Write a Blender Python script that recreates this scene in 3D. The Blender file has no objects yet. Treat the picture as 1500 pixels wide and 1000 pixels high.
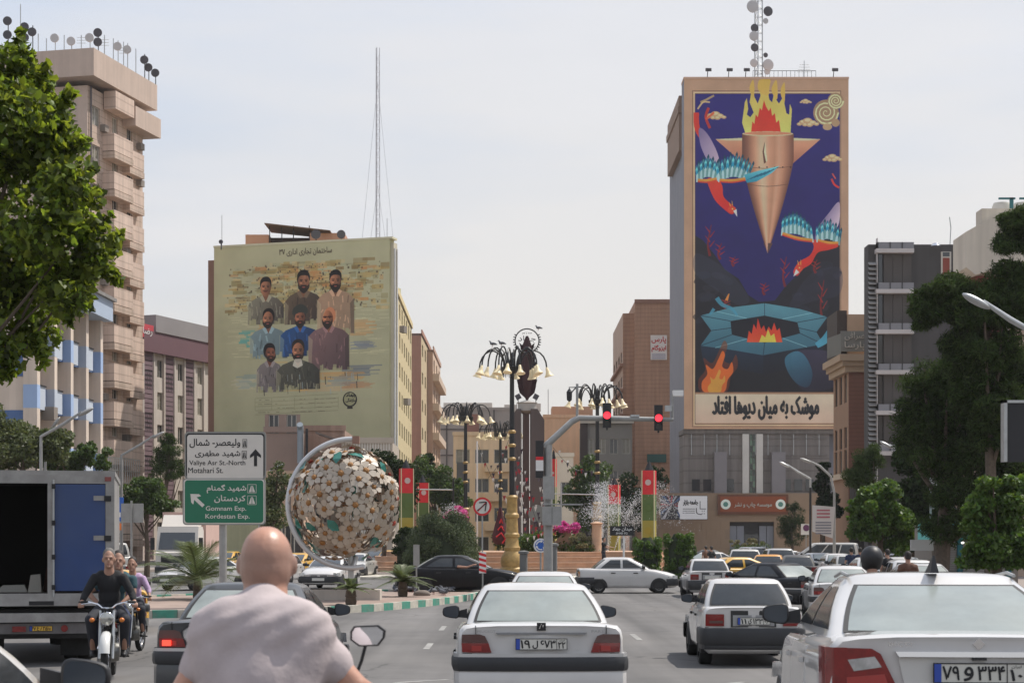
import bpy, bmesh, math, random
import numpy as np
from mathutils import Vector, Matrix
R = math.radians
PI = math.pi
S = bpy.context.scene
COL = S.collection
random.seed(7)

# ------------------------------------------------------------------ camera, sky, sun, exposure
F = 2600.0 / 1500.0            # focal length over sensor width
HZ = 793.0                     # pixel row of the horizon
CZ = 2.0
cam_d = bpy.data.cameras.new('camera')
cam = bpy.data.objects.new('camera', cam_d)
COL.objects.link(cam)
cam.location = (0, 0, CZ)
cam.rotation_euler = (R(90), 0, 0)
cam_d.sensor_width = 36.0
cam_d.lens = 36.0 * F
cam_d.shift_y = (HZ - 500.0) / 1500.0
cam_d.clip_start = 0.1
cam_d.clip_end = 6000
cam_d.dof.use_dof = True
cam_d.dof.focus_distance = 40
cam_d.dof.aperture_fstop = 9.0
S.camera = cam

SUN_DIR = Vector((0.72, 0.42, 1.42)).normalized()
sun_d = bpy.data.lights.new('sun', 'SUN')
sun_d.energy = 4.7
sun_d.angle = R(0.8)
sun_d.color = (1.0, 0.94, 0.86)
sun = bpy.data.objects.new('sun', sun_d)
COL.objects.link(sun)
sun.rotation_euler = SUN_DIR.to_track_quat('Z', 'Y').to_euler()

W = bpy.data.worlds.new('World')
S.world = W
W.use_nodes = True
nt = W.node_tree
bg = nt.nodes['Background']
sky = nt.nodes.new('ShaderNodeTexSky')
sky.sky_type = 'NISHITA'
sky.sun_disc = False
sky.sun_elevation = math.asin(SUN_DIR.z)
sky.sun_rotation = math.atan2(SUN_DIR.x, SUN_DIR.y)
sky.altitude = 1200
sky.air_density = 1.6
sky.dust_density = 6.0
sky.ozone_density = 1.5
# thin bright overcast veil in front of the blue
tc = nt.nodes.new('ShaderNodeTexCoord')
sepv = nt.nodes.new('ShaderNodeSeparateXYZ')
nt.links.new(tc.outputs['Generated'], sepv.inputs[0])
ramp = nt.nodes.new('ShaderNodeValToRGB')
ramp.color_ramp.elements[0].position = 0.0
ramp.color_ramp.elements[0].color = (7.8, 7.35, 6.75, 1)
ramp.color_ramp.elements[1].position = 0.30
ramp.color_ramp.elements[1].color = (6.9, 7.65, 9.1, 1)
nt.links.new(sepv.outputs['Z'], ramp.inputs[0])
cn = nt.nodes.new('ShaderNodeTexNoise')
cmap = nt.nodes.new('ShaderNodeMapping')
cmap.inputs['Scale'].default_value = (1.2, 1.2, 7.0)
nt.links.new(tc.outputs['Generated'], cmap.inputs[0])
nt.links.new(cmap.outputs[0], cn.inputs['Vector'])
cn.inputs['Scale'].default_value = 2.4
cn.inputs['Detail'].default_value = 5
cr2 = nt.nodes.new('ShaderNodeValToRGB')
cr2.color_ramp.elements[0].position = 0.45
cr2.color_ramp.elements[0].color = (0.80, 0.80, 0.80, 1)
cr2.color_ramp.elements[1].position = 0.68
cr2.color_ramp.elements[1].color = (0.97, 0.97, 0.97, 1)
nt.links.new(cn.outputs['Fac'], cr2.inputs[0])
mx = nt.nodes.new('ShaderNodeMixRGB')
nt.links.new(cr2.outputs[0], mx.inputs['Fac'])
nt.links.new(sky.outputs[0], mx.inputs['Color1'])
nt.links.new(ramp.outputs[0], mx.inputs['Color2'])
# faint warm cloud banks low in the sky
c3 = nt.nodes.new('ShaderNodeTexNoise'); c3.inputs['Scale'].default_value = 1.7; c3.inputs['Detail'].default_value = 7
cm3 = nt.nodes.new('ShaderNodeMapping'); cm3.inputs['Scale'].default_value = (1.0, 1.0, 5.0); cm3.inputs['Location'].default_value = (3.1, .4, 0.6)
nt.links.new(tc.outputs['Generated'], cm3.inputs[0]); nt.links.new(cm3.outputs[0], c3.inputs['Vector'])
r3 = nt.nodes.new('ShaderNodeMapRange'); r3.inputs['From Min'].default_value = .50; r3.inputs['From Max'].default_value = .66; r3.inputs['To Max'].default_value = .45
nt.links.new(c3.outputs['Fac'], r3.inputs['Value'])
mx3 = nt.nodes.new('ShaderNodeMixRGB'); mx3.inputs['Color2'].default_value = (9.2, 8.6, 7.9, 1)
nt.links.new(r3.outputs[0], mx3.inputs['Fac']); nt.links.new(mx.outputs[0], mx3.inputs['Color1'])
nt.links.new(mx3.outputs[0], bg.inputs['Color'])
bg.inputs['Strength'].default_value = 0.098

S.view_settings.view_transform = 'Standard'
S.view_settings.look = 'None'
S.view_settings.exposure = 0.08
S.view_settings.gamma = 1.0
S.view_settings.use_curve_mapping = False
S.cycles.max_bounces = 6
S.cycles.transparent_max_bounces = 8
S.cycles.volume_bounces = 0

# ------------------------------------------------------------------ helpers
def gz(x, y):
    return 0.02 * max(0.0, 28.0 - y)

def P(px, py, Y):
    return Vector(((px - 750.0) / 2600.0 * Y, Y, CZ + (HZ - py) / 2600.0 * Y))

def PX(px, Y):
    return (px - 750.0) / 2600.0 * Y

def PZ(py, Y):
    return CZ + (HZ - py) / 2600.0 * Y

def lin(c):
    c = c / 255.0
    return c / 12.92 if c <= 0.04045 else ((c + 0.055) / 1.055) ** 2.4

def C(r, g, b, gain=1.0):
    return tuple(min(0.85, lin(v) * gain) for v in (r, g, b))

class MB:
    def __init__(s):
        s.v = []; s.f = []; s.m = []; s.uv = None
    def add(s, vs, fs, m=0):
        o = len(s.v)
        s.v += [tuple(v) for v in vs]
        s.f += [tuple(i + o for i in f) for f in fs]
        s.m += [m] * len(fs)
        return s
    def bx(s, x0, x1, y0, y1, z0, z1, m=0):
        vs = [(x0,y0,z0),(x1,y0,z0),(x1,y1,z0),(x0,y1,z0),(x0,y0,z1),(x1,y0,z1),(x1,y1,z1),(x0,y1,z1)]
        return s.add(vs, [(3,2,1,0),(4,5,6,7),(0,1,5,4),(1,2,6,5),(2,3,7,6),(3,0,4,7)], m)
    def box(s, c, d, m=0, rot=None):
        vs = []
        for z in (-.5,.5):
            for (x,y) in ((-.5,-.5),(.5,-.5),(.5,.5),(-.5,.5)):
                p = Vector((x*d[0], y*d[1], z*d[2]))
                if rot is not None: p = rot @ p
                vs.append(p + Vector(c))
        return s.add(vs, [(3,2,1,0),(4,5,6,7),(0,1,5,4),(1,2,6,5),(2,3,7,6),(3,0,4,7)], m)
    def tube(s, pts, r, n=8, m=0, caps=True):
        pts = [Vector(p) for p in pts]
        k = len(pts)
        rs = r if isinstance(r, (list, tuple)) else [r]*k
        base = len(s.v)
        up = None
        for i in range(k):
            if i == 0: t = pts[1]-pts[0]
            elif i == k-1: t = pts[-1]-pts[-2]
            else: t = (pts[i+1]-pts[i]).normalized() + (pts[i]-pts[i-1]).normalized()
            if t.length < 1e-9: t = Vector((0,0,1))
            t.normalize()
            if up is None:
                up = Vector((0,0,1)) if abs(t.z) < .9 else Vector((1,0,0))
            a = t.cross(up)
            if a.length < 1e-4: a = t.cross(Vector((0,1,0)))
            a.normalize(); b = a.cross(t).normalized(); up = b
            for j in range(n):
                th = 2*PI*j/n
                s.v.append(tuple(pts[i] + (a*math.cos(th) + b*math.sin(th))*rs[i]))
        for i in range(k-1):
            for j in range(n):
                j2 = (j+1) % n
                s.f.append((base+i*n+j, base+i*n+j2, base+(i+1)*n+j2, base+(i+1)*n+j)); s.m.append(m)
        if caps:
            s.f.append(tuple(base+j for j in reversed(range(n)))); s.m.append(m)
            s.f.append(tuple(base+(k-1)*n+j for j in range(n))); s.m.append(m)
        return s
    def lathe(s, prof, n=16, c=(0,0,0), m=0, axis='z', sy=1.0, caps=True):
        base = len(s.v)
        c = Vector(c)
        for (r, z) in prof:
            for j in range(n):
                th = 2*PI*j/n
                x, y = r*math.cos(th), r*math.sin(th)*sy
                if axis == 'z': p = Vector((x,y,z))
                elif axis == 'x': p = Vector((z,x,y))
                else: p = Vector((y,z,x))
                s.v.append(tuple(c+p))
        for i in range(len(prof)-1):
            for j in range(n):
                j2 = (j+1)%n
                s.f.append((base+i*n+j, base+i*n+j2, base+(i+1)*n+j2, base+(i+1)*n+j)); s.m.append(m)
        if caps:
            s.f.append(tuple(base+j for j in reversed(range(n)))); s.m.append(m)
            s.f.append(tuple(base+(len(prof)-1)*n+j for j in range(n))); s.m.append(m)
        return s
    def prism(s, poly, y0, y1, m=0, plane='xz'):
        n = len(poly)
        def T(a, b, t):
            return (a, t, b) if plane == 'xz' else ((a, b, t) if plane == 'xy' else (t, a, b))
        vs = [T(a,b,y0) for a,b in poly] + [T(a,b,y1) for a,b in poly]
        fs = [tuple(range(n)), tuple(range(2*n-1, n-1, -1))]
        fs += [(i, i+n, (i+1)%n+n, (i+1)%n) for i in range(n)]
        return s.add(vs, fs, m)
    def quad(s, a, b, c, d, m=0):
        return s.add([a,b,c,d], [(0,1,2,3)], m)
    def grid(s, fn, nu, nv, m=0):
        vs = [fn(i/nu, j/nv) for j in range(nv+1) for i in range(nu+1)]
        fs = [(j*(nu+1)+i, j*(nu+1)+i+1, (j+1)*(nu+1)+i+1, (j+1)*(nu+1)+i) for j in range(nv) for i in range(nu)]
        return s.add(vs, fs, m)
    def ico(s, c, r, m=0, sc=(1,1,1)):
        t = (1+5**.5)/2
        vs = [(-1,t,0),(1,t,0),(-1,-t,0),(1,-t,0),(0,-1,t),(0,1,t),(0,-1,-t),(0,1,-t),(t,0,-1),(t,0,1),(-t,0,-1),(-t,0,1)]
        l = (1+t*t)**.5
        vs = [(c[0]+a/l*r*sc[0], c[1]+b/l*r*sc[1], c[2]+d/l*r*sc[2]) for a,b,d in vs]
        fs = [(0,11,5),(0,5,1),(0,1,7),(0,7,10),(0,10,11),(1,5,9),(5,11,4),(11,10,2),(10,7,6),(7,1,8),(3,9,4),(3,4,2),(3,2,6),(3,6,8),(3,8,9),(4,9,5),(2,4,11),(6,2,10),(8,6,7),(9,8,1)]
        return s.add(vs, fs, m)
    def sph(s, c, r, m=0, sc=(1,1,1), n=12):
        prof = [(math.sin(PI*i/n)*r, -math.cos(PI*i/n)*r) for i in range(1, n)]
        o = len(s.v)
        s.lathe(prof, n+2, (0,0,0), m)
        for i in range(o, len(s.v)):
            p = s.v[i]; s.v[i] = (c[0]+p[0]*sc[0], c[1]+p[1]*sc[1], c[2]+p[2]*sc[2])
        return s
    def xf(s, M):
        s.v = [tuple(M @ Vector(v)) for v in s.v]
        return s
    def mesh(s, name, mats, angle=35, fix=False):
        me = bpy.data.meshes.new(name)
        me.from_pydata(s.v, [], s.f)
        for mt in (mats if isinstance(mats, (list, tuple)) else [mats]):
            me.materials.append(mt)
        if any(s.m): me.polygons.foreach_set('material_index', s.m)
        if fix:
            bm = bmesh.new(); bm.from_mesh(me)
            bmesh.ops.recalc_face_normals(bm, faces=bm.faces); bm.to_mesh(me); bm.free()
        if angle:
            me.shade_smooth()
            me.set_sharp_from_angle(angle=R(angle))
        me.update()
        return me
    def build(s, name, mats, parent=None, angle=35, fix=False):
        return link(name, s.mesh(name, mats, angle, fix), parent)

def link(name, me, parent=None, loc=None, rot=None):
    o = bpy.data.objects.new(name, me)
    COL.objects.link(o)
    if parent is not None: o.parent = parent
    if loc is not None: o.location = loc
    if rot is not None: o.rotation_euler = rot
    return o

def tag(o, label=None, cat=None, group=None, kind=None):
    if label: o['label'] = label
    if cat: o['category'] = cat
    if group: o['group'] = group
    if kind: o['kind'] = kind
    return o

def thing(name, label, cat, loc=(0,0,0), rz=0.0, group=None, rx=0.0):
    o = bpy.data.objects.new(name, None)
    o.empty_display_size = 0.3
    COL.objects.link(o)
    o.location = loc; o.rotation_euler = (rx, 0, rz)
    return tag(o, label, cat, group)

KIDS = {}
def copy_tree(o, loc, rz=None, label=None, scale=None, group=None):
    if o.name not in KIDS: KIDS[o.name] = list(o.children)
    c = o.copy(); COL.objects.link(c); c.location = loc
    if rz is not None: c.rotation_euler = (0, 0, rz)
    if scale: c.scale = scale
    if label: c['label'] = label
    if group: c['group'] = group
    def rec(src, dst):
        for ch in src.children:
            d = ch.copy(); COL.objects.link(d); d.parent = dst
            rec(ch, d)
    rec(o, c)
    return c

# ------------------------------------------------------------------ materials
MATS = {}
def mat(name, col, rough=0.7, metal=0.0, var=0.0, scale=3.0, bump=0.0, coat=0.0, spec=None, emis=None, es=1.0,
        transl=0.0, isl=0.0, streak=0.0, dirt=None, course=0.0, hook=None):
    if name in MATS: return MATS[name]
    m = bpy.data.materials.new(name); m.use_nodes = True
    MATS[name] = m
    t = m.node_tree; N = t.nodes; L = t.links
    b = N['Principled BSDF']
    b.inputs['Base Color'].default_value = (*col, 1)
    b.inputs['Roughness'].default_value = rough
    b.inputs['Metallic'].default_value = metal
    if coat: b.inputs['Coat Weight'].default_value = coat; b.inputs['Coat Roughness'].default_value = 0.04
    if spec is not None: b.inputs['Specular IOR Level'].default_value = spec
    if emis:
        b.inputs['Emission Color'].default_value = (*emis, 1); b.inputs['Emission Strength'].default_value = es
    if var or bump or isl or streak or dirt:
        tx = N.new('ShaderNodeTexCoord'); no = N.new('ShaderNodeTexNoise')
        no.inputs['Scale'].default_value = scale; no.inputs['Detail'].default_value = 8
        no.inputs['Roughness'].default_value = 0.65
        L.new(tx.outputs['Object'], no.inputs['Vector'])
        last = None
        if var or streak:
            hv = N.new('ShaderNodeHueSaturation'); hv.inputs['Color'].default_value = (*col, 1)
            mr = N.new('ShaderNodeMapRange')
            mr.inputs['From Min'].default_value = 0.3; mr.inputs['From Max'].default_value = 0.7
            mr.inputs['To Min'].default_value = 1-var; mr.inputs['To Max'].default_value = 1+var
            L.new(no.outputs['Fac'], mr.inputs['Value'])
            val = mr.outputs[0]
            if streak:
                mp = N.new('ShaderNodeMapping'); mp.inputs['Scale'].default_value = (2.2, 2.2, 0.09)
                L.new(tx.outputs['Object'], mp.inputs[0])
                n2 = N.new('ShaderNodeTexNoise'); n2.inputs['Scale'].default_value = 1.0; n2.inputs['Detail'].default_value = 6
                L.new(mp.outputs[0], n2.inputs['Vector'])
                m2 = N.new('ShaderNodeMapRange')
                m2.inputs['From Min'].default_value = 0.35; m2.inputs['From Max'].default_value = 0.65
                m2.inputs['To Min'].default_value = 1-streak; m2.inputs['To Max'].default_value = 1+streak*.4
                L.new(n2.outputs['Fac'], m2.inputs['Value'])
                mu = N.new('ShaderNodeMath'); mu.operation = 'MULTIPLY'
                L.new(val, mu.inputs[0]); L.new(m2.outputs[0], mu.inputs[1]); val = mu.outputs[0]
            L.new(val, hv.inputs['Value'])
            L.new(hv.outputs[0], b.inputs['Base Color']); last = hv.outputs[0]
        if dirt:
            n3 = N.new('ShaderNodeTexNoise'); n3.inputs['Scale'].default_value = scale*.4; n3.inputs['Detail'].default_value = 5
            L.new(tx.outputs['Object'], n3.inputs['Vector'])
            m3 = N.new('ShaderNodeMapRange'); m3.inputs['From Min'].default_value = .45; m3.inputs['From Max'].default_value = .75
            m3.inputs['To Max'].default_value = dirt[3] if len(dirt) > 3 else .6
            L.new(n3.outputs['Fac'], m3.inputs['Value'])
            mxr = N.new('ShaderNodeMixRGB'); mxr.inputs['Color1'].default_value = (*col, 1); mxr.inputs['Color2'].default_value = (*dirt[:3], 1)
            L.new(m3.outputs[0], mxr.inputs['Fac'])
            if last: L.new(last, mxr.inputs['Color1'])
            L.new(mxr.outputs[0], b.inputs['Base Color']); last = mxr.outputs[0]
        if isl:
            ge = N.new('ShaderNodeNewGeometry'); h2 = N.new('ShaderNodeHueSaturation')
            h2.inputs['Color'].default_value = (*col, 1)
            if last: L.new(last, h2.inputs['Color'])
            m4 = N.new('ShaderNodeMapRange'); m4.inputs['To Min'].default_value = 1-isl; m4.inputs['To Max'].default_value = 1+isl
            L.new(ge.outputs['Random Per Island'], m4.inputs['Value']); L.new(m4.outputs[0], h2.inputs['Value'])
            m5 = N.new('ShaderNodeMapRange'); m5.inputs['To Min'].default_value = .48; m5.inputs['To Max'].default_value = .515
            wn = N.new('ShaderNodeTexWhiteNoise'); wn.noise_dimensions = '1D'
            L.new(ge.outputs['Random Per Island'], wn.inputs['W']); L.new(wn.outputs['Value'], m5.inputs['Value'])
            L.new(m5.outputs[0], h2.inputs['Hue'])
            L.new(h2.outputs[0], b.inputs['Base Color']); last = h2.outputs[0]
        if bump:
            bp = N.new('ShaderNodeBump'); bp.inputs['Strength'].default_value = bump; bp.inputs['Distance'].default_value = 0.02
            nb = N.new('ShaderNodeTexNoise'); nb.inputs['Scale'].default_value = scale*6; nb.inputs['Detail'].default_value = 6
            L.new(tx.outputs['Object'], nb.inputs['Vector'])
            L.new(nb.outputs['Fac'], bp.inputs['Height']); L.new(bp.outputs[0], b.inputs['Normal'])
        if course and last:
            sx_ = N.new('ShaderNodeSeparateXYZ'); L.new(tx.outputs['Object'], sx_.inputs[0])
            dv = N.new('ShaderNodeMath'); dv.operation = 'DIVIDE'; dv.inputs[1].default_value = course; L.new(sx_.outputs['Z'], dv.inputs[0])
            fr_ = N.new('ShaderNodeMath'); fr_.operation = 'FRACT'; L.new(dv.outputs[0], fr_.inputs[0])
            lt_ = N.new('ShaderNodeMath'); lt_.operation = 'LESS_THAN'; lt_.inputs[1].default_value = .14; L.new(fr_.outputs[0], lt_.inputs[0])
            ml = N.new('ShaderNodeMath'); ml.operation = 'MULTIPLY'; ml.inputs[1].default_value = .45; L.new(lt_.outputs[0], ml.inputs[0])
            mc_ = N.new('ShaderNodeMixRGB'); mc_.blend_type = 'MULTIPLY'; mc_.inputs['Color2'].default_value = (.5,.47,.45,1)
            L.new(ml.outputs[0], mc_.inputs['Fac']); L.new(last, mc_.inputs['Color1']); L.new(mc_.outputs[0], b.inputs['Base Color']); last = mc_.outputs[0]
        if hook and last: hook(N, L, tx, last, b)
        if transl:
            tr = N.new('ShaderNodeBsdfTranslucent'); ms = N.new('ShaderNodeMixShader'); ms.inputs[0].default_value = transl
            hs = N.new('ShaderNodeHueSaturation'); hs.inputs['Value'].default_value = 1.5; hs.inputs['Saturation'].default_value = 1.1
            hs.inputs['Hue'].default_value = .485
            L.new(last, hs.inputs['Color']); L.new(hs.outputs[0], tr.inputs[0])
            L.new(b.outputs[0], ms.inputs[1]); L.new(tr.outputs[0], ms.inputs[2])
            L.new(ms.outputs[0], N['Material Output'].inputs[0])
    return m

def img_mat(name, arr, rough=0.8, var=0.12):
    """material whose flat print is a picture painted by this script"""
    h, w, _ = arr.shape
    im = bpy.data.images.new(name, w, h, float_buffer=False)
    a = np.ones((h, w, 4), dtype=np.float32)
    a[..., :3] = arr[::-1]
    im.pixels.foreach_set(a.ravel()); im.update(); im.pack()
    m = bpy.data.materials.new(name); m.use_nodes = True
    N = m.node_tree.nodes; L = m.node_tree.links; b = N['Principled BSDF']
    ti = N.new('ShaderNodeTexImage'); ti.image = im; ti.extension = 'EXTEND'
    tx = N.new('ShaderNodeTexCoord'); no = N.new('ShaderNodeTexNoise'); no.inputs['Scale'].default_value = .35
    no.inputs['Detail'].default_value = 8; L.new(tx.outputs['Object'], no.inputs['Vector'])
    mr = N.new('ShaderNodeMapRange'); mr.inputs['From Min'].default_value = .3; mr.inputs['From Max'].default_value = .7
    mr.inputs['To Min'].default_value = 1-var; mr.inputs['To Max'].default_value = 1+var*.6
    L.new(no.outputs['Fac'], mr.inputs['Value'])
    hv = N.new('ShaderNodeHueSaturation'); L.new(ti.outputs[0], hv.inputs['Color']); L.new(mr.outputs[0], hv.inputs['Value'])
    L.new(hv.outputs[0], b.inputs['Base Color']); b.inputs['Roughness'].default_value = rough
    MATS[name] = m
    return m

M_ASPH = None
black = mat('black_plastic', (.012,.012,.014), .5)
rubber = mat('rubber', (.016,.016,.016), .85, var=.3, scale=8)
dark = mat('dark_metal', (.02,.02,.022), .45, metal=.3)
steel = mat('galvanised_steel', (.42,.43,.43), .42, metal=.7, var=.15, scale=4)
chrome = mat('chrome', (.7,.7,.72), .12, metal=1.0)
white_p = mat('white_paint', (.72,.71,.69), .5, var=.08, scale=3)
sign_face = mat('sign_white', C(205,200,192), .6, var=.05, scale=2)
ink = mat('ink_black', (.015,.015,.017), .7)
gold = mat('gold_paint', C(160,130,76), .5, metal=.1, var=.25, scale=6)
red_p = mat('red_paint', C(200,30,38), .5, var=.1, scale=3)

# ------------------------------------------------------------------ Persian lettering (joined letter forms, laid out by hand)
FORMS = {'ا':(0xFE8D,2),'آ':(0xFE81,2),'ب':(0xFE8F,4),'پ':(0xFB56,4),'ت':(0xFE95,4),'ث':(0xFE99,4),'ج':(0xFE9D,4),'چ':(0xFB7A,4),
 'ح':(0xFEA1,4),'خ':(0xFEA5,4),'د':(0xFEA9,2),'ذ':(0xFEAB,2),'ر':(0xFEAD,2),'ز':(0xFEAF,2),'س':(0xFEB1,4),'ش':(0xFEB5,4),
 'ص':(0xFEB9,4),'ض':(0xFEBD,4),'ط':(0xFEC1,4),'ع':(0xFEC9,4),'ف':(0xFED1,4),'ق':(0xFED5,4),'ک':(0xFB8E,4),'گ':(0xFB92,4),
 'ل':(0xFEDD,4),'م':(0xFEE1,4),'ن':(0xFEE5,4),'و':(0xFEED,2),'ه':(0xFEE9,4),'ی':(0xFBFC,4)}
def fa(s):
    out = []
    n = len(s)
    for i, ch in enumerate(s):
        if ch not in FORMS: out.append(ch); continue
        base, k = FORMS[ch]
        prev = i > 0 and s[i-1] in FORMS and FORMS[s[i-1]][1] == 4
        nxt = k == 4 and i+1 < n and s[i+1] in FORMS
        idx = 3 if (prev and nxt) else (1 if prev else (2 if nxt else 0))
        out.append(chr(base+idx))
    r = ''.join(reversed(out))
    # digits keep their own left-to-right order
    res = ''; buf = ''
    for ch in r:
        if ch in '۰۱۲۳۴۵۶۷۸۹': buf = ch + buf
        else: res += buf + ch; buf = ''
    return res + buf

_tc = {}
def text_mesh(body, bold=0.0, ext=0.0):
    key = (body, bold, ext)
    if key in _tc: return _tc[key]
    c = bpy.data.curves.new('lettering', 'FONT'); c.body = body; c.size = 1; c.offset = bold; c.extrude = ext
    c.resolution_u = 3
    o = bpy.data.objects.new('lettering_tmp', c)
    me = bpy.data.meshes.new_from_object(o)
    bpy.data.objects.remove(o); bpy.data.curves.remove(c)
    n = len(me.vertices); a = np.empty(n*3, dtype=np.float32); me.vertices.foreach_get('co', a); a = a.reshape(-1,3)
    if n:
        lo, hi = a.min(0), a.max(0)
    else:
        lo = hi = np.zeros(3)
    _tc[key] = (me, lo, hi)
    return _tc[key]

def text(body, x0, x1, z0, z1, y, m, parent, back=False, bold=0.01, ext=0.0, name='lettering', keep=True):
    """fits lettering into the box x0..x1, z0..z1 of the parent's frame, in the plane y, facing -Y (or +Y when back)"""
    me, lo, hi = text_mesh(body, 0.0, ext)
    me = me.copy(); me.materials.clear(); me.materials.append(m)
    w = max(hi[0]-lo[0], 1e-4); h = max(hi[1]-lo[1], 1e-4)
    sx = (x1-x0)/w; sz = (z1-z0)/h
    if keep:
        if sx > sz*1.6: sx = sz*1.6
    n = len(me.vertices); a = np.empty(n*3, dtype=np.float32); me.vertices.foreach_get('co', a); a = a.reshape(-1,3)
    cx = (lo[0]+hi[0])/2; cz = (lo[1]+hi[1])/2
    b = np.empty_like(a)
    sg = -1 if back else 1
    b[:,0] = (a[:,0]-cx)*sx*sg; b[:,2] = (a[:,1]-cz)*sz; b[:,1] = -a[:,2]*sg
    if bold and not ext and n:
        # heavier strokes: the same letters printed four times, a hair apart
        fs = [tuple(p.vertices) for p in me.polygons]; bb = bold*(z1-z0)
        vs = []; ff = []
        for i, (dx_, dz_) in enumerate(((bb,0),(-bb,0),(0,bb),(0,-bb))):
            q = b.copy(); q[:,0] += dx_; q[:,2] += dz_; q[:,1] -= .0004*i*sg
            vs += [tuple(map(float, v)) for v in q]; ff += [tuple(k+i*n for k in f) for f in fs]
        me = bpy.data.meshes.new('lettering'); me.from_pydata(vs, [], ff); me.materials.append(m)
    else:
        me.vertices.foreach_set('co', b.ravel())
    me.update()
    return link(name, me, parent, ((x0+x1)/2, y, (z0+z1)/2))
# ------------------------------------------------------------------ vehicles
def paint(name, c, coat=.9, rough=.35):
    if max(c) < .1: coat = .35
    return mat('car_paint_'+name, c, rough, coat=coat if max(c) > .02 else .12, spec=.5 if max(c) > .02 else .18, var=.04, scale=2, dirt=tuple(min(.25, v*.6+.006) for v in c)+(.3,))
PAINT = dict(white=paint('white', (.57,.555,.54)), grey=paint('grey', (.05,.052,.056)), black=paint('black', (.005,.005,.007)),
             yellow=paint('yellow', (.62,.33,.03)), orange=paint('orange', (.62,.27,.02)), silver=paint('silver', (.38,.38,.38)),
             offwhite=paint('offwhite', (.50,.49,.465)), darkgrey=paint('darkgrey', (.075,.073,.07)), olive=paint('olive', (.05,.055,.045)))
glass = mat('car_glass', (.02,.024,.026), .06, spec=.9, coat=.5)
glass_dust_sky = mat('dust_sky_glass', (.23,.26,.25), .22, spec=.9, var=.22, scale=1.6, dirt=(.36,.36,.31,.55))  # dust film plus a pale sky reflection painted into the base colour
glass_dim = mat('tinted_glass', (.028,.032,.036), .1, spec=.6, var=.25, scale=2.5)
seal = mat('rubber_seal', (.02,.02,.02), .6)
lamp_red = mat('tail_lens_red', (.19,.008,.008), .15, coat=.6, var=.25, scale=14)
lamp_dark = mat('tail_lens_smoked', (.10,.05,.045), .2, coat=.5)
lamp_clear = mat('clear_lens', (.5,.5,.5), .1, metal=.5, coat=.5, var=.25, scale=20)
lamp_amber = mat('amber_lens', (.6,.17,.02), .2, coat=.4)
lamp_on = mat('lit_brake_lens', (.8,.03,.02), .3, emis=(1,.07,.04), es=1.6)
plate_m = mat('plate_white', C(200,198,190), .5)
plate_y = mat('plate_yellow', C(215,170,60), .5)
plate_b = mat('plate_blue', C(40,70,160), .5)
hub_m = mat('wheel_silver', (.3,.3,.3), .4, metal=.6, var=.2, scale=9)
bump_m = mat('bumper_plastic', (.022,.023,.026), .5, var=.15, scale=5)

MODELS = {
 'saloon': dict(L=4.41, W=1.70, H=1.39, zr=.985, zs=.93, zh=.93, zf=.72, yr0=.66, yr1=1.30, yf1=2.55, yf0=3.38, wb=.745, wt=.575, r=.30, axr=.92, axf=3.55, deck=.955, dw=.0),
 'pride':  dict(L=3.94, W=1.60, H=1.40, zr=.97, zs=.93, zh=.93, zf=.70, yr0=.52, yr1=1.02, yf1=2.20, yf0=2.92, wb=.715, wt=.58, r=.27, axr=.80, axf=3.14, deck=.955, dw=.0),
 'coupe':  dict(L=4.56, W=1.72, H=1.48, zr=1.115, zs=1.04, zh=1.0, zf=.76, yr0=.62, yr1=1.55, yf1=2.60, yf0=3.50, wb=.755, wt=.575, r=.31, axr=.98, axf=3.65, deck=1.10, dw=.02),
 'hatch':  dict(L=3.84, W=1.66, H=1.43, zr=.95, zs=.93, zh=.96, zf=.72, yr0=.10, yr1=.62, yf1=2.00, yf0=2.92, wb=.735, wt=.58, r=.30, axr=.62, axf=3.06, deck=.93, dw=.0),
 'suv':    dict(L=4.25, W=1.80, H=1.64, zr=1.08, zs=1.04, zh=1.04, zf=.82, yr0=.12, yr1=.55, yf1=2.35, yf0=3.22, wb=.80, wt=.66, r=.34, axr=.75, axf=3.38, deck=1.06, dw=.0),
 'van':    dict(L=4.70, W=1.80, H=1.95, zr=1.20, zs=1.10, zh=1.02, zf=.85, yr0=.06, yr1=.22, yf1=3.00, yf0=3.95, wb=.84, wt=.76, r=.31, axr=.85, axf=3.80, deck=1.16, dw=.0),
}

def interp(tab, y):
    for a, b in zip(tab, tab[1:]):
        if y <= b[0]:
            t = (y-a[0])/max(1e-6, b[0]-a[0]); t = min(1, max(0, t))
            return [a[i]+(b[i]-a[i])*t for i in range(1, len(a))]
    return list(tab[-1][1:])

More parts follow.
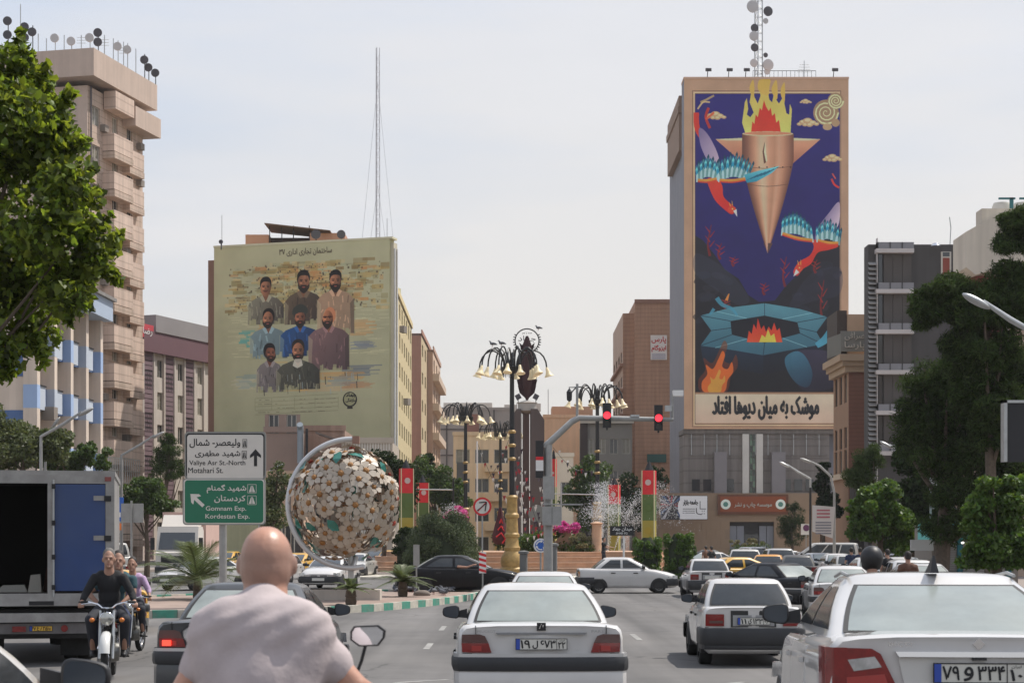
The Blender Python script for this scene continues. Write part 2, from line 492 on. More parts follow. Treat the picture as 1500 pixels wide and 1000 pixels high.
def car_parts(model, pm, front=False):
    """builds the meshes of one vehicle; returns a list of (name, mesh, label, sub) in the car's own frame: rear at y=0, heading +Y"""
    p = MODELS[model]
    L_, Wd, H = p['L'], p['W']/2, p['H']
    out = []
    # stations: y, half width, shoulder height, centre height, underside
    st = [(0.0, Wd*.955, p['deck']-.045, p['deck'], .26), (.05, Wd*.975, p['deck']-.02, p['deck']+.012, .22),
          (.22, Wd*.992, p['zs']+.01, p['zr']+.0, .2), (p['yr0']+.1, Wd, p['zs'], p['zr'], .2),
          (1.6, Wd, p['zs']-.01, p['zr'], .2), (p['yf0']-.25, Wd, p['zs']-.03, p['zh']+.01, .2), (p['yf0']+.1, Wd*.99, p['zh']-.07, p['zh']-.01, .2),
          (L_-.45, Wd*.965, p['zf']+.04, p['zf']+.13, .2), (L_-.15, Wd*.92, p['zf']-.03, p['zf']+.04, .22), (L_-.02, Wd*.82, p['zf']-.12, p['zf']-.06, .26)]
    st = [s for i, s in enumerate(st) if i == 0 or s[0] > st[i-1][0]+.01]
    bow = .075
    def half(y):
        w, zs, zc, zb = interp(st, y)
        return [(0, zc), (w*.55, zc-.004), (w-.15, zs+(zc-zs)*.62), (w-.06, zs+.012), (w-.018, zs-.03), (w-.002, zs-.10), (w+.004, .62), (w, .5), (w-.012, .38), (w-.03, max(zb+.04,.27)), (w-.10, zb), (0, zb)]
    def off(y, x):
        w = interp(st, y)[0]
        k = bow*(abs(x)/w)**2.4
        if y < .3: return k*(1-y/.3)
        if y > L_-.35: return -k*1.7*(1-(L_-y)/.35)
        return 0
    b = MB()
    rings = []
    for s in st:
        y = s[0]; h = half(y)
        loop = [(x, y+off(y, x), z) for x, z in h] + [(-x, y+off(y, x), z) for x, z in reversed(h[1:-1])]
        rings.append(loop)
    n = len(rings[0]); base = 0
    vs = [v for r_ in rings for v in r_]
    fs = []
    for i in range(len(rings)-1):
        for j in range(n):
            j2 = (j+1) % n
            fs.append((i*n+j, (i+1)*n+j, (i+1)*n+j2, i*n+j2))
    b.add(vs, fs)
    for (ri, flip) in ((0, False), (len(rings)-1, True)):
        lp = rings[ri]; nh = len(half(0)); y = st[ri][0]
        for i in range(nh-1):
            a, c = lp[i], lp[i+1]
            al = (-a[0], a[1], a[2]); cl = (-c[0], c[1], c[2])
            am = (0, y, a[2]); cm = (0, y, c[2])
            q = [a, am, cm, c]; q2 = [am, al, cl, cm]
            if flip: q.reverse(); q2.reverse()
            if i == 0:
                q = [am, cm, c] if not flip else [c, cm, am]; q2 = [am, cl, cm] if not flip else [cm, cl, am]
            b.add(q, [tuple(range(len(q)))]); b.add(q2, [tuple(range(len(q2)))])
    bmm = b.mesh('body', pm, 0)
    bm = bmesh.new(); bm.from_mesh(bmm); bmesh.ops.remove_doubles(bm, verts=bm.verts, dist=.0005)
    bmesh.ops.recalc_face_normals(bm, faces=bm.faces); bm.to_mesh(bmm); bm.free()
    bmm.shade_smooth(); bmm.set_sharp_from_angle(angle=R(38))
    out.append(('body', bmm, None, None))
    # greenhouse
    zb0 = p['zr']-.05; ht = H-.075
    def wv(t): return p['wb'] + (p['wt']-p['wb'])*t + .035*4*t*(1-t)*.7
    def yr(t): return p['yr0'] + (p['yr1']-p['yr0'])*t - .03*4*t*(1-t)
    def yf(t): return p['yf0'] + (p['yf1']-p['yf0'])*t + .04*4*t*(1-t)
    def zt(t): return zb0 + (ht-zb0)*t
    bw = .10
    def yR(t, x): return yr(t) + bw*(abs(x)/wv(t))**2
    def yF(t, x): return yf(t) - bw*1.5*(abs(x)/wv(t))**2
    def ring(t, inset, z):
        w = wv(t)-inset; y0 = yr(t)+inset*1.2; y1 = yf(t)-inset*1.2; rr = .09
        pts = []
        for i in range(9):
            x = -w+rr + (2*w-2*rr)*i/8; pts.append((x, y0+bw*(abs(x)/w)**2, z))
        ya = y0+bw+rr*.4; yb = y1-bw*1.5-rr*.4
        pts.append((w-rr*.25, ya+rr*.15-.01, z))
        for i in range(6): pts.append((w, ya+rr*.7+(yb-ya-1.4*rr)*i/5, z))
        pts.append((w-rr*.25, yb-rr*.15+.01, z))
        for i in range(9):
            x = w-rr - (2*w-2*rr)*i/8; pts.append((x, y1-bw*1.5*(abs(x)/w)**2, z))
        pts.append((-w+rr*.25, yb-rr*.15+.01, z))
        for i in range(6): pts.append((-w, yb-rr*.7-(yb-ya-1.4*rr)*i/5, z))
        pts.append((-w+rr*.25, ya+rr*.15-.01, z))
        return pts
    levels = [(t, 0, zt(t)) for t in (0, .25, .5, .75, 1)] + [(1, .03, ht+.032), (1, .09, ht+.055), (1, .22, ht+.068), (1, .40, H)]
    c = MB(); rr_ = [ring(*l) for l in levels]; n = len(rr_[0])
    c.add([v for r_ in rr_ for v in r_], [(i*n+j, i*n+(j+1)%n, (i+1)*n+(j+1)%n, (i+1)*n+j) for i in range(len(rr_)-1) for j in range(n)])
    c.add(rr_[-1], [tuple(range(n))])
    out.append(('roof', c.mesh('roof', pm, 50), None, None))
    # rear window
    ta, tb = (.13, .93)
    if model == 'van': ta = .08
    def rearpatch(o, ex):
        m = MB()
        def fn(u, v):
            t = (ta-ex) + (tb-ta+2*ex)*v; ww = wv(t)-.095+ex*1.0; x = -ww+2*ww*u
            return (x, yR(t, x)-o, zt(t)+ (o*.3))
        return m.grid(fn, 10, 6)
    gm = {'saloon': glass_dust_sky, 'coupe': glass_dust_sky, 'pride': glass_dim}.get(model, glass_dim)
    out.append(('rear_window', rearpatch(.008, 0).mesh('rear_window', gm, 60), None, None))
    out.append(('window_seal', rearpatch(.004, .03).mesh('window_seal', seal, 60), None, 'rear_window'))
    m = MB()
    def fn(u, v):
        t = .06+.88*v; ww = wv(t)-.085; x = ww-2*ww*u
        return (x, yF(t, x)+.008, zt(t))
    m.grid(fn, 10, 6)
    out.append(('windscreen', m.mesh('windscreen', glass, 60), None, None))
    # side windows
    yB = (p['yr0']+p['yf0'])/2 + .0
    nside = 3 if model in ('van',) else 2
    cuts = [( .20, .5), (.5, .84)] if nside == 2 else [(.06,.34),(.36,.62),(.64,.90)]
    for sgn in (-1, 1):
        for k, (fa_, fb_) in enumerate(cuts):
            def fn(u, v, sgn=sgn, fa_=fa_, fb_=fb_, k=k):
                t = .14+.78*v
                y0, y1 = yr(t)+.22, yf(t)-.36
                yc = (yr(.5)+yf(.5))/2 + .02
                a = y0+.08 if k == 0 else yc+.05
                b_ = yc-.04 if k == 0 else y1
                if nside == 3:
                    a = y0+(y1-y0)*(k/3)+.04; b_ = y0+(y1-y0)*((k+1)/3)-.04
                return (sgn*(wv(t)+.006), a+(b_-a)*u, zt(t))
            mm = MB().grid(fn, 6, 4)
            out.append(('side_window', mm.mesh('side_window', glass_dim if not front else glass, 60, fix=False), None, None))
    # doors
    def sx(y, z):
        h = half(y)[3:10]
        for a, bb in zip(h, h[1:]):
            if a[1] >= z >= bb[1]:
                t = (a[1]-z)/max(1e-6, a[1]-bb[1]); return a[0]+(bb[0]-a[0])*t
        return h[-1][0] if z < h[-1][1] else h[0][0]
    dys = [(p['axr']+.42, (p['axr']+p['axf'])/2+.10), ((p['axr']+p['axf'])/2+.115, p['axf']-.44)]
    if model == 'hatch': dys = [(p['axr']+.40, p['axr']+1.15), (p['axr']+1.165, p['axf']-.44)]
    for sgn in (-1, 1):
        for (a, bb) in dys:
            def fn(u, v, sgn=sgn, a=a, bb=bb):
                y = a+(bb-a)*u; z = .30+(p['zs']-.035-.30)*v
                if v in (0, 1) or u in (0, 1): o = -.004
                else: o = .006
                return (sgn*(sx(y, z)+o), y, z)
            us = 6
            mm = MB()
            def g(u, v, fn=fn): return fn(u, v)
            # thin raised panel: rim ring drops into the seam
            def fn2(i, j, fn=fn, a=a, bb=bb, sgn=sgn):
                u = [0, .006, .2, .4, .6, .8, .994, 1][i]; v = [0, .01, .25, .5, .75, .99, 1][j]
                y = a+(bb-a)*u; z = .30+(p['zs']-.04-.30)*v
                o = -.003 if (i in (0, 7) or j in (0, 6)) else .007
                return (sgn*(sx(y, z)+o), y, z)
            vs = [fn2(i, j) for j in range(7) for i in range(8)]
            mm.add(vs, [(j*8+i, j*8+i+1, (j+1)*8+i+1, (j+1)*8+i) for j in range(6) for i in range(7)])
            out.append(('door', mm.mesh('door', pm, 25), None, None))
            hh = MB().box((sgn*(sx(bb-.1, p['zs']-.14)+.02), a+.14, p['zs']-.14), (.03, .17, .035))
            out.append(('handle', hh.mesh('handle', seal if model != 'coupe' else pm), None, 'door'))
    # wheels and arches
    for (ya) in (p['axr'], p['axf']):
        for sgn in (-1, 1):
            w = Wd
            pr = [(0, 0)] + [(0, 0)]
            a = MB(); rr = p['r']+.065; k = 20
            pts = [(math.cos(PI*i/k)*rr, math.sin(PI*i/k)*rr) for i in range(k+1)]
            xo = sgn*(w+.002)
            poly = [(ya+q[0], p['r']+q[1]*.98) for q in pts] + [(ya-rr, .2), (ya+rr, .2)]
            a.prism(poly, sgn*(w-.25), xo, plane='yz')
            out.append(('wheel_arch', a.mesh('wheel_arch', black, 30, fix=True), None, None))
            t = MB(); r = p['r']
            t.lathe([(r*.62,-.105),(r*.9,-.105),(r*.985,-.085),(r,-.05),(r,.05),(r*.985,.085),(r*.9,.105),(r*.62,.105)], 24, (sgn*(w-.092), ya, r), axis='x', caps=False)
            out.append(('wheel', t.mesh('wheel', rubber, 40, fix=True), None, None))
            d = MB()
            xo = sgn*(w-.03)
            d.lathe([(.001,-.02),(r*.2,-.02),(r*.26,.0),(r*.55,.015),(r*.62,.03),(r*.66,.012)] if sgn<0 else [(.001,.02),(r*.2,.02),(r*.26,.0),(r*.55,-.015),(r*.62,-.03),(r*.66,-.012)], 20, (xo-sgn*.01, ya, r), axis='x')
            for q in range(8):
                th = 2*PI*q/8
                d.box((xo-sgn*.004, ya+math.cos(th)*r*.4, r+math.sin(th)*r*.4), (.012, .05, .05), 1, Matrix.Rotation(th, 3, 'X'))
            out.append(('rim', d.mesh('rim', [hub_m, black], 40), None, 'wheel'))
    # wrap-round strips
    def wrap(levels_, sidelen, end='rear', x0=None, wx=None, m=0, mb=None):
        """levels_: (z, offset); path from side round the corner to x0 (or right across)"""
        mb = mb or MB()
        wc = Wd*.955
        def path(o, sgn=1):
            pts = []
            for i in range(7):
                x = (x0 if x0 is not None else 0.0) + (wc-.06-(x0 if x0 is not None else 0.0))*i/6
                pts.append((x, -o + bow*(x/wc)**2.4))
            pts += [(wc-.01+o*.7, bow*.95+.01-o*.7), (wc+.018+o, bow+.06), (Wd*.985+o, .16), (Wd*1.0+o, max(.2, sidelen))]
            return pts
        sides = []
        for o_z in levels_:
            pr = path(o_z[1])
            if x0 is None: pr = [(-x, y) for x, y in reversed(pr[1:])] + pr
            sides.append([(x, y, o_z[0]) for x, y in pr])
        def emit(sides, mir):
            nn = len(sides[0])
            vv = [((-v[0] if mir else v[0]), (v[1] if end == 'rear' else L_-.02-v[1]), v[2]) for sd in sides for v in sd]
            ff = [(i*nn+j, i*nn+j+1, (i+1)*nn+j+1, (i+1)*nn+j) for i in range(len(sides)-1) for j in range(nn-1)]
            mb.add(vv, ff, m)
        return sides, emit, mb
    def bumper(z0, z1, o, sl, end, mt, nm='bumper'):
        s_, e_, mb = wrap([(z0, -.02), (z0, o*.8), (z0+.03, o), (z1-.03, o), (z1, o*.75), (z1+.004, -.03)], sl, end)
        e_(s_, False)
        out.append((nm, mb.mesh(nm, mt, 40, fix=True), None, None))
    def wlight(z0, z1, x0, sl, end, mt, nm, o=.012, sub=None):
        for mir in (False, True):
            s_, e_, mb = wrap([(z0, -.02), (z0, o), (z1, o), (z1, -.02)], sl, end, x0=x0)
            e_(s_, mir)
            sd = s_
            for jj in (0, len(sd[0])-1):
                q = [((-s[jj][0] if mir else s[jj][0]), (s[jj][1] if end == 'rear' else L_-.02-s[jj][1]), s[jj][2]) for s in sd]
                mb.add(q, [(0,1,2,3)])
            out.append((nm, mb.mesh(nm, mt, 30, fix=True), None, sub))
    def rp(poly, o0, mt, nm, sub=None, end='rear', m2=None):
        """flat plaque on the rear/front face, outline in (x,z)"""
        mb = MB(); n_ = len(poly)
        def Y(x, o):
            yy = bow*(abs(x)/(Wd*.955))**2.4 - o
            return yy if end == 'rear' else L_-.02-yy*1.6 if False else (L_-.02-(bow*1.7*(abs(x)/(Wd*.82))**2.4)+o)
        mb.add([(x, Y(x, o0), z) for x, z in poly]+[(x, Y(x, -.03), z) for x, z in poly],
               [tuple(range(n_))]+[(i, (i+1)%n_, (i+1)%n_+n_, i+n_) for i in range(n_)])
        out.append((nm, mb.mesh(nm, mt, 30, fix=True), None, sub))
    R4 = lambda x0, x1, z0, z1: [(x0, z0), (x1, z0), (x1, z1), (x0, z1)]
    if model == 'saloon':
        bumper(.50, .64, .055, .75, 'rear', bump_m)
        bumper(.26, .50, .035, .75, 'rear', pm, 'lower_bumper')
        bumper(.645, .668, .04, .7, 'rear', mat('bumper_top_strip', (.5,.5,.5), .3, metal=.4), 'bumper_trim')
        for s in (-1, 1):
            rp([(s*.50,.685),(s*.70,.685),(s*.795,.69),(s*.80,.78),(s*.53,.78)], .014, lamp_red, 'tail_light')
            rp([(s*.53,.782),(s*.80,.782),(s*.795,.865),(s*.62,.868),(s*.565,.85)], .012, lamp_dark, 'tail_light')
            rp(R4(min(s*.60,s*.70), max(s*.60,s*.70), .70, .755), .018, mat('reflector_red', (.34,.03,.025), .3, coat=.5), 'reflector', 'tail_light')
            o = MB().bx(s*.845-.004, s*.845+.004, .4, .55, .80, .83); out.append(('side_vent', o.mesh('side_vent', seal), None, None))
        rp([(-.44,.865),(.44,.865),(.46,.885),(-.46,.885)], .022, mat('trim_grey', (.2,.2,.2), .5), 'trunk_trim')  # plain grey strip across the trunk lid
        rp(R4(-.79,.79,.672,.680), .006, seal, 'trunk_seam')
        for s in (-1, 1): rp(R4(min(s*.655,s*.661), max(s*.655,s*.661), .87, .955), .004, seal, 'trunk_seam')
        rp(R4(-.018,.018,.640+.02,.668), .02, dark, 'lock')
    elif model == 'pride':
        bumper(.36, .62, .06, .62, 'rear', bump_m)
        bumper(.28, .36, .03, .6, 'rear', bump_m, 'lower_bumper')
        for s in (-1, 1):
            rp(R4(min(s*.47,s*.76), max(s*.47,s*.76), .655, .845), .014, lamp_red, 'tail_light')
            rp(R4(min(s*.49,s*.70), max(s*.49,s*.70), .70, .74), .018, lamp_dark, 'reflector', 'tail_light')
        rp(R4(-.36,.36,.64,.90), .004, seal, 'plate_recess')
        rp(R4(-.33,.33,.655,.83), .007, mat('recess_grey', (.3,.3,.3), .5), 'recess_panel', 'plate_recess')
        rp(R4(-.77,.77,.628,.636), .006, seal, 'trunk_seam')
    elif model == 'coupe':
        bumper(.30, .70, .05, .8, 'rear', pm)
        bumper(.24, .30, .035, .8, 'rear', bump_m, 'lower_bumper')
        for s in (-1, 1):
            rp([(s*.44,.77),(s*.60,.73),(s*.79,.77),(s*.81,.91),(s*.81,1.035),(s*.60,1.03),(s*.55,1.0)], .016, lamp_red, 'tail_light')
            rp([(s*.545,.925),(s*.70,.90),(s*.735,.965),(s*.585,.985)], .021, lamp_clear, 'reflector', 'tail_light')
            rp([(s*.50,.795),(s*.62,.765),(s*.74,.785),(s*.74,.865),(s*.53,.885)], .021, mat('reflector_red', (.34,.03,.025), .3, coat=.5), 'reflector', 'tail_light')
            s_, e_, mb = wrap([(.80,-.02),(.80,.012),(1.035,.012),(1.035,-.02)], .34, 'rear', x0=.74)
            e_(s_, s < 0); out.append(('tail_light', mb.mesh('tail_light', lamp_red, 30, fix=True), None, None))
        rp([(-.45,.985),(.45,.985),(.47,1.015),(-.47,1.015)], .035, chrome, 'chrome_strip')
        rp([(-.40,.74),(.40,.74),(.45,.98),(-.45,.98)], .003, mat('recess_paint', (.52,.51,.49), .4, coat=.5), 'plate_recess')
        rp(R4(-.04,.04,.968,.984), .03, black, 'camera_button')
        a = MB()
        a.add([(-.028,-.07,0),(.028,-.07,0),(.04,.10,0),(-.04,.10,0),(-.006,-.03,.115),(.006,-.03,.115),(.012,.06,.07),(-.012,.06,.07)],
              [(0,1,5,4),(1,2,6,5),(2,3,7,6),(3,0,4,7),(4,5,6,7)])
        a.xf(Matrix.Translation((0, p['yr1']+.06, H-.012)))
        out.append(('shark_fin_antenna', a.mesh('shark_fin_antenna', black, 50), None, None))
        # rail along the roof edge
        for s in (-1, 1):
            out.append(('roof_rail', MB().tube([(s*(p['wt']-.03), p['yr1']+.15, H-.03), (s*(p['wt']-.02), 2.0, H-.008), (s*(p['wt']-.03), 2.5, H-.035)], .012, 6).mesh('roof_rail', steel), None, None))
    else:
        bumper(.32, .60, .05, .6, 'rear', pm if model == 'suv' else (bump_m if model == 'van' else pm))
        z0, z1 = (.62, .92) if model == 'hatch' else (.70, 1.05)
        wlight(z0, z1, Wd*.66, .22, 'rear', lamp_red, 'tail_light')
        rp(R4(-.30,.30,.64,.80), .004, seal, 'plate_recess')
    # front end
    if model in ('saloon', 'pride', 'coupe'):
        bumper(.30, .56, .05, .5, 'front', bump_m if model != 'coupe' else pm, 'front_bumper')
    else:
        bumper(.30, .56, .06, .5, 'front', pm, 'front_bumper')
    zf = p['zf']
    for s in (-1, 1):
        rp([(s*.36, zf-.20), (s*.66, zf-.19), (s*.66, zf-.08), (s*.38, zf-.10)], .02, lamp_clear, 'headlight', end='front')
        s_, e_, mb = wrap([(zf-.13,-.02),(zf-.13,.012),(zf-.01,.004),(zf-.01,-.02)], .26, 'front', x0=.62)
        e_(s_, s < 0); out.append(('headlight', mb.mesh('headlight', lamp_clear, 30, fix=True), None, None))
    rp(R4(-.34,.34,zf-.20,zf-.11), .014, black, 'grille', end='front')
    for k in range(3): rp(R4(-.32,.32,zf-.19+.028*k,zf-.182+.028*k), .02, chrome, 'grille_bar', 'grille', end='front')
    rp(R4(-.45,.45,.30,.38), .075, black, 'air_intake', end='front')
    # mirrors
    for s in (-1, 1):
        mb = MB(); ym = p['yf0']-.42; zm = p['zr']+.04
        mb.add([(s*(Wd-.12), ym+.0, zm-.06), (s*(Wd-.12), ym+.12, zm-.06), (s*(Wd+.08), ym+.06, zm-.045), (s*(Wd+.08), ym+.0, zm-.045), (s*(Wd-.12), ym+.0, zm+.05), (s*(Wd-.12), ym+.12, zm+.04), (s*(Wd+.08), ym+.06, zm+.0), (s*(Wd+.08), ym+.0, zm+.0)],
               [(0,1,2,3),(4,7,6,5),(0,3,7,4),(1,5,6,2),(0,4,5,1),(3,2,6,7)], 0)
        mc = (s*(Wd+.068), zm+.012); lay = []
        for (yy, kk) in ((-.03, .92), (-.022, 1.0), (.03, .96), (.07, .72), (.09, .35)):
            for q in range(16):
                a = 2*PI*q/16; ca, sa = math.cos(a), math.sin(a)
                rx_ = .100*abs(ca)**.55*(1 if ca > 0 else -1); rz_ = .072*abs(sa)**.6*(1 if sa > 0 else -1)
                rz_ *= 1-.22*(rx_/.10)
                lay.append((mc[0]+s*rx_*kk, ym+yy, mc[1]+rz_*kk))
        mb.add(lay, [(i*16+j, i*16+(j+1)%16, (i+1)*16+(j+1)%16, (i+1)*16+j) for i in range(4) for j in range(16)]+[tuple(range(16)), tuple(range(64,80))], 0)
        out.append(('wing_mirror', mb.mesh('wing_mirror', black, 50, fix=True), None, None))
        g_ = MB().add([(mc[0]+(x_-mc[0])*.93, ym-.033, mc[1]+(z_-mc[1])*.93) for x_, y_, z_ in lay[:16]], [tuple(range(16))])
        out.append(('mirror_glass', g_.mesh('mirror_glass', mat('mirror_glass_dark', (.05,.06,.075), .15, metal=.3)), None, 'wing_mirror'))
    ex = MB().tube([(Wd*.55, -.02, .24), (Wd*.55, .25, .24)], .03, 10)
    out.append(('exhaust_pipe', ex.mesh('exhaust_pipe', steel), None, None))
    return out

CARC = {}
def plate(parent, yy, z, x, txt, txt2=None, back=False, far=False, col=None, w=.52, h=.115):
    """number plate: board, blue strip, lettering"""
    s = -1 if not back else 1
    b = MB().bx(x-w/2, x+w/2, min(yy, yy+s*.012), max(yy, yy+s*.012), z-h/2, z+h/2)
    pl = b.build('number_plate', col or plate_m, parent)
    if far: return pl
    y1 = yy+s*.016
    MB().bx(x-w/2+.004, x-w/2+.045, min(yy, y1), max(yy, y1), z-h/2+.006, z+h/2-.006).build('blue_strip', plate_b, pl)
    fr = MB(); e = .006
    for (a, b_, c, d) in ((x-w/2, x+w/2, z+h/2-e, z+h/2), (x-w/2, x+w/2, z-h/2, z-h/2+e), (x-w/2, x-w/2+e, z-h/2+e, z+h/2-e), (x+w/2-e, x+w/2, z-h/2+e, z+h/2-e)):
        fr.bx(a, b_, min(yy, y1), max(yy, y1), c, d)
    fr.bx(x+w*.29, x+w*.29+.005, min(yy, y1), max(yy, y1), z-h/2+e, z+h/2-e)
    fr.build('plate_border', ink, pl)
    yt = yy+s*.0155
    a = txt.split(' ')
    text(a[0], x-w*.40, x-w*.22, z-h*.34, z+h*.34, yt, ink, pl, back, bold=.03)
    text(fa(a[1]), x-w*.17, x-w*.07, z-h*.38, z+h*.30, yt, ink, pl, back, bold=.03)
    text(a[2], x-w*.02, x+w*.27, z-h*.34, z+h*.34, yt, ink, pl, back, bold=.03)
    text(txt2, x+w*.325, x+w*.46, z-h*.36, z+h*.18, yt, ink, pl, back, bold=.03)
    if w > .4: text(fa('ایران'), x+w*.33, x+w*.46, z+h*.24, z+h*.40, yt, ink, pl, back, bold=.01)
    return pl

def car(model, col, label, x, y, yaw, cat='car', group=None, name='parked_car', plates=None, brake=False, front=False, taxi=False):
    key = (model, col)
    if key not in CARC: CARC[key] = car_parts(model, PAINT[col], front)
    r = thing(name, label, cat, (x, y, gz(x, y)), yaw, group, rx=-.02 if y < 27 else 0)
    last = {}
    for (nm, me, lb, sub) in CARC[key]:
        par = r if not sub else last.get(sub, r)
        o = link(nm, me, par)
        if nm == 'mirror_glass': o.parent = last['wing_mirror']
        last[nm] = o
    if plates:
        p = MODELS[model]
        zz = {'saloon': .77, 'pride': .735, 'coupe': .895}.get(model, .72)
        plate(r, -.02 if model != 'coupe' else -.014, zz, .0, plates[0], plates[1])
    else:
        zz = {'saloon': .77, 'pride': .735, 'coupe': .765}.get(model, .72)
        plate(r, -.02, zz, 0, '', far=True)
        plate(r, MODELS[model]['L']+.06, .44, 0, '', back=True, far=True)
    if taxi:
        sg = MB().bx(-.18, .18, 1.75, 1.87, MODELS[model]['H']-.005, MODELS[model]['H']+.10)
        sg.build('roof_sign', mat('taxi_sign', C(230,200,90), .5), r)
    return r
# ------------------------------------------------------------------ people: one continuous surface grown over joints
_ts = bpy.data.scenes.new('grow')
def grow(name, caps, ells, voxel, mats, smooth=6, sub=False, cut=None):
    """caps: (p0,r0,p1,r1[,ysq]); ells: (centre,(rx,ry,rz)[,rot])"""
    b = MB()
    for cpt in caps:
        p0, r0, p1, r1 = cpt[:4]; ysq = cpt[4] if len(cpt) > 4 else 1.0
        p0 = Vector(p0); p1 = Vector(p1); d = p1-p0; L_ = d.length
        if L_ < 1e-5: continue
        q = d.to_track_quat('Z', 'Y').to_matrix()
        prof = []
        for i in range(1, 6):
            a = -PI/2 + (PI/2)*i/5.5; prof.append((math.cos(a)*r0, math.sin(a)*r0))
        for i in range(0, 5):
            a = (PI/2)*(i)/5.5; prof.append((math.cos(a)*r1, L_+math.sin(a)*r1))
        o = len(b.v); b.lathe(prof, 14)
        mid = (p0+p1)/2
        for i in range(o, len(b.v)):
            v = q @ Vector(b.v[i]) + p0
            if ysq != 1.0: v.y = mid.y + (v.y-mid.y)*ysq
            b.v[i] = tuple(v)
    for e in ells:
        o = len(b.v); b.sph((0,0,0), 1.0, 0, e[1], 14)
        rot = e[2] if len(e) > 2 else None
        for i in range(o, len(b.v)):
            v = Vector(b.v[i])
            if rot is not None: v = rot @ v
            b.v[i] = tuple(v + Vector(e[0]))
    me = b.mesh(name+'_src', [], 0)
    o = bpy.data.objects.new('grow_tmp', me); _ts.collection.objects.link(o)
    m = o.modifiers.new('r', 'REMESH'); m.mode = 'VOXEL'; m.voxel_size = voxel
    s = o.modifiers.new('s', 'SMOOTH'); s.factor = .5; s.iterations = smooth
    vl = _ts.view_layers[0]; vl.update()
    dg = vl.depsgraph; dg.update()
    oe = o.evaluated_get(dg)
    me2 = bpy.data.meshes.new_from_object(oe)
    me2.name = name
    bpy.data.objects.remove(o); bpy.data.meshes.remove(me)
    me2.materials.clear()
    for q in (mats if isinstance(mats, list) else [mats]): me2.materials.append(q)
    me2.shade_smooth()
    return me2

def displace(me, fn):
    n = len(me.vertices); a = np.empty(n*3, dtype=np.float32); me.vertices.foreach_get('co', a); a = a.reshape(-1,3)
    nn = np.empty(n*3, dtype=np.float32); me.vertices.foreach_get('normal', nn); nn = nn.reshape(-1,3)
    a = a + nn*fn(a)[:,None]
    me.vertices.foreach_set('co', a.astype(np.float32).ravel()); me.update()

def _stubble(N, L, tx, last, b):
    # shaved hair: greyer skin on the sides and back of the head
    s = N.new('ShaderNodeSeparateXYZ'); L.new(tx.outputs['Object'], s.inputs[0])
    m = N.new('ShaderNodeMapRange'); m.inputs['From Min'].default_value = 1.56; m.inputs['From Max'].default_value = 1.50; m.inputs['To Max'].default_value = .55
    L.new(s.outputs['Z'], m.inputs['Value'])
    m2 = N.new('ShaderNodeMapRange'); m2.inputs['From Min'].default_value = 1.395; m2.inputs['From Max'].default_value = 1.43; L.new(s.outputs['Z'], m2.inputs['Value'])
    k = N.new('ShaderNodeMath'); k.operation = 'MULTIPLY'; L.new(m.outputs[0], k.inputs[0]); L.new(m2.outputs[0], k.inputs[1])
    x = N.new('ShaderNodeMixRGB'); x.inputs['Color2'].default_value = (.17,.115,.095,1); L.new(k.outputs[0], x.inputs['Fac']); L.new(last, x.inputs['Color1'])
    L.new(x.outputs[0], b.inputs['Base Color'])
skin = mat('skin', (.43,.225,.155), .42, var=.16, scale=14, bump=.06, hook=_stubble)
skin2 = mat('skin_tanned', (.36,.20,.14), .55, var=.12, scale=9)
hair_dk = mat('hair_dark', (.018,.014,.012), .7)
hair_gr = mat('hair_greying', (.13,.12,.11), .8, var=.3, scale=40)
denim = mat('dark_trousers', (.022,.024,.032), .85, var=.2, scale=12)
def cloth(name, c): return mat('cloth_'+name, c, .9, var=.07, scale=9, bump=.1)

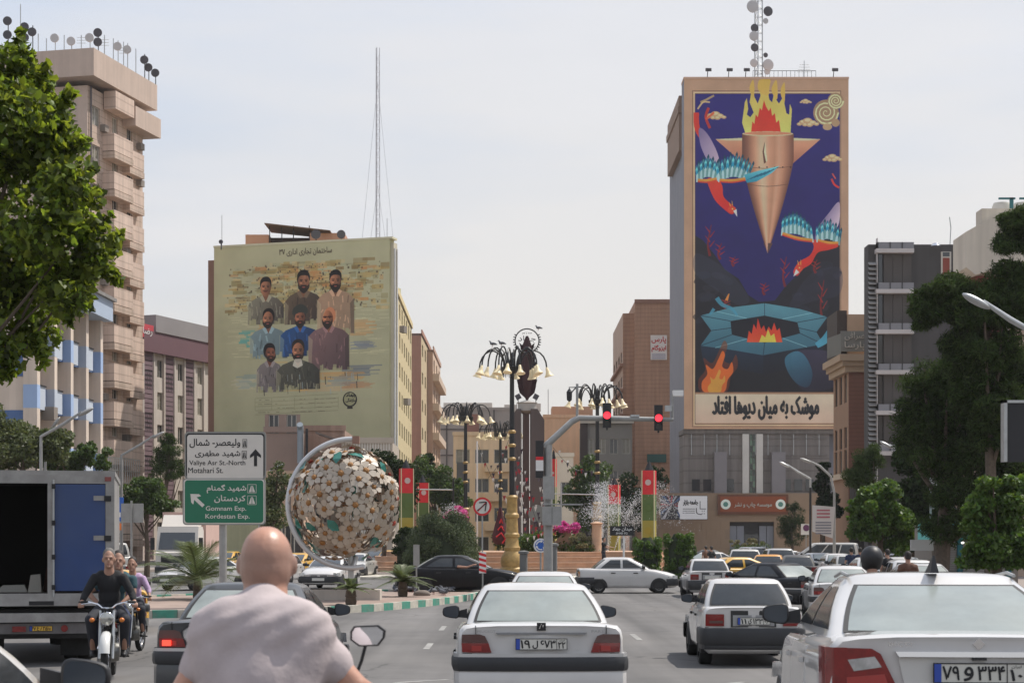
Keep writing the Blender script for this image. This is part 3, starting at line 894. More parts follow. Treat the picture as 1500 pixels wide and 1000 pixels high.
def person(label, loc, rz, J, cols, vox=.014, parts=('shirt','trousers'), hair='short', group=None, head_r=(.078,.098,.118), look=None, name='person', kid=None, seatdetail=True, detail=False):
    """J: joints in the person's frame, facing +Y: head, neck, sho (half width), pel, l/r elbow, hand, knee, ankle"""
    r = thing(name, label, 'person', loc, rz, group)
    hd = Vector(J['head']); nk = Vector(J['neck']); pl = Vector(J['pel']); sw = J.get('sw', .185)
    sm, tm, sk = cols
    bk = J.get('bulk'); chest = nk.lerp(pl, .30); belly = nk.lerp(pl, .66)
    caps = [(hd+Vector((0,-.02,-.05)), .058, nk+Vector((0,0,-.02)), .066)]
    ells = [(hd+Vector((0,-.012,.02)), head_r), (hd+Vector((0,.03,-.052)), (.056,.066,.068)), (hd+Vector((0,.098,-.012)), (.014,.022,.026)),
            (hd+Vector((.083,-.008,-.012)), (.011,.020,.030)), (hd+Vector((-.083,-.008,-.012)), (.011,.020,.030)),
            (hd+Vector((0,.078,-.07)), (.032,.018,.012)), (hd+Vector((0,.085,-.1)), (.026,.018,.018)), (hd+Vector((0,.074,.028)), (.056,.022,.014))]
    tors = [(nk+Vector((-sw*.9,0,-.075 if not bk else -.115)), .052, nk+Vector((sw*.9,0,-.075 if not bk else -.115)), .052, 1.0), (nk+Vector((0,-.01,-.05)), .07, chest, .12, .9)]
    tore = [(chest, (.165,.112,.17)), (chest+Vector((.09,-.02,.06)), (.10,.10,.11)), (chest+Vector((-.09,-.02,.06)), (.10,.10,.11)), (belly, (.148,.115,.16)), (pl+Vector((0,0,.03)), (.165,.13,.13))]
    body_c = list(caps); shirt_c = []; trou_c = []
    if bk:
        ells[0] = (hd+Vector((0,-.015,.008)), (.079,.096,.100)); ells.append((hd+Vector((0,-.03,-.025)), (.078,.082,.088)))
        body_c.append((hd+Vector((0,-.025,-.06)), .064, nk+Vector((0,-.01,-.03)), .076))
        tore += [(chest+Vector((0,-.02,.02)), (.150*bk,.118,.16)), (belly+Vector((0,0,.02)), (.148*bk,.13,.20)), (pl+Vector((0,0,.04)), (.165*bk,.145,.14))]
        for s_ in (-1, 1):
            tors += [(nk+Vector((s_*.03,-.02,-.02)), .060, nk+Vector((s_*(sw-.03),-.005,-.108)), .062), (chest+Vector((s_*.12,-.01,.05)), .10, belly+Vector((s_*.07,0,0)), .10)]
        tors.append((nk+Vector((0,-.015,-.035)), .082, nk+Vector((0,-.015,.005)), .080))
    for sd in ('l', 'r'):
        sg = -1 if sd == 'l' else 1
        shd = nk+Vector((sg*sw, 0, -.085 if not bk else -.115))
        el = Vector(J[sd+'el']); hn = Vector(J[sd+'ha']); kn = Vector(J[sd+'kn']); an = Vector(J[sd+'an'])
        hip = pl+Vector((sg*.09, .0, -.02))
        body_c += [(shd, .052, el, .04), (el, .041, hn, .027), (hip, .085, kn, .056), (kn, .055, an, .036)]
        fw = (hn-el).normalized()
        # hand: palm, four fingers curled and a thumb
        pc = hn+fw*.045
        side = Vector((sg, 0, 0)); dn = J.get('grip', Vector((0, 0, -1)))
        body_c.append((hn, .026, pc, .034, .8))
        for q in range(4):
            b0 = pc+fw*.02+side*((q-1.5)*.021); b1 = b0+fw*(.034-.004*abs(q-1.4))+dn*.008; b2 = b1+dn*.028-fw*.004
            body_c += [(b0, .011, b1, .010), (b1, .010, b2, .0085)]
        t0 = pc-side*.028; t1 = t0-side*.012+fw*.03+dn*.01; body_c.append((t0, .013, t1, .010)); body_c.append((t1, .010, t1+fw*.022+dn*.012, .009))
        sl = J.get('sleeve', .55)
        if sl <= 1: se = shd.lerp(el, sl); shirt_c += [(shd, .066, se, .061)]
        else: se = el.lerp(hn, sl-1); shirt_c += [(shd, .066, el, .053), (el, .053, se, .042)]
        trou_c += [(hip, .105, kn, .075), (kn, .075, an+Vector((0,0,.06)), .055)]
        # foot
        ft = J.get('toe', Vector((0,1,0)))
        sh = MB(); 
        me = grow('shoe', [(an+Vector((0,0,-.035)), .046, an+ft*.12+Vector((0,0,-.052)), .036), (an, .05, an+Vector((0,0,-.05)), .048)], [], .014, black, 3)
        link('shoe', me, r)
    body_c += [(nk+Vector((-sw*.9,0,-.08)), .045, nk+Vector((sw*.9,0,-.08)), .045), (nk, .07, pl, .10)]
    link('body', grow('body', body_c, ells+[(chest, (.15,.095,.16)), (belly, (.13,.095,.15)), (pl, (.145,.11,.11))], vox*.62 if detail else vox*.8, sk, 4), r)
    me = grow('shirt', tors+shirt_c, tore, vox, sm, 14 if detail else 7)
    # torn open at neckline is not needed: collar ring closes it
    if detail:
        def fn(a):
            x, y, z = a[:,0], a[:,1], a[:,2]
            return (.0028*(1-2*np.abs(np.sin(15*(np.abs(x)*1.1+z)+3*np.sin(7*x)+np.sin(23*z))))**1*np.clip((abs(x)-.06)*9, 0, 1) + .0022*np.sin(61*(z-x*.8)+4*np.sin(14*z)) + .0015*np.sin(13*x+3*np.sin(8*z)) + .002*np.sin(30*z+2*np.sin(11*x))*np.clip(1.2-z, 0, 1)*3).astype(np.float32)
        displace(me, fn)
    link('shirt', me, r)
    if detail:
        cb = MB(); vv = []
        for i in range(5):
            for q in range(24):
                a = 2*PI*q/24; rr_ = (.090, .100, .103, .096, .086)[i]
                vv.append((nk.x+math.cos(a)*rr_*(1+.05*math.sin(5*a)), nk.y-.012+math.sin(a)*rr_*.92, nk.z+(-.03,-.018,.0,.018,.022)[i]+.012*math.sin(a)*-1+.006*math.sin(3*a+1)))
        cb.add(vv, [(i*24+j, i*24+(j+1)%24, (i+1)*24+(j+1)%24, (i+1)*24+j) for i in range(4) for j in range(24)])
        cb.build('collar', sm, r, 60)
    link('trousers', grow('trousers', trou_c, [(pl+Vector((0,0,-.02)), (.178,.135,.12))], vox, tm, 5), r)
    if hair:
        hm = hair_gr if hair == 'grey' else hair_dk
        if hair == 'helmet':
            me = grow('helmet', [], [(hd+Vector((0,-.005,.03)), (.135,.155,.145)), (hd+Vector((0,.02,-.05)), (.12,.13,.08))], .014, black, 4)
            link('helmet', me, r)
        else:
            me = grow('hair', [], [(hd+Vector((0,-.03,.055)), (head_r[0]+.006, head_r[1]-.004, head_r[2]-.018)), (hd+Vector((0,-.055,.0)), (head_r[0]-.0, .055, .07))], .009, hm, 3)
            link('hair', me, r)
    # face
    eye = MB(); 
    for s in (-1, 1):
        eye.sph((hd.x+s*.031, hd.y+.086, hd.z+.005), .0045, 0, (1.6,.6,.7), 8)
    eye.build('eyes', mat('eye_dark', (.03,.02,.018), .3), r)
    MB().sph((hd.x, hd.y+.094, hd.z-.066), .02, 0, (1.1,.3,.2), 8).build('mouth', mat('lips', (.25,.09,.08), .6), r)
    bw = MB()
    for s in (-1, 1): bw.box((hd.x+s*.032, hd.y+.094, hd.z+.022), (.032,.006,.004))
    bw.build('eyebrows', hair_dk, r)
    return r

# ------------------------------------------------------------------ motorcycle: heading +Y, origin under the middle
def motorcycle(label, loc, rz, mirrors='small', tank='dark', scale=1.0, group=None):
    r = thing('motorcycle', label, 'motorcycle', loc, rz, group)
    tm = mat('tank_'+tank, {'dark': (.02,.02,.03), 'red': (.25,.02,.02)}[tank], .3, coat=.8)
    for (y, nm) in ((.64, 'front_wheel'), (-.60, 'rear_wheel')):
        w = MB().lathe([(.24,-.03),(.285,-.045),(.305,-.02),(.308,0),(.305,.02),(.285,.045),(.24,.03)], 28, (0,y,.308), axis='x', caps=False)
        wo = w.build(nm, rubber, r, fix=True)
        rm = MB().lathe([(.225,-.02),(.245,-.028),(.245,.028),(.225,.02)], 28, (0,y,.308), axis='x', caps=False).lathe([(.04,-.05),(.04,.05)], 12, (0,y,.308), axis='x')
        for q in range(18):
            a = 2*PI*q/18; sd = .03 if q % 2 else -.03
            rm.tube([(sd, y+math.cos(a)*.04, .308+math.sin(a)*.04), (0, y+math.cos(a+.25)*.23, .308+math.sin(a+.25)*.23)], .003, 4)
        rm.build('rim', chrome, wo)
    for s in (-1, 1):
        MB().tube([(s*.085,.64,.308),(s*.085,.50,.66),(s*.085,.42,.92)], [.016,.02,.018], 10).build('fork_leg', steel, r)
    def mg(y0, r0, a0, a1, nm, mt, w=.065):
        b = MB(); n = 10
        for i in range(n):
            pass
        vs = []
        for i in range(n+1):
            a = R(a0+(a1-a0)*i/n)
            for (x, dr) in ((-w,-.03),(-w*.6,.005),(0,.015),(w*.6,.005),(w,-.03)):
                vs.append((x, y0+math.cos(a)*(r0+dr), .308+math.sin(a)*(r0+dr)))
        b.add(vs, [(i*5+j, i*5+j+1, (i+1)*5+j+1, (i+1)*5+j) for i in range(n) for j in range(4)])
        b.build(nm, mt, r, 50)
    mg(.64, .345, 15, 150, 'front_mudguard', mat('mudguard_pale', (.6,.6,.58), .3, coat=.5))
    mg(-.60, .35, 20, 165, 'rear_mudguard', black)
    hl = MB().lathe([(.03,-.10),(.07,-.085),(.088,-.03),(.09,.02),(.083,.03)], 20, (0,.50,.82), axis='y').build('headlight', chrome, r, fix=True)
    MB().lathe([(.083,.026),(.06,.045),(.02,.052)], 20, (0,.50,.82), axis='y').build('lens', mat('headlamp_glass', (.45,.45,.42), .08, metal=.6, var=.2, scale=30), hl)
    for s in (-1, 1):
        MB().tube([(s*.09,.45,.80),(s*.17,.45,.80)], .008, 6).build('indicator_stalk', dark, r)
        MB().sph((s*.19,.46,.80), .035, 0, (1,.9,.9), 10).build('indicator', lamp_amber, r)
    MB().tube([(-.36,.22,1.02),(-.25,.30,1.03),(-.12,.36,1.0),(-.06,.38,.95),(.06,.38,.95),(.12,.36,1.0),(.25,.30,1.03),(.36,.22,1.02)], .012, 8).build('handlebar', chrome, r)
    for s in (-1, 1):
        MB().tube([(s*.25,.30,1.03),(s*.37,.215,1.02)], .019, 8).build('grip', rubber, r)
        MB().tube([(s*.20,.37,1.02),(s*.34,.30,1.00)], .006, 6).build('lever', chrome, r)
        MB().lathe([(.03,-.03),(.042,0),(.038,.02),(.01,.024)], 14, (s*.05,.40,.93), axis='z').build('gauge', dark, r)
    if mirrors:
        for s in (-1, 1):
            if mirrors == 'wide':
                ax, zt_, hw, hh = .30, 1.245, .056, .034
                x0 = .27
            else:
                ax, zt_, hw, hh = .27, 1.17, .045, .03; x0 = .27
            MB().tube([(s*.2,.31,1.04),(s*.25,.30,zt_-.08),(s*x0,.31,zt_)], .006, 6).build('mirror_stem', dark, r)
            cx = s*x0
            pts = [(-hw,-.4*hh),(-hw*.5,-hh),(hw*.6,-hh*.95),(hw*.95,-.2*hh),(hw,.5*hh),(hw*.6,hh),(-hw*.8,hh*.9),(-hw,.4*hh)]
            pts = [(cx+a*s, zt_+b_) for a, b_ in pts]
            sh = MB().prism(pts, .30, .335, plane='xz').build('mirror_housing', black, r, 40, fix=True)
            pts2 = [(cx+(a-cx)*.88, zt_+(b_-zt_)*.86) for a, b_ in pts]
            MB().prism(pts2, .2965, .30, plane='xz').build('mirror_glass', mat('mirror_glass', (.8,.82,.86), .02, metal=1.0), sh, 0, fix=True)
    link('fuel_tank', grow('fuel_tank', [((0,.30,.84), .12, (0,.0,.82), .10)], [((0,.18,.86), (.135,.2,.1))], .02, tm, 3), r)
    link('seat', grow('seat', [((0,-.05,.79), .09, (0,-.58,.81), .08)], [((0,-.3,.79), (.13,.36,.06))], .02, rubber, 3), r)
    e = MB().lathe([(.05,-.14),(.12,-.13),(.14,-.05),(.14,.05),(.12,.13),(.05,.14)], 16, (0,.0,.36), axis='x')
    e.tube([(0,.08,.42),(0,.16,.66)], .07, 10)
    for k in range(6): e.lathe([(.09,0),(.09,.008)], 14, (0,.09+.02*k,.46+.03*k), axis='z')
    e.build('engine', mat('engine_metal', (.22,.22,.21), .4, metal=.7, var=.3, scale=14), r, fix=True)
    MB().tube([(.06,.2,.60),(.12,.24,.42),(.13,.1,.22),(.14,-.3,.24),(.15,-.8,.34)], [.02,.022,.025,.035,.04], 10).build('exhaust_pipe', chrome, r)
    MB().tube([(0,.40,.86),(0,.28,.5),(0,.02,.24),(0,-.25,.3),(0,-.3,.72),(0,.3,.78)], .02, 8).build('frame', dark, r)
    for s in (-1, 1):
        MB().tube([(s*.09,-.60,.308),(s*.1,-.42,.70)], .024, 8).build('shock_absorber', chrome, r)
        MB().tube([(s*.05,-.0,.30),(s*.26,.0,.30)], .014, 6).build('footrest', dark, r)
    MB().box((0,-.86,.66), (.12,.05,.07)).build('tail_light', lamp_red, r)
    MB().box((0,-.90,.52), (.2,.012,.14)).build('number_plate', plate_m, r)
    if scale != 1: r.scale = (scale,)*3
    return r

def riding(sleeve=.55, lean=.0, headturn=0, seat=.0, back=False):
    """joints of someone sitting on the motorcycle, in the motorcycle's frame"""
    y = seat
    return dict(head=Vector((0, y+.08+lean, 1.585)), neck=Vector((0, y+.04+lean, 1.42)), pel=Vector((0, y-.06, .94)),
                lel=Vector((-.30, y+.10+lean, 1.13)), rel=Vector((.30, y+.10+lean, 1.13)),
                lha=Vector((-.33, .19, 1.045)) if not back else Vector((-.14, y+.25, .98)), rha=Vector((.33, .19, 1.045)) if not back else Vector((.14, y+.25, .98)),
                lkn=Vector((-.22, y+.34, .80)), rkn=Vector((.22, y+.34, .80)), lan=Vector((-.20, y+.12, .38)), ran=Vector((.20, y+.12, .38)), sleeve=sleeve)
def standing(arm=None, sleeve=.5, stride=.1):
    J = dict(head=Vector((0,.03,1.62)), neck=Vector((0,0,1.47)), pel=Vector((0,0,.93)), lel=Vector((-.25,-.03,1.14)), rel=Vector((.25,-.03,1.14)),
             lha=Vector((-.26,.04,.90)), rha=Vector((.26,.04,.90)), lkn=Vector((-.1,stride,.50)), rkn=Vector((.1,-stride*.3,.50)),
             lan=Vector((-.1,stride,.09)), ran=Vector((.1,-stride*1.4,.09)), sleeve=sleeve)
    if arm == 'reach':
        J['rel'] = Vector((.22,.24,1.22)); J['rha'] = Vector((.12,.50,1.18)); J['lel'] = Vector((-.24,.18,1.16)); J['lha'] = Vector((-.1,.42,1.05))
    return J
# ------------------------------------------------------------------ painted walls: a small picture painter working in the photograph's scale
class Paint:
    def __init__(s, x0, x1, y0, y1, sc, col):
        s.x0, s.y0, s.sc = x0, y0, sc
        s.w, s.h = int((x1-x0)*sc), int((y1-y0)*sc)
        s.a = np.zeros((s.h, s.w, 3), dtype=np.float32); s.a[:] = np.array(col, dtype=np.float32)/255
        s.rng = np.random.default_rng(3)
    def poly(s, pts, col, alpha=1.0, col2=None, d=None, noise=0.0, smooth=False):
        """col2 with d=(dx,dy): blends across the shape along d"""
        if smooth: pts = cr(pts, 6)
        p = np.array([((x-s.x0)*s.sc, (y-s.y0)*s.sc) for x, y in pts], dtype=np.float64)
        x0, y0 = np.floor(p.min(0)).astype(int); x1, y1 = np.ceil(p.max(0)).astype(int)
        x0 = max(0, x0); y0 = max(0, y0); x1 = min(s.w, x1+1); y1 = min(s.h, y1+1)
        if x1 <= x0 or y1 <= y0: return
        X, Y = np.meshgrid(np.arange(x0, x1)+.5, np.arange(y0, y1)+.5)
        ins = np.zeros(X.shape, bool)
        n = len(p)
        for i in range(n):
            xa, ya = p[i]; xb, yb = p[(i+1) % n]
            if ya == yb: continue
            c = ((ya > Y) != (yb > Y)) & (X < (xb-xa)*(Y-ya)/(yb-ya)+xa)
            ins ^= c
        col = np.array(col, dtype=np.float32)/255
        if col2 is not None:
            c2 = np.array(col2, dtype=np.float32)/255
            dx, dy = d or (0, 1)
            pr = X*dx+Y*dy; lo, hi = (p@np.array([dx, dy])).min(), (p@np.array([dx, dy])).max()
            t = np.clip((pr-lo)/max(1e-6, hi-lo), 0, 1)[..., None].astype(np.float32)
            cc = col*(1-t)+c2*t
        else: cc = np.broadcast_to(col, X.shape+(3,))
        if noise: cc = cc*(1+noise*s.rng.standard_normal(X.shape)[..., None])
        m = ins[..., None]*alpha
        s.a[y0:y1, x0:x1] = s.a[y0:y1, x0:x1]*(1-m)+np.clip(cc, 0, 1)*m
    def rect(s, x0, x1, y0, y1, col, alpha=1.0, **k): s.poly([(x0,y0),(x1,y0),(x1,y1),(x0,y1)], col, alpha, **k)
    def ell(s, x, y, rx, ry, col, alpha=1.0, a=0.0, **k):
        ca, sa = math.cos(a), math.sin(a)
        s.poly([(x+rx*math.cos(t)*ca-ry*math.sin(t)*sa, y+rx*math.cos(t)*sa+ry*math.sin(t)*ca) for t in [2*PI*i/20 for i in range(20)]], col, alpha, **k)
    def line(s, pts, w, col, alpha=1.0, smooth=True, w2=None):
        if smooth: pts = cr(pts, 6, closed=False)
        n = len(pts); L1 = []; L2 = []
        for i, (x, y) in enumerate(pts):
            a = pts[max(0, i-1)]; b = pts[min(n-1, i+1)]
            dx, dy = b[0]-a[0], b[1]-a[1]; l = math.hypot(dx, dy) or 1
            ww = (w + ((w2 if w2 is not None else w)-w)*i/(n-1))/2
            L1.append((x-dy/l*ww, y+dx/l*ww)); L2.append((x+dy/l*ww, y-dx/l*ww))
        s.poly(L1+L2[::-1], col, alpha)
    def done(s, gain):
        a = np.clip(s.a, 0, 1)
        l = np.where(a <= .04045, a/12.92, ((a+.055)/1.055)**2.4)
        l = (l/.35)**1.22*.35*gain
        l = np.clip(l, 0, .8)
        return np.where(l <= .0031308, l*12.92, 1.055*np.power(l, 1/2.4)-.055).astype(np.float32)

def cr(pts, n=6, closed=True):
    out = []; k = len(pts)
    rng = range(k) if closed else range(k-1)
    for i in rng:
        if closed: p0, p1, p2, p3 = pts[i-1], pts[i], pts[(i+1) % k], pts[(i+2) % k]
        else: p0, p1, p2, p3 = pts[max(0,i-1)], pts[i], pts[i+1], pts[min(k-1,i+2)]
        for j in range(n):
            t = j/n
            out.append(tuple(.5*((2*p1[q])+(-p0[q]+p2[q])*t+(2*p0[q]-5*p1[q]+4*p2[q]-p3[q])*t*t+(-p0[q]+3*p1[q]-3*p2[q]+p3[q])*t**3) for q in (0, 1)))
    if not closed: out.append(pts[-1])
    return out

GAIN = 1.5
def paint_tower():
    """tall mural: granite frame, night-blue field, falling flaming cone, two firebirds, clouds, rocks and a stone well with fire"""
    p = Paint(1002, 1243, 116, 628, 3.2, (168,140,118))
    rng = random.Random(5)
    for _ in range(2500):
        x, y = rng.uniform(1002,1243), rng.uniform(116,628)
        p.rect(x, x+rng.uniform(.4,1.4), y, y+rng.uniform(.4,1.2), rng.choice([(150,118,100),(190,165,140),(172,132,112)]), .5)
    for (o, c, w) in ((12,(120,96,80),.8),(14,(196,170,140),1.5),(16,(110,88,74),1.0)):
        x0, x1, y0, y1 = 1002+o, 1243-o+1, 116+o+5, 628-o+9
        for q in ((x0,x1,y0,y0+w),(x0,x1,y1-w,y1),(x0,x0+w,y0,y1),(x1-w,x1,y0,y1)): p.rect(*q, c)
    X0, X1, Y0, Y1 = 1018.5, 1230, 138, 574
    p.rect(X0, X1, Y0, Y1, (48,40,112), col2=(38,32,84), d=(0,1))
    # storm rocks
    p.poly([(X0,345),(1030,352),(1046,372),(1062,395),(1082,408),(1096,432),(1112,442),(1135,440),(1150,420),(1170,400),(1190,380),(1205,352),(1222,340),(X1,335),(X1,Y1),(X0,Y1)], (42,40,50), col2=(24,24,32), d=(0,1))
    for _ in range(70):
        x, y = rng.uniform(X0,X1), rng.uniform(380,470); r = rng.uniform(4,14)
        if abs(x-1118) < 26-(y-440)*.9: continue
        p.ell(x, y, r, r*.5, rng.choice([(60,58,68),(34,32,42),(50,54,66),(28,27,34)]), .45, a=rng.uniform(-.7,.7))
    p.poly([(X0,372),(1042,380),(1072,402),(1098,438),(1080,446),(1050,425),(X0,400)], (70,76,92), .35, smooth=True)
    p.poly([(X1,392),(1190,400),(1165,430),(1158,450),(1195,440),(X1,430)], (64,66,84), .35, smooth=True)
    for (x, y, l) in ((1040,375,46),(1055,380,24),(1150,420,44),(1120,432,18),(1205,470,60),(1195,400,20),(1075,390,14),(1063,452,14)):
        p.line([(x,y),(x-3,y-l*.4),(x+2,y-l)], 4, (120,34,36), .9, w2=1)
        for k in range(4): p.line([(x,y-l*(.3+.15*k)),(x+(-1)**k*7,y-l*(.5+.15*k))], 2, (150,44,38), .9, w2=.6)
    # clouds
    def cloud(cx, cy, s):
        for (a, b, r) in ((-12,2,4),(-7,-1,5.5),(0,-3,7),(7,0,6),(13,2,4),(3,3,5),(-4,3,4)):
            p.ell(cx+a*s, cy+b*s, r*s, r*s*.6, (178,150,116)); p.ell(cx+a*s, cy+b*s-.8*s, r*s*.6, r*s*.34, (206,184,148), .8)
    cloud(1048,170,.95); cloud(1180,149,.55); cloud(1219,232,.9); cloud(1183,180,1.0)
    for (cx, cy, r0) in ((1210,165,19),(1224,148,12)):
        p.ell(cx, cy, r0, r0, (150,126,100)); 
        pts = [(cx+math.cos(t*.5)*r0*.95*(1-t/40), cy+math.sin(t*.5)*r0*.95*(1-t/40)) for t in range(38)]
        p.line(pts, 2.6, (212,190,152), .95, smooth=False, w2=1.0)
    p.ell(1212,186,7,5,(170,146,116)); p.ell(1224,180,6,6,(160,136,108))
    # the flames standing on the falling cone
    fl = [(1092,196),(1087,180),(1089,165),(1091,150),(1094,144),(1096,160),(1094,168),(1099,172),(1104,165),(1098,150),(1100,138),(1103,126),(1105,142),(1110,152),(1114,140),(1111,128),(1114,118),(1121,112),(1127,118),(1124,130),(1127,146),(1131,150),(1134,136),(1131,128),(1136,120),(1138,132),(1137,146),(1141,152),(1146,144),(1144,130),(1147,124),(1150,138),(1149,152),(1152,166),(1156,168),(1157,152),(1160,160),(1159,178),(1158,196)]
    p.poly(fl, (224,158,84), col2=(236,188,110), d=(0,1))
    p.poly([(1100,196),(1102,178),(1105,182),(1107,168),(1110,172),(1113,158),(1116,162),(1119,147),(1122,156),(1126,163),(1129,158),(1131,170),(1135,166),(1137,180),(1141,176),(1144,196)], (200,52,44), col2=(214,66,44), d=(0,1))
    # cone, fins
    for s in (-1, 1):
        c = 1125
        p.poly([(c+s*36, 202), (c+s*77, 204), (c+s*36, 240)], (196,150,122), col2=(160,112,92), d=(0,1))
        p.poly([(c+s*36, 202), (c+s*77, 204), (c+s*60, 206), (c+s*36, 206)], (224,184,152))
    body = [(1087,196),(1098,194),(1125,193),(1150,194),(1162,196),(1162,232),(1158,270),(1150,305),(1140,335),(1127,369),(1124,371),(1118,362),(1108,332),(1096,290),(1089,250)]
    n = 24
    sh = [(120,82,68),(150,108,88),(186,140,112),(214,170,138),(230,190,158),(226,182,150),(206,160,130),(196,150,120),(214,170,140),(206,158,128),(176,130,104),(138,98,80)]
    def wx(y):
        if y < 232: return 1087, 1162
        t = (y-232)/(371-232)
        return 1087+37.5*t**1.25, 1162-37.5*t**1.22
    ys = list(range(196, 370, 4))
    sh0 = sh; sh = []
    for k in range(48):
        t = k/47*(len(sh0)-1); i0 = min(len(sh0)-2, int(t)); t -= i0
        sh.append(tuple((sh0[i0][q]*(1-t)+sh0[i0+1][q]*t)*.9 for q in (0,1,2)))
    for k in range(len(sh)):
        a, b = k/len(sh), (k+1)/len(sh)+.01
        L1 = [(wx(y)[0]+(wx(y)[1]-wx(y)[0])*a, y) for y in ys+[370]]; L2 = [(wx(y)[0]+(wx(y)[1]-wx(y)[0])*b, y) for y in ys+[370]]
        p.poly(L1+L2[::-1], sh[k], .97)
    p.ell(1124.5, 196, 37.5, 3.4, (226,182,150)); p.ell(1124.5, 195.6, 35.5, 2.4, (196,98,70), .6)
    p.poly([(1118,356),(1132,356),(1125,371)], (96,72,66)); p.poly([(1121,356),(1125,356),(1124,371)], (186,150,130))
    for yy in (244, 270): p.line([(wx(yy)[0], yy), (1124, yy+3), (wx(yy)[1], yy)], .8, (110,78,64), .9)
    for k in range(5): p.ell(1112+k*11.5, 245, 1.1, 1.1, (50,36,34))
    p.poly([(1120,208),(1117,222),(1119,240),(1122,238),(1120,222)], (104,72,60)); p.poly([(1121,208),(1119,222),(1122,237),(1124,236),(1122,222)], (226,186,158))
    # firebirds
    def bird(pts_body, wings, tail, head, beak, crest):
        p.poly(tail, (120,108,138), col2=(196,178,186), d=(1,.4), smooth=True)
        p.poly(pts_body, (206,70,50), col2=(178,48,46), d=(.3,1), smooth=True)
        for (x0, y0, x1, y1, n_, ln, sg) in wings:
            for row, (cc, f) in enumerate((((214,150,70),.22),((28,96,122),1.0),((104,176,190),.84),((42,128,150),.66),((150,208,206),.40))):
                for i in range(n_):
                    t = i/(n_-1); x = x0+(x1-x0)*t; y = y0+(y1-y0)*t
                    a = -PI/2 + sg*(t-.3)*.9; l = ln*f*(1-.35*abs(t-.45))
                    w = 3.4; y_ = y-7*math.sin(PI*t); kf = .72 if i % 2 else 1.1
                    l *= 1.12 if i % 2 else .96
                    tx, ty = x+math.cos(a)*l, y_+math.sin(a)*l
                    p.poly([(x-w*.6,y_+3),(x+w*.6,y_+3),(tx+w*.5,ty+2),(tx+w*.1,ty-1.8),(tx-w*.5,ty+2)], tuple(min(255, int(v*kf)) for v in cc), .97)
            p.line([(x0,y0),((x0+x1)/2,(y0+y1)/2+1.5),(x1,y1)], 4.4, (212,140,66))
            p.line([(x0,y0+2),((x0+x1)/2,(y0+y1)/2+4),(x1,y1+2)], 2.2, (190,74,50))
        p.ell(*head, (212,74,50)); p.poly(beak, (214,204,180)); 
        for c in crest: p.line(c, 1.6, (226,150,70), 1, w2=.5)
        p.ell(head[0]+1, head[1]-1, 1.0, 1.0, (250,220,120))
    p.line([(1020,165),(1022,190),(1038,215)], 8, (190,60,44), .95); p.line([(1026,150),(1035,146),(1046,140)], 3, (170,150,110), .9); p.line([(1022,160),(1030,150),(1040,150)], 2.4, (196,176,130), .9)
    p.line([(1040,188),(1034,172),(1038,158)], 4, (176,60,48), .9); p.line([(1034,175),(1046,165)], 3, (196,90,60), .9)
    bird([(1036,262),(1050,262),(1058,272),(1060,288),(1072,300),(1078,306),(1072,314),(1060,306),(1048,294),(1040,278)],
         [(1022,264,1050,262,11,26,.3),(1054,264,1092,262,14,30,.7)],
         [(1024,188),(1036,196),(1050,222),(1057,250),(1056,262),(1046,260),(1036,236),(1026,212)], (1072,307,6,5), [(1074,309),(1080,318),(1079,306)], [[(1070,302),(1068,296)],[(1073,301),(1072,294)]])
    p.poly([(1090,256),(1112,250),(1142,243),(1130,254),(1108,266),(1094,268)], (46,132,152), col2=(126,192,196), d=(0,-1))
    for k in range(6): p.line([(1094+k*5,264-k*1.5),(1110+k*6,256-k*2.2)], .8, (24,84,108), .9)
    p.line([(1229,275),(1222,270),(1218,262)], 3, (186,60,50)); p.line([(1224,262),(1219,254)], 2, (196,90,70))
    bird([(1190,352),(1204,352),(1228,360),(1214,366),(1198,370),(1188,386),(1176,394),(1168,404),(1162,398),(1170,384),(1186,374),(1192,362)],
         [(1146,342,1190,352,15,27,-.2),(1198,352,1228,356,10,24,.3)],
         [(1229,296),(1214,312),(1198,334),(1194,352),(1206,352),(1220,340),(1229,326)], (1170,393,6,5), [(1166,394),(1162,405),(1171,399)], [[(1170,388),(1168,381)],[(1173,388),(1173,380)]])
    # stone well with fire (plain stand-in for the lower scene)
    st1, st2, st3 = (92,138,148), (60,98,112), (40,66,84)
    well = [(1026,462),(1072,450),(1120,444),(1170,452),(1212,464),(1196,486),(1206,504),(1160,512),(1118,520),(1070,512),(1026,506),(1042,484)]
    p.poly(well, st1, col2=st2, d=(0,1))
    p.poly([(1026,506),(1070,512),(1118,520),(1118,548),(1080,540),(1030,530)], (34,52,70), col2=(20,28,44), d=(0,1))
    p.poly([(1118,520),(1160,512),(1206,504),(1204,528),(1160,540),(1118,548)], (26,40,56), col2=(18,22,36), d=(0,1))
    p.poly([(1070,470),(1120,462),(1168,472),(1172,488),(1120,502),(1072,490)], (24,26,38))
    for (a, b) in (((1026,462),(1070,470)),((1212,464),(1168,472)),((1026,506),(1072,490)),((1206,504),(1172,488)),((1120,444),(1120,462)),((1118,520),(1120,502)),((1042,484),(1071,480)),((1196,486),(1170,480))):
        p.line([a, b], 1.1, (30,58,74), .9, smooth=False)
    for (a, b) in (((1050,456),(1094,466)),((1190,458),(1146,467)),((1048,509),(1094,496)),((1182,508),(1146,495))): p.line([a, b], .8, (150,192,196), .7, smooth=False)
    fr = [(1094,501),(1097,484),(1101,489),(1104,474),(1108,482),(1110,466),(1115,482),(1119,476),(1122,486),(1126,478),(1130,484),(1134,472),(1138,484),(1142,480),(1146,501)]
    p.poly(fr, (196,56,40), col2=(222,84,48), d=(0,1)); p.poly([(1112,501),(1116,490),(1121,494),(1125,482),(1129,492),(1134,488),(1137,501)], (232,176,78))
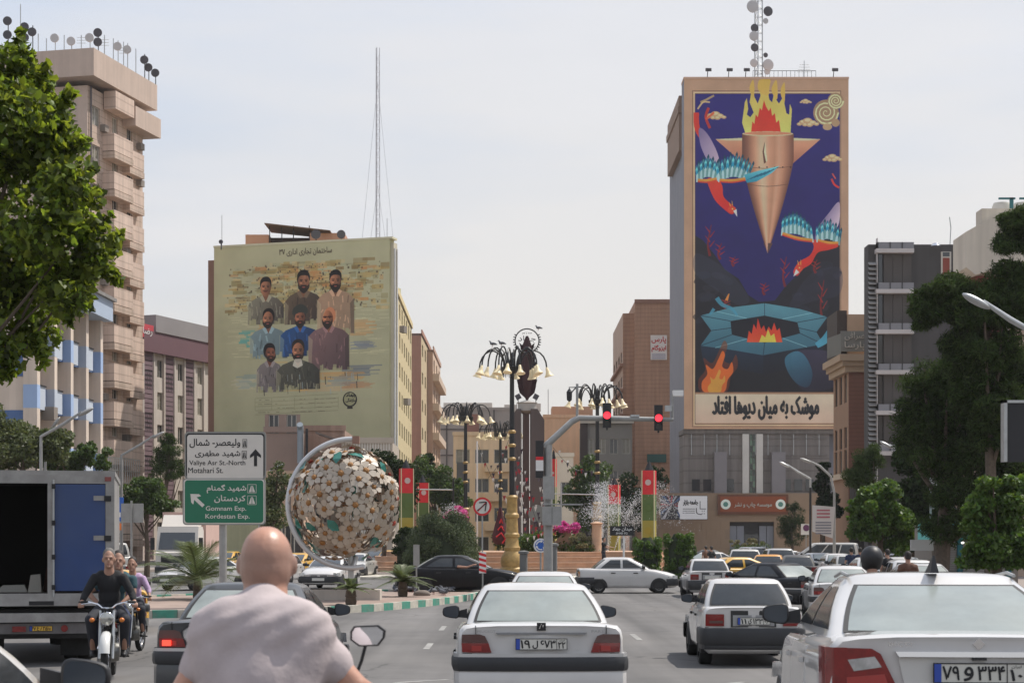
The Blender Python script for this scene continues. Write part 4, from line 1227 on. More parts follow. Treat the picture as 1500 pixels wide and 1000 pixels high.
    # pale branching smoke and blue drifts at the sides
    for (q, w) in (([(1050,436),(1058,446),(1072,452),(1080,462)],7),([(1046,452),(1040,460)],5)): p.line(q, w, (78,140,158), .9, w2=3)
    p.line([(1064,440),(1068,430)], 5, (226,150,70), .8, w2=1)
    p.poly([(1160,520),(1190,512),(1222,520),(1228,560),(1200,572),(1170,566)], (64,58,76), .9, col2=(40,36,54), d=(0,1), smooth=True)
    p.line([(1224,478),(1210,496),(1196,506)], 16, (80,146,164), .95, w2=8)
    p.poly([(1150,524),(1166,514),(1180,522),(1190,546),(1184,566),(1168,562),(1154,544)], (70,120,138), .9, col2=(40,66,84), d=(.5,1), smooth=True)
    p.line([(1214,470),(1222,460)], 5, (190,200,196), .9, w2=1)
    # fire at lower left
    for (cc, a, sx) in (((150,66,34),.5,1.25),((214,112,48),.85,1.0),((236,160,80),.7,.55)):
        q = [(1032,574),(1028,560),(1036,548),(1034,534),(1044,540),(1052,526),(1058,514),(1062,520),(1058,536),(1066,540),(1072,530),(1074,544),(1066,556),(1060,574)]
        p.poly([(1048+(x-1048)*sx, 574+(y-574)*sx) for x, y in q], cc, a, smooth=True)
    p.rect(X0, X1, 574, 577, (150,120,96))
    p.rect(X0, X1, 577, 619, (196,176,156), col2=(184,164,146), d=(0,1))
    # flame tips run over the frame
    for q in ([(1100,138),(1098,128),(1103,117),(1105,128),(1104,142)], [(1112,134),(1110,124),(1114,116.5),(1128,116.5),(1127,128),(1125,140)], [(1131,136),(1131,127),(1137,117.5),(1139,130),(1138,146)], [(1144,140),(1144,130),(1149,121),(1150,136),(1149,150)]):
        p.poly(q, (224,160,86), smooth=True)
    return p.done(GAIN)

def paint_portraits():
    """pale green wall with seven painted half-length men over a sketched hillside town"""
    p = Paint(313, 572, 350, 650, 4, (160,156,128))
    p.rect(313, 572, 350, 650, (164,160,132), col2=(150,147,122), d=(0,1))
    g = random.Random(11)
    for _ in range(420):
        x, y = g.gauss(445,62), g.uniform(376,452)
        if not 326 < x < 562: continue
        w, h = g.uniform(5,24), g.uniform(2,9)
        p.rect(x, x+w, y, y+h, g.choice([(156,134,86),(166,148,104),(170,126,82),(134,124,88),(150,150,124),(176,160,122),(128,108,72)]), g.uniform(.35,.8))
    for _ in range(340):
        x, y = g.gauss(448,62), g.uniform(380,452)
        if not 326 < x < 562: continue
        w = g.uniform(1,2.6); p.rect(x, x+w, y, y+w*1.3, (84,74,58), g.uniform(.4,.85))
    for _ in range(80):
        x, y = g.uniform(330,556), g.uniform(384,450); p.line([(x,y),(x+g.uniform(6,20),y+g.uniform(-1,1))], .6, (90,78,60), .6, smooth=False)
    for _ in range(120):
        x, y = g.choice([g.uniform(330,385), g.uniform(505,560)]), g.uniform(450,520)
        p.line([(x,y),(x+g.uniform(8,22),y)], .8, (184,178,146), .6, smooth=False)
    for (x, y, w, h, c, a) in ((357,478,15,26,(74,146,146),.9),(380,470,14,24,(176,130,84),.7),(515,468,34,24,(178,132,86),.75),(520,500,30,12,(102,110,130),.8),(505,536,50,16,(92,98,112),.8),
        (352,545,24,22,(110,130,138),.7),(345,552,30,16,(178,170,150),.6),(440,560,90,14,(172,146,112),.8),(470,545,60,12,(176,134,84),.8),(505,560,40,10,(158,110,80),.6),(400,548,50,24,(190,144,78),.85),(486,552,36,14,(120,128,132),.7),(404,500,16,30,(190,150,90),.5)):
        for k in range(9): p.rect(x+g.uniform(-7,7), x+w+g.uniform(-12,8), y+h*k/9, y+h*(k+.8)/9+.6, c, a*g.uniform(.35,.75))
    def man(cx, cy, s, cl, cl2, sk, hr, beard, shoulder, bottom, turn=0, bald=False, cap=False, hairline=0):
        body(cx, cy+2, s, cl, cl2, sk, shoulder, bottom)
        head(cx, cy, s*1.16, sk, hr, beard, turn, bald, cap, hairline)
    def body(cx, cy, s, cl, cl2, sk, shoulder, bottom):
        turn = 0
        # coat
        w = shoulder
        p.poly([(cx-w,bottom),(cx-w*.98,cy+s*2.6),(cx-w*.72,cy+s*1.75),(cx-s*.55,cy+s*1.1),(cx+s*.55,cy+s*1.1),(cx+w*.72,cy+s*1.75),(cx+w*.98,cy+s*2.6),(cx+w,bottom)], cl, .96, col2=cl2, d=(.8,.5), smooth=False)
        for _ in range(26):
            x = cx+g.uniform(-w*.9,w*.9); y = g.uniform(cy+s*1.9, bottom-2); l = g.uniform(4,14)
            kf = g.choice([.62,.8,1.22,1.35]); cc = tuple(min(255, int(v*kf)) for v in cl)
            p.line([(x,y),(x+g.uniform(-3,3),min(bottom,y+l))], g.uniform(.8,2.4), cc, .5, smooth=False)
        p.poly([(cx-s*.5,cy+s*.9),(cx+s*.5,cy+s*.9),(cx+s*.2,cy+s*1.9),(cx,cy+s*2.1),(cx-s*.2,cy+s*1.9)], tuple(int(v*.72) for v in sk))
        for q in (-1, 1): p.poly([(cx+q*s*.5,cy+s*1.0),(cx+q*s*.95,cy+s*1.35),(cx+q*s*.45,cy+s*2.2),(cx+q*s*.05,cy+s*2.0)], tuple(min(255,int(v*1.22)) for v in cl), .9)
        for _ in range(16):
            x = cx+g.uniform(-w*1.05,w*1.05); p.rect(x, x+g.uniform(1.5,5), bottom-g.uniform(1,9), bottom+1, (148,144,114), .8)
        for q in (-1, 1): p.poly([(cx+q*w*1.02,bottom),(cx+q*w*1.02,cy+s*2.4),(cx+q*w*.78,cy+s*3.2),(cx+q*w*.84,bottom)], (60,54,48) if q > 0 else (176,170,140), .35)
    def head(cx, cy, s, sk, hr, beard, turn, bald, cap, hairline):
        t = turn*s*.16
        o0 = p.poly
        def sq(pts, *a, **k): o0([(x, cy+(y-cy)*1.16) for x, y in pts], *a, **k)
        p.poly = sq
        p.ell(cx-t, cy-s*.30, s*.76, s*.98, hr if not bald else sk)
        p.ell(cx+t*.6, cy+s*.10, s*.70, s*.98, sk, col2=tuple(int(v*.66) for v in sk), d=(1 if turn <= 0 else -1,.2))
        if not bald:
            p.poly([(cx-s*.76,cy-s*.1),(cx-s*.72,cy-s*.8),(cx-s*.3,cy-s*1.22),(cx+s*.35,cy-s*1.22),(cx+s*.74,cy-s*.75),(cx+s*.76,cy-s*.05),(cx+s*.66,cy-s*.35),(cx+s*.45,cy-s*(.62+hairline)),(cx-s*.3,cy-s*(.66+hairline)),(cx-s*.66,cy-s*.35)], hr, smooth=True)
        if cap: p.poly([(cx-s*.95,cy-s*.35),(cx-s*.9,cy-s*1.1),(cx,cy-s*1.6),(cx+s*.9,cy-s*1.2),(cx+s*.95,cy-s*.5),(cx,cy-s*.62)], (60,62,56), smooth=True)
        if beard:
            p.poly([(cx-s*.68+t,cy+s*.1),(cx-s*.5+t,cy+s*.42),(cx+t,cy+s*.38),(cx+s*.5+t,cy+s*.42),(cx+s*.68+t,cy+s*.1),(cx+s*.62+t,cy+s*.72),(cx+t,cy+s*(1.0+beard*.35)),(cx-s*.62+t,cy+s*.72)], (46,36,30), smooth=True)
            p.ell(cx+t, cy+s*.58, s*.2, s*.07, (140,84,70))
        else: p.ell(cx+t, cy+s*.52, s*.26, s*.07, (110,62,52))
        p.rect(cx+t-s*.34, cx+t+s*.34, cy+s*.33, cy+s*.44, (46,34,28), .9)
        for q in (-1, 1):
            p.ell(cx+t+q*s*.30, cy-s*.04, s*.15, s*.07, (40,28,24)); p.rect(cx+t+q*s*.30-s*.19, cx+t+q*s*.30+s*.19, cy-s*.24, cy-s*.16, (40,30,26), .9)
        p.poly([(cx+t-s*.02,cy-s*.05),(cx+t+s*.16,cy+s*.24),(cx+t-s*.14,cy+s*.26)], tuple(int(v*.72) for v in sk), .9)
        p.ell(cx+t-s*.34, cy+s*.12, s*.16, s*.13, tuple(min(255,int(v*1.2)) for v in sk), .6)
        p.poly([(cx+t+s*.25,cy-s*.6),(cx+t+s*.62,cy-s*.3),(cx+t+s*.6,cy+s*.5),(cx+t+s*.3,cy+s*.7)], tuple(int(v*.55) for v in sk), .35, smooth=True)
        p.poly = o0
    sk = (168,120,92)
    man(391,414,9.5,(128,124,108),(74,66,62),sk,(38,30,26),.0,27,470,0,)
    man(447,408,10.5,(96,82,68),(62,52,48),sk,(34,27,24),.7,28,472,.2)
    man(494,409,10,(156,130,108),(140,120,100),sk,(34,28,26),.9,27,488,0)
    man(395,462,9.5,(120,136,138),(92,104,108),sk,(34,28,26),.5,28,522,-.6,hairline=.35)
    man(442,462,9.5,(46,82,124),(30,46,76),(158,108,84),(52,50,46),.8,30,520,0,cap=True)
    man(484,464,9.5,(124,98,96),(84,68,70),(176,122,90),(60,50,44),1.0,30,542,-1.1,bald=True)
    p.rect(476,490,461.5,463,(70,34,30),.9)
    man(397,514,9,(118,110,108),(98,92,92),(150,98,76),(30,24,22),.4,20,573,1.0)
    man(439,512,10.5,(84,82,72),(62,62,56),sk,(44,34,28),.8,32,570,0,hairline=.3)
    p.poly([(434,524),(444,524),(446,534),(438,538),(431,534)], (196,190,176), .8)
    for _ in range(50):
        x = g.uniform(380,530); y = g.uniform(545,572); p.line([(x,y),(x+.6,y+g.uniform(4,12))], g.uniform(.5,1.6), g.choice([(60,56,50),(150,144,126),(140,150,150)]), .7, smooth=False)
    # caption table, hairline rules
    for k in range(5): p.line([(375,582+k*6.2),(498,578+k*6.2)], .5, (104,98,76), .7, smooth=False)
    for x in (375,400,434,464,498): p.line([(x,582),(x,600)], .5, (104,98,76), .6, smooth=False)
    for _ in range(60):
        x, y = g.uniform(378,490), 583+g.randrange(4)*6.2+1.5; p.rect(x, x+g.uniform(2,7), y, y+.8, (92,88,70), .6)
    p.ell(515,587,10.5,11.5,(50,46,40)); p.ell(515,586.5,8.6,9.6,(142,139,110))
    p.rect(511,519,598,601,(50,46,40))
    return p.done(GAIN)

def paint_banner():
    p = Paint(0, 68, 0, 35, 5, (200,198,192))
    p.rect(0, 30, 0, 35, (52,50,60))
    for k in range(16):
        a = 2*PI*k/16; b = a+.2
        p.poly([(15,14),(15+40*math.cos(a),14+40*math.sin(a)),(15+40*math.cos(b),14+40*math.sin(b))], [(150,60,66),(150,150,154),(70,90,120),(110,40,50)][k%4], .9)
    p.rect(28, 68, 0, 35, (202,200,194)); p.ell(30,17,5,12,(202,200,194))
    p.poly([(15,14),(20,14),(28,35),(6,35)], (40,38,44))
    for k in range(3): p.rect(32, 50, 19+k*3, 20+k*3, (60,60,64), .8)
    p.line([(52,18),(53,26),(60,28)], 1.2, (30,30,34)); p.rect(57,58,8,20,(30,30,34)); p.rect(57,66,19,20,(30,30,34))
    for k in range(4): p.rect(60+(k%2)*3, 61.3+(k%2)*3, 22+(k//2)*4, 23.3+(k//2)*4, (30,30,34))
    return p.done(1.5)
# ------------------------------------------------------------------ ground and roads
def _road(N, L, tx, last, b):
    # tyre-polished tracks along the lanes, patches and hairline cracks
    mp = N.new('ShaderNodeMapping'); mp.inputs['Scale'].default_value = (.9, .035, 1); L.new(tx.outputs['Object'], mp.inputs[0])
    n = N.new('ShaderNodeTexNoise'); n.inputs['Scale'].default_value = 1.0; n.inputs['Detail'].default_value = 6; L.new(mp.outputs[0], n.inputs['Vector'])
    m = N.new('ShaderNodeMapRange'); m.inputs['From Min'].default_value = .35; m.inputs['From Max'].default_value = .65; m.inputs['To Min'].default_value = .66; m.inputs['To Max'].default_value = 1.18
    L.new(n.outputs['Fac'], m.inputs['Value'])
    v = N.new('ShaderNodeTexVoronoi'); v.feature = 'DISTANCE_TO_EDGE'; v.inputs['Scale'].default_value = .16
    nd = N.new('ShaderNodeTexNoise'); nd.inputs['Scale'].default_value = .7; nd.inputs['Detail'].default_value = 8; L.new(tx.outputs['Object'], nd.inputs['Vector'])
    ad = N.new('ShaderNodeMixRGB'); ad.blend_type = 'ADD'; ad.inputs['Fac'].default_value = 3.0; L.new(tx.outputs['Object'], ad.inputs['Color1']); L.new(nd.outputs['Color'], ad.inputs['Color2'])
    L.new(ad.outputs[0], v.inputs['Vector'])
    c = N.new('ShaderNodeMapRange'); c.inputs['From Max'].default_value = .006; c.inputs['To Min'].default_value = .55; c.inputs['To Max'].default_value = 1
    L.new(v.outputs['Distance'], c.inputs['Value'])
    k = N.new('ShaderNodeMath'); k.operation = 'MULTIPLY'; L.new(m.outputs[0], k.inputs[0]); L.new(c.outputs[0], k.inputs[1])
    x = N.new('ShaderNodeHueSaturation'); L.new(last, x.inputs['Color']); L.new(k.outputs[0], x.inputs['Value']); L.new(x.outputs[0], b.inputs['Base Color'])
m_asph = mat('asphalt', (.122,.116,.112), .92, var=.16, scale=.55, bump=.25, dirt=(.16,.15,.14,.5), hook=_road)
m_walk = mat('paving', (.25,.21,.185), .9, var=.14, scale=1.2, bump=.2)
m_island = mat('island_paving', (.27,.20,.165), .9, var=.16, scale=1.4, bump=.2)
m_line = mat('road_paint', (.27,.265,.25), .8, var=.3, scale=3, dirt=(.14,.135,.13,.9))
m_grass = mat('lawn', (.07,.12,.03), .9, var=.35, scale=6, bump=.4)

b = MB()
ys = [-60, -20, 0, 28, 400, 3000]
vs = []
for y in ys:
    for x in (-2500, -60, -20, 20, 60, 2500): vs.append((x, y, gz(0, y)-.0))
n = 6
b.add(vs, [(j*n+i, j*n+i+1, (j+1)*n+i+1, (j+1)*n+i) for j in range(len(ys)-1) for i in range(n-1)])
tag(b.build('road', m_asph, None, 0), kind='structure')

def sheet(name, poly, z, m, th=None, parent=None):
    b = MB()
    if th: b.prism(poly, z-th, z, plane='xy')
    else: b.add([(x, y, z) for x, y in poly], [tuple(range(len(poly)))])
    return b.build(name, m, parent, 25, fix=True)

# left and right pavements
for poly in ([(-17,30),(-17,64),(-24,88),(-24,128),(-60,128),(-60,30)], [(17.5,24),(17.5,120),(22,205),(60,205),(60,24)]):
    o = tag(sheet('pavement', poly, .14, m_walk, .3), kind='structure')
for poly in ([(-60,128.5),(-12,190),(-12,420),(-60,420)],[(20,206),(42,206),(42,214.9),(20,214.9)]):
    tag(sheet('pavement', poly, .12, m_walk, .3), kind='structure')
# worn road markings
mk = MB()
def seg(x0, y0, x1, y1, w):
    d = Vector((x1-x0, y1-y0, 0)); l = d.length; d /= l; nn = Vector((-d.y, d.x, 0))*w/2
    q = [(x0, y0), (x1, y1)]
    mk.add([(x0+nn.x, y0+nn.y, gz(0,y0)+.005), (x0-nn.x, y0-nn.y, gz(0,y0)+.005), (x1-nn.x, y1-nn.y, gz(0,y1)+.005), (x1+nn.x, y1+nn.y, gz(0,y1)+.005)], [(0,1,2,3)])
for a in ((-1.9,19.6,-.5,20.6),(-.5,20.6,-1.1,21.6),(-1.9,19.6,-3.1,21.2),(-2.1,22.4,-1.5,23.0),(-1.6,24.2,-.9,25.0),(2.2,21.0,4.6,19.4),(2.5,16.5,3.4,17.6),(2.2,23,3.2,24.4)): seg(*a, .12)
for k in range(3): seg(-1.6, 33+k*7, -1.6, 35+k*7, .12)
seg(2.6, 36, 2.6, 38.4, .12)
tag(mk.build('road_marking', m_line, None, 0), kind='structure')

# traffic island with painted kerb stones
isl = [(-1.4,66),(-1.25,62.5),(-1.9,58),(-2.9,54),(-4.2,50.5),(-6.0,48.3),(-8.5,46.8),(-11.6,46.0),(-14,47.5),(-14.6,52),(-13,58),(-10,63),(-6,66.5)]
isl2 = cr(isl, 5)
tag(sheet('traffic_island', isl2, .15, m_island, .3), kind='structure')
ks = thing('kerb', 'painted kerb of green and white stones round the pigeon island', 'kerb', (0,0,0))
kg = mat('kerb_green', C(70,140,120,1.0), .8, var=.15, scale=8, dirt=(.2,.19,.17,.6)); kw = mat('kerb_white', C(198,192,178,.9), .8, var=.12, scale=8, dirt=(.22,.2,.18,.6))
# equal stones along the front edge
path = isl2; acc = []; tot = 0
dense = []
for i in range(len(path)):
    a, c = Vector((*path[i], 0)), Vector((*path[(i+1) % len(path)], 0))
    for k in range(8): dense.append(a.lerp(c, k/8))
run = []; last = dense[0]; run.append(last)
for q in dense[1:]+[dense[0]]:
    if (q-last).length >= .62: run.append(q); last = q
for i in range(len(run)-1):
    a, c = run[i], run[i+1]
    d = (c-a); l = d.length; d.normalize(); rz = math.atan2(d.y, d.x)
    sb = MB(); sb.box((l/2, -.06, .0), (l-.012, .15, .42))
    sb.xf(Matrix.Translation((a.x, a.y, .0)) @ Matrix.Rotation(rz, 4, 'Z'))
    sb.build('kerb_stone', kg if i % 2 else kw, ks)

# roundabout plaza
RC = Vector((1.0, 112, 0)); 
m_step = mat('plaza_stone', C(196,160,132,.9), .8, var=.12, scale=2, streak=.1)
pz = thing('fountain_plaza', 'round stepped stone plaza in the middle of the roundabout', 'plaza', RC)
MB().lathe([(20.5,.0),(20.5,.15),(20.3,.17)], 72, m=0).build('kerb_ring', kw, pz, 30)
MB().lathe([(20.3,.0),(20.3,.16)], 72).build('lawn', m_grass, pz, 30)
MB().lathe([(15.5,.0),(15.5,.2)], 72).build('walkway', m_walk, pz, 30)
for k, r_ in enumerate((11.0, 10.3, 9.6, 8.9)):
    MB().lathe([(r_,.2+.3*k),(r_,.2+.3*k+.24),(r_+.04,.2+.3*k+.245),(r_+.04,.2+.3*(k+1)),(r_-.3,.2+.3*(k+1)+.002)], 72).build('step', m_step, pz, 20)

# ------------------------------------------------------------------ buildings
m_pane = mat('window_glass', (.03,.036,.042), .08, spec=.8)
m_pane2 = mat('window_curtained', C(150,145,132,.8), .25, spec=.6, var=.25, scale=3)
m_fr_w = mat('window_frame_white', C(185,180,170), .5)
m_fr_d = mat('window_frame_dark', C(70,66,62), .5)
m_roof = mat('roof_felt', (.2,.19,.18), .9, var=.2, scale=1)
_wc = {}
def win_mesh(w, h, style, fm, pm):
    key = (round(w,2), round(h,2), style, fm.name, pm.name)
    if key in _wc: return _wc[key]
    f = MB(); t = .07; d = .09
    f.bx(0, w, 0, d, 0, t).bx(0, w, 0, d, h-t, h).bx(0, t, 0, d, t, h-t).bx(w-t, w, 0, d, t, h-t)
    if style >= 1: f.bx(w/2-t/2, w/2+t/2, .01, d-.01, t, h-t)
    if style >= 2: f.bx(t, w-t, .015, d-.015, h*.68, h*.68+t*.8)
    f.bx(-.06, w+.06, -.09, .0, -.07, -.002)
    p = MB().bx(t*.5, w-t*.5, .04, .055, t*.5, h-t*.5)
    _wc[key] = (f.mesh('window', fm, 30), p.mesh('pane', pm, 0))
    return _wc[key]

def facade(root, W_, H_, ops, m, fr=(0,0,0), z0=0.0, depth=.28, name='wall', style=1, fm=None, pm=None, seed=1, winname='window'):
    """wall in root's frame starting at fr=(x,y,rz), with real openings; ops: (u0, v0, w, h)"""
    rnd = random.Random(seed)
    T = Matrix.Translation((fr[0], fr[1], z0)) @ Matrix.Rotation(fr[2], 4, 'Z')
    b = MB()
    us = sorted({0.0, W_} | {round(o[0],3) for o in ops} | {round(o[0]+o[2],3) for o in ops})
    vs_ = sorted({0.0, H_} | {round(o[1],3) for o in ops} | {round(o[1]+o[3],3) for o in ops})
    for i in range(len(us)-1):
        cu = (us[i]+us[i+1])/2
        run0 = None
        for j in range(len(vs_)-1):
            cv = (vs_[j]+vs_[j+1])/2
            hole = any(o[0] < cu < o[0]+o[2] and o[1] < cv < o[1]+o[3] for o in ops)
            if not hole:
                b.quad((us[i],0,vs_[j]), (us[i+1],0,vs_[j]), (us[i+1],0,vs_[j+1]), (us[i],0,vs_[j+1]))
    for (u, v, w, h) in ops:
        b.quad((u,0,v),(u,depth,v),(u,depth,v+h),(u,0,v+h)); b.quad((u+w,0,v+h),(u+w,depth,v+h),(u+w,depth,v),(u+w,0,v))
        b.quad((u,0,v+h),(u,depth,v+h),(u+w,depth,v+h),(u+w,0,v+h)); b.quad((u,depth,v),(u,0,v),(u+w,0,v),(u+w,depth,v))
    b.xf(T)
    o = b.build(name, m, root, 0)
    for (u, v, w, h) in ops:
        pmx = pm or (m_pane2 if rnd.random() < .35 else m_pane)
        fme, pme = win_mesh(w, h, style, fm or m_fr_w, pmx)
        wo = link(winname, fme, root, T @ Vector((u, depth*.45, v)), (0, 0, fr[2]))
        link('pane', pme, wo)
    return o

def block(root, W_, D, H_, m, z0=0.0, front=False, mr=None, x0=0, y0=0):
    """the other walls and roof of a box building; front wall left to facade()"""
    b = MB(); e = .0
    A, B_, Cc, Dd = (x0,y0,z0), (x0+W_,y0,z0), (x0+W_,y0+D,z0), (x0,y0+D,z0)
    up = lambda p: (p[0], p[1], z0+H_)
    if front: b.quad(A, B_, up(B_), up(A))
    b.quad(B_, Cc, up(Cc), up(B_)); b.quad(Cc, Dd, up(Dd), up(Cc)); b.quad(Dd, A, up(A), up(Dd))
    b.build('wall', m, root, 0)
    MB().bx(x0+.01, x0+W_-.01, y0+.01, y0+D-.01, z0+H_-.35, z0+H_-.06).build('roof', mr or m_roof, root, 0)

def uvquad(name, p0, p1, p2, p3, m, parent, th=0.0):
    me = MB().quad(p0, p1, p2, p3).mesh(name, m, 0)
    u = me.uv_layers.new(name='uv')
    for i, c_ in enumerate([(0,0),(1,0),(1,1),(0,1)]): u.data[i].uv = c_
    return link(name, me, parent)

def cm(name, r, g, b_, gain=1.55, **k):
    k.setdefault('var', .07); k.setdefault('scale', .5)
    return mat(name, C(r, g, b_, gain), .85, **k)

# --- the tall tower with the painted front
Yt = 215.0
x0, x1 = PX(1002, Yt), PX(1243, Yt); W_ = x1-x0
zt_, zm0 = PZ(116, Yt), PZ(628, Yt)
t = thing('mural_tower', 'tallest right-hand tower block, its whole front painted with a falling flaming cone', 'building', (x0, Yt, 0))
m_tw = cm('tower_side', 112,112,118, 1.5, streak=.12); m_tc = cm('tower_concrete', 112,106,102, 1.2, streak=.2, course=1.5)
mm_ = MB().bx(0, W_, .02, 3.0, zm0, zt_).bx(.4, W_, 3.0, 24, 8, zt_-.6)
mm_.build('wall', m_tw, t, 0)
uvquad('painted_wall', (0,0,zm0), (W_,0,zm0), (W_,0,zt_), (0,0,zt_), img_mat('tower_painting', paint_tower()), t)
MB().bx(-.25, .4, 4, 20, PZ(259,235), zt_-1.0).bx(-.4, .4, 3.6, 20.2, zt_-3.2, zt_-2.4).build('side_bay', cm('side_bay', 120,100,86,1.5), t, 0)
MB().bx(-.05, W_+.05, -.05, 3.05, zt_, zt_+.25).build('coping', cm('coping', 170,140,120), t, 0)
text(fa('موشک به میان دیوها افتاد'), PX(1044,Yt)-x0, PX(1199,Yt)-x0, PZ(614,Yt), PZ(580,Yt), -.03, ink, t, bold=.035, keep=False)
# lower facade
zl = PZ(722, Yt)
lw = PX(1216,Yt)-x0
f2 = MB().bx(0, lw, .5, 6, zl, zm0-.6).bx(-.1, W_-.5, .3, 6, zm0-.6, zm0)
f2.build('lower_wall', m_tc, t, 0)
MB().bx(lw, W_, 4, 12, 0, zm0).build('set_back_wall', cm('set_back', 140,112,96), t, 0)
for k in range(11): MB().bx(.9+k*1.55, .98+k*1.55, .42, .5, zm0-3.2, zm0-.6).build('railing_post', steel, t, 0)
for zz in (zm0-1.2, zm0-3.2): MB().bx(.6, lw-.2, .42, .47, zz, zz+.08).build('rail', m_tc, t, 0)
for (a, c) in ((1046,1064),(1130,1150)):
    MB().bx(PX(a,Yt)-x0, PX(c,Yt)-x0, -.5, .5, zl, PZ(662,Yt)).build('raised_slab', cm('raised_slab', 118,114,116,1.2), t, 0)
a, c = PX(1088,Yt)-x0, PX(1118,Yt)-x0
for k in range(10):
    z = zl+(zm0-.6-zl)*k/10
    for q in range(2):
        xx = a+.9+(c-a-1.8)*q/2
        MB().bx(xx+.03, xx+(c-a-1.8)/2-.03, .40, .46, z+.03, z+(zm0-.6-zl)/10-.03).build('pane', mat('atrium_glass_'+str((k+q)%3), C(*[(60,84,70),(40,52,48),(92,120,98)][(k+q)%3]), .15, spec=.8), t, 0)
for q in (a, c-.8): MB().bx(q, q+.8, .2, .5, zl, zm0-.6).build('pilaster', cm('pilaster', 178,174,168,1.3), t, 0)
for k in range(13):
    xx = 1.0+k*1.38
    if a-.7 < xx < c: continue
    MB().bx(xx, xx+.95, .36, .5, zl+.3, zl+1.7).build('pane', m_pane, t, 0)
zb_ = PZ(722, Yt)
m_ss = cm('sandstone', 142,120,98, 1.05)
ops = [(PX(1068,Yt)-x0+.2, .02, 5.3, 5.1)]
gw = facade(t, PX(1170,Yt)-x0+3.3, zb_, [], m_ss, fr=(-3.2,-.6,0)) if False else None
gb = MB(); gx0, gx1 = -3.2, PX(1200,Yt)-x0
dx0, dx1 = PX(1068,Yt)-x0, PX(1133,Yt)-x0
gb.bx(gx0, dx0, -.6, 5, 0, zb_).bx(dx1, gx1, -.6, 5, 0, zb_).bx(dx0, dx1, -.6, 5, 4.4, zb_)
gb.build('ground_floor_wall', m_ss, t, 0)
sl = None
for r_ in range(5):
    for k in range(18):
        xx = gx0+.1+k*1.15+(.55 if r_ % 2 else 0)
        zz = .15+r_*1.12
        if xx+1.1 > gx1 or (xx+1.1 > dx0 and xx < dx1): continue
        if sl is None: sl = MB().bx(0, 1.11, -.03, 0, 0, 1.08).mesh('stone_panel', cm('sandstone_panel', 148,124,100,1.05), 0)
        link('stone_panel', sl, t, (xx, -.6-.001*((k*7+r_)%5), zz))
MB().bx(dx0, dx1, .3, .4, 0, 4.4).build('entrance_back', dark, t, 0)
for q in (0, 1, 4, 5):
    MB().bx(dx0+.05+q*.9, dx0+.88+q*.9, -.1, .05, .1, 3.9).build('door_panel', cm('door_grey', 120,122,128,1.2), t, 0)
for q in (2, 3): MB().bx(dx0+.05+q*.9, dx0+.88+q*.9, -.0, .05, .1, 2.9).build('glass_door', m_pane, t, 0)
# orange fascia sign
s = thing('shop_sign', 'wide orange fascia sign with two white roundels over the tower entrance', 'sign', (PX(1050,Yt), Yt-.95, 0))
sw_ = PX(1153,Yt)-PX(1050,Yt); z0, z1 = PZ(753,Yt), PZ(724,Yt)
MB().bx(0, sw_, 0, .3, z0, z1).build('sign_box', cm('sign_brown', 96,62,46,1.3), s, 0)
MB().bx(.3, sw_-.3, -.05, 0, z0+.3, z1-.25).build('sign_panel', cm('sign_orange', 140,74,44,1.0), s, 0)
for q in (.95, sw_-.95): MB().lathe([(.6,-.02),(.6,.02)], 24, (q,-.08,(z0+z1)/2), axis='y').build('roundel', cm('roundel', 190,196,186), s, 0)
for q in (.95, sw_-.95): MB().lathe([(.3,-.01),(.3,.01)], 20, (q,-.115,(z0+z1)/2), axis='y').build('emblem', cm('emblem', 70,110,100), s, 0)
text(fa('موسسه چاپ و نشر'), 2.0, sw_-2.0, (z0+z1)/2-.45, (z0+z1)/2+.25, -.06, cm('sign_letter', 176,180,170, 1.0), s, bold=.02, keep=False)
# banner on the left
s = thing('banner', 'printed banner with red and grey rays beside black lettering on the tower base', 'banner', (PX(968,Yt-4), Yt-4, 0))
bw_ = PX(1036,Yt-4)-PX(968,Yt-4); z0, z1 = PZ(760,Yt-4), PZ(726,Yt-4)
MB().bx(-.05, bw_+.05, .02, .2, z0-.05, z1+.05).build('frame', dark, s, 0)
uvquad('printed_sheet', (0,0,z0), (bw_,0,z0), (bw_,0,z1), (0,0,z1), img_mat('banner_print', paint_banner(), .6, .05), s)
text(fa('جامعه بازار'), bw_*.48, bw_*.80, z0+1.6, z0+2.3, -.02, ink, s, bold=.04, keep=False)
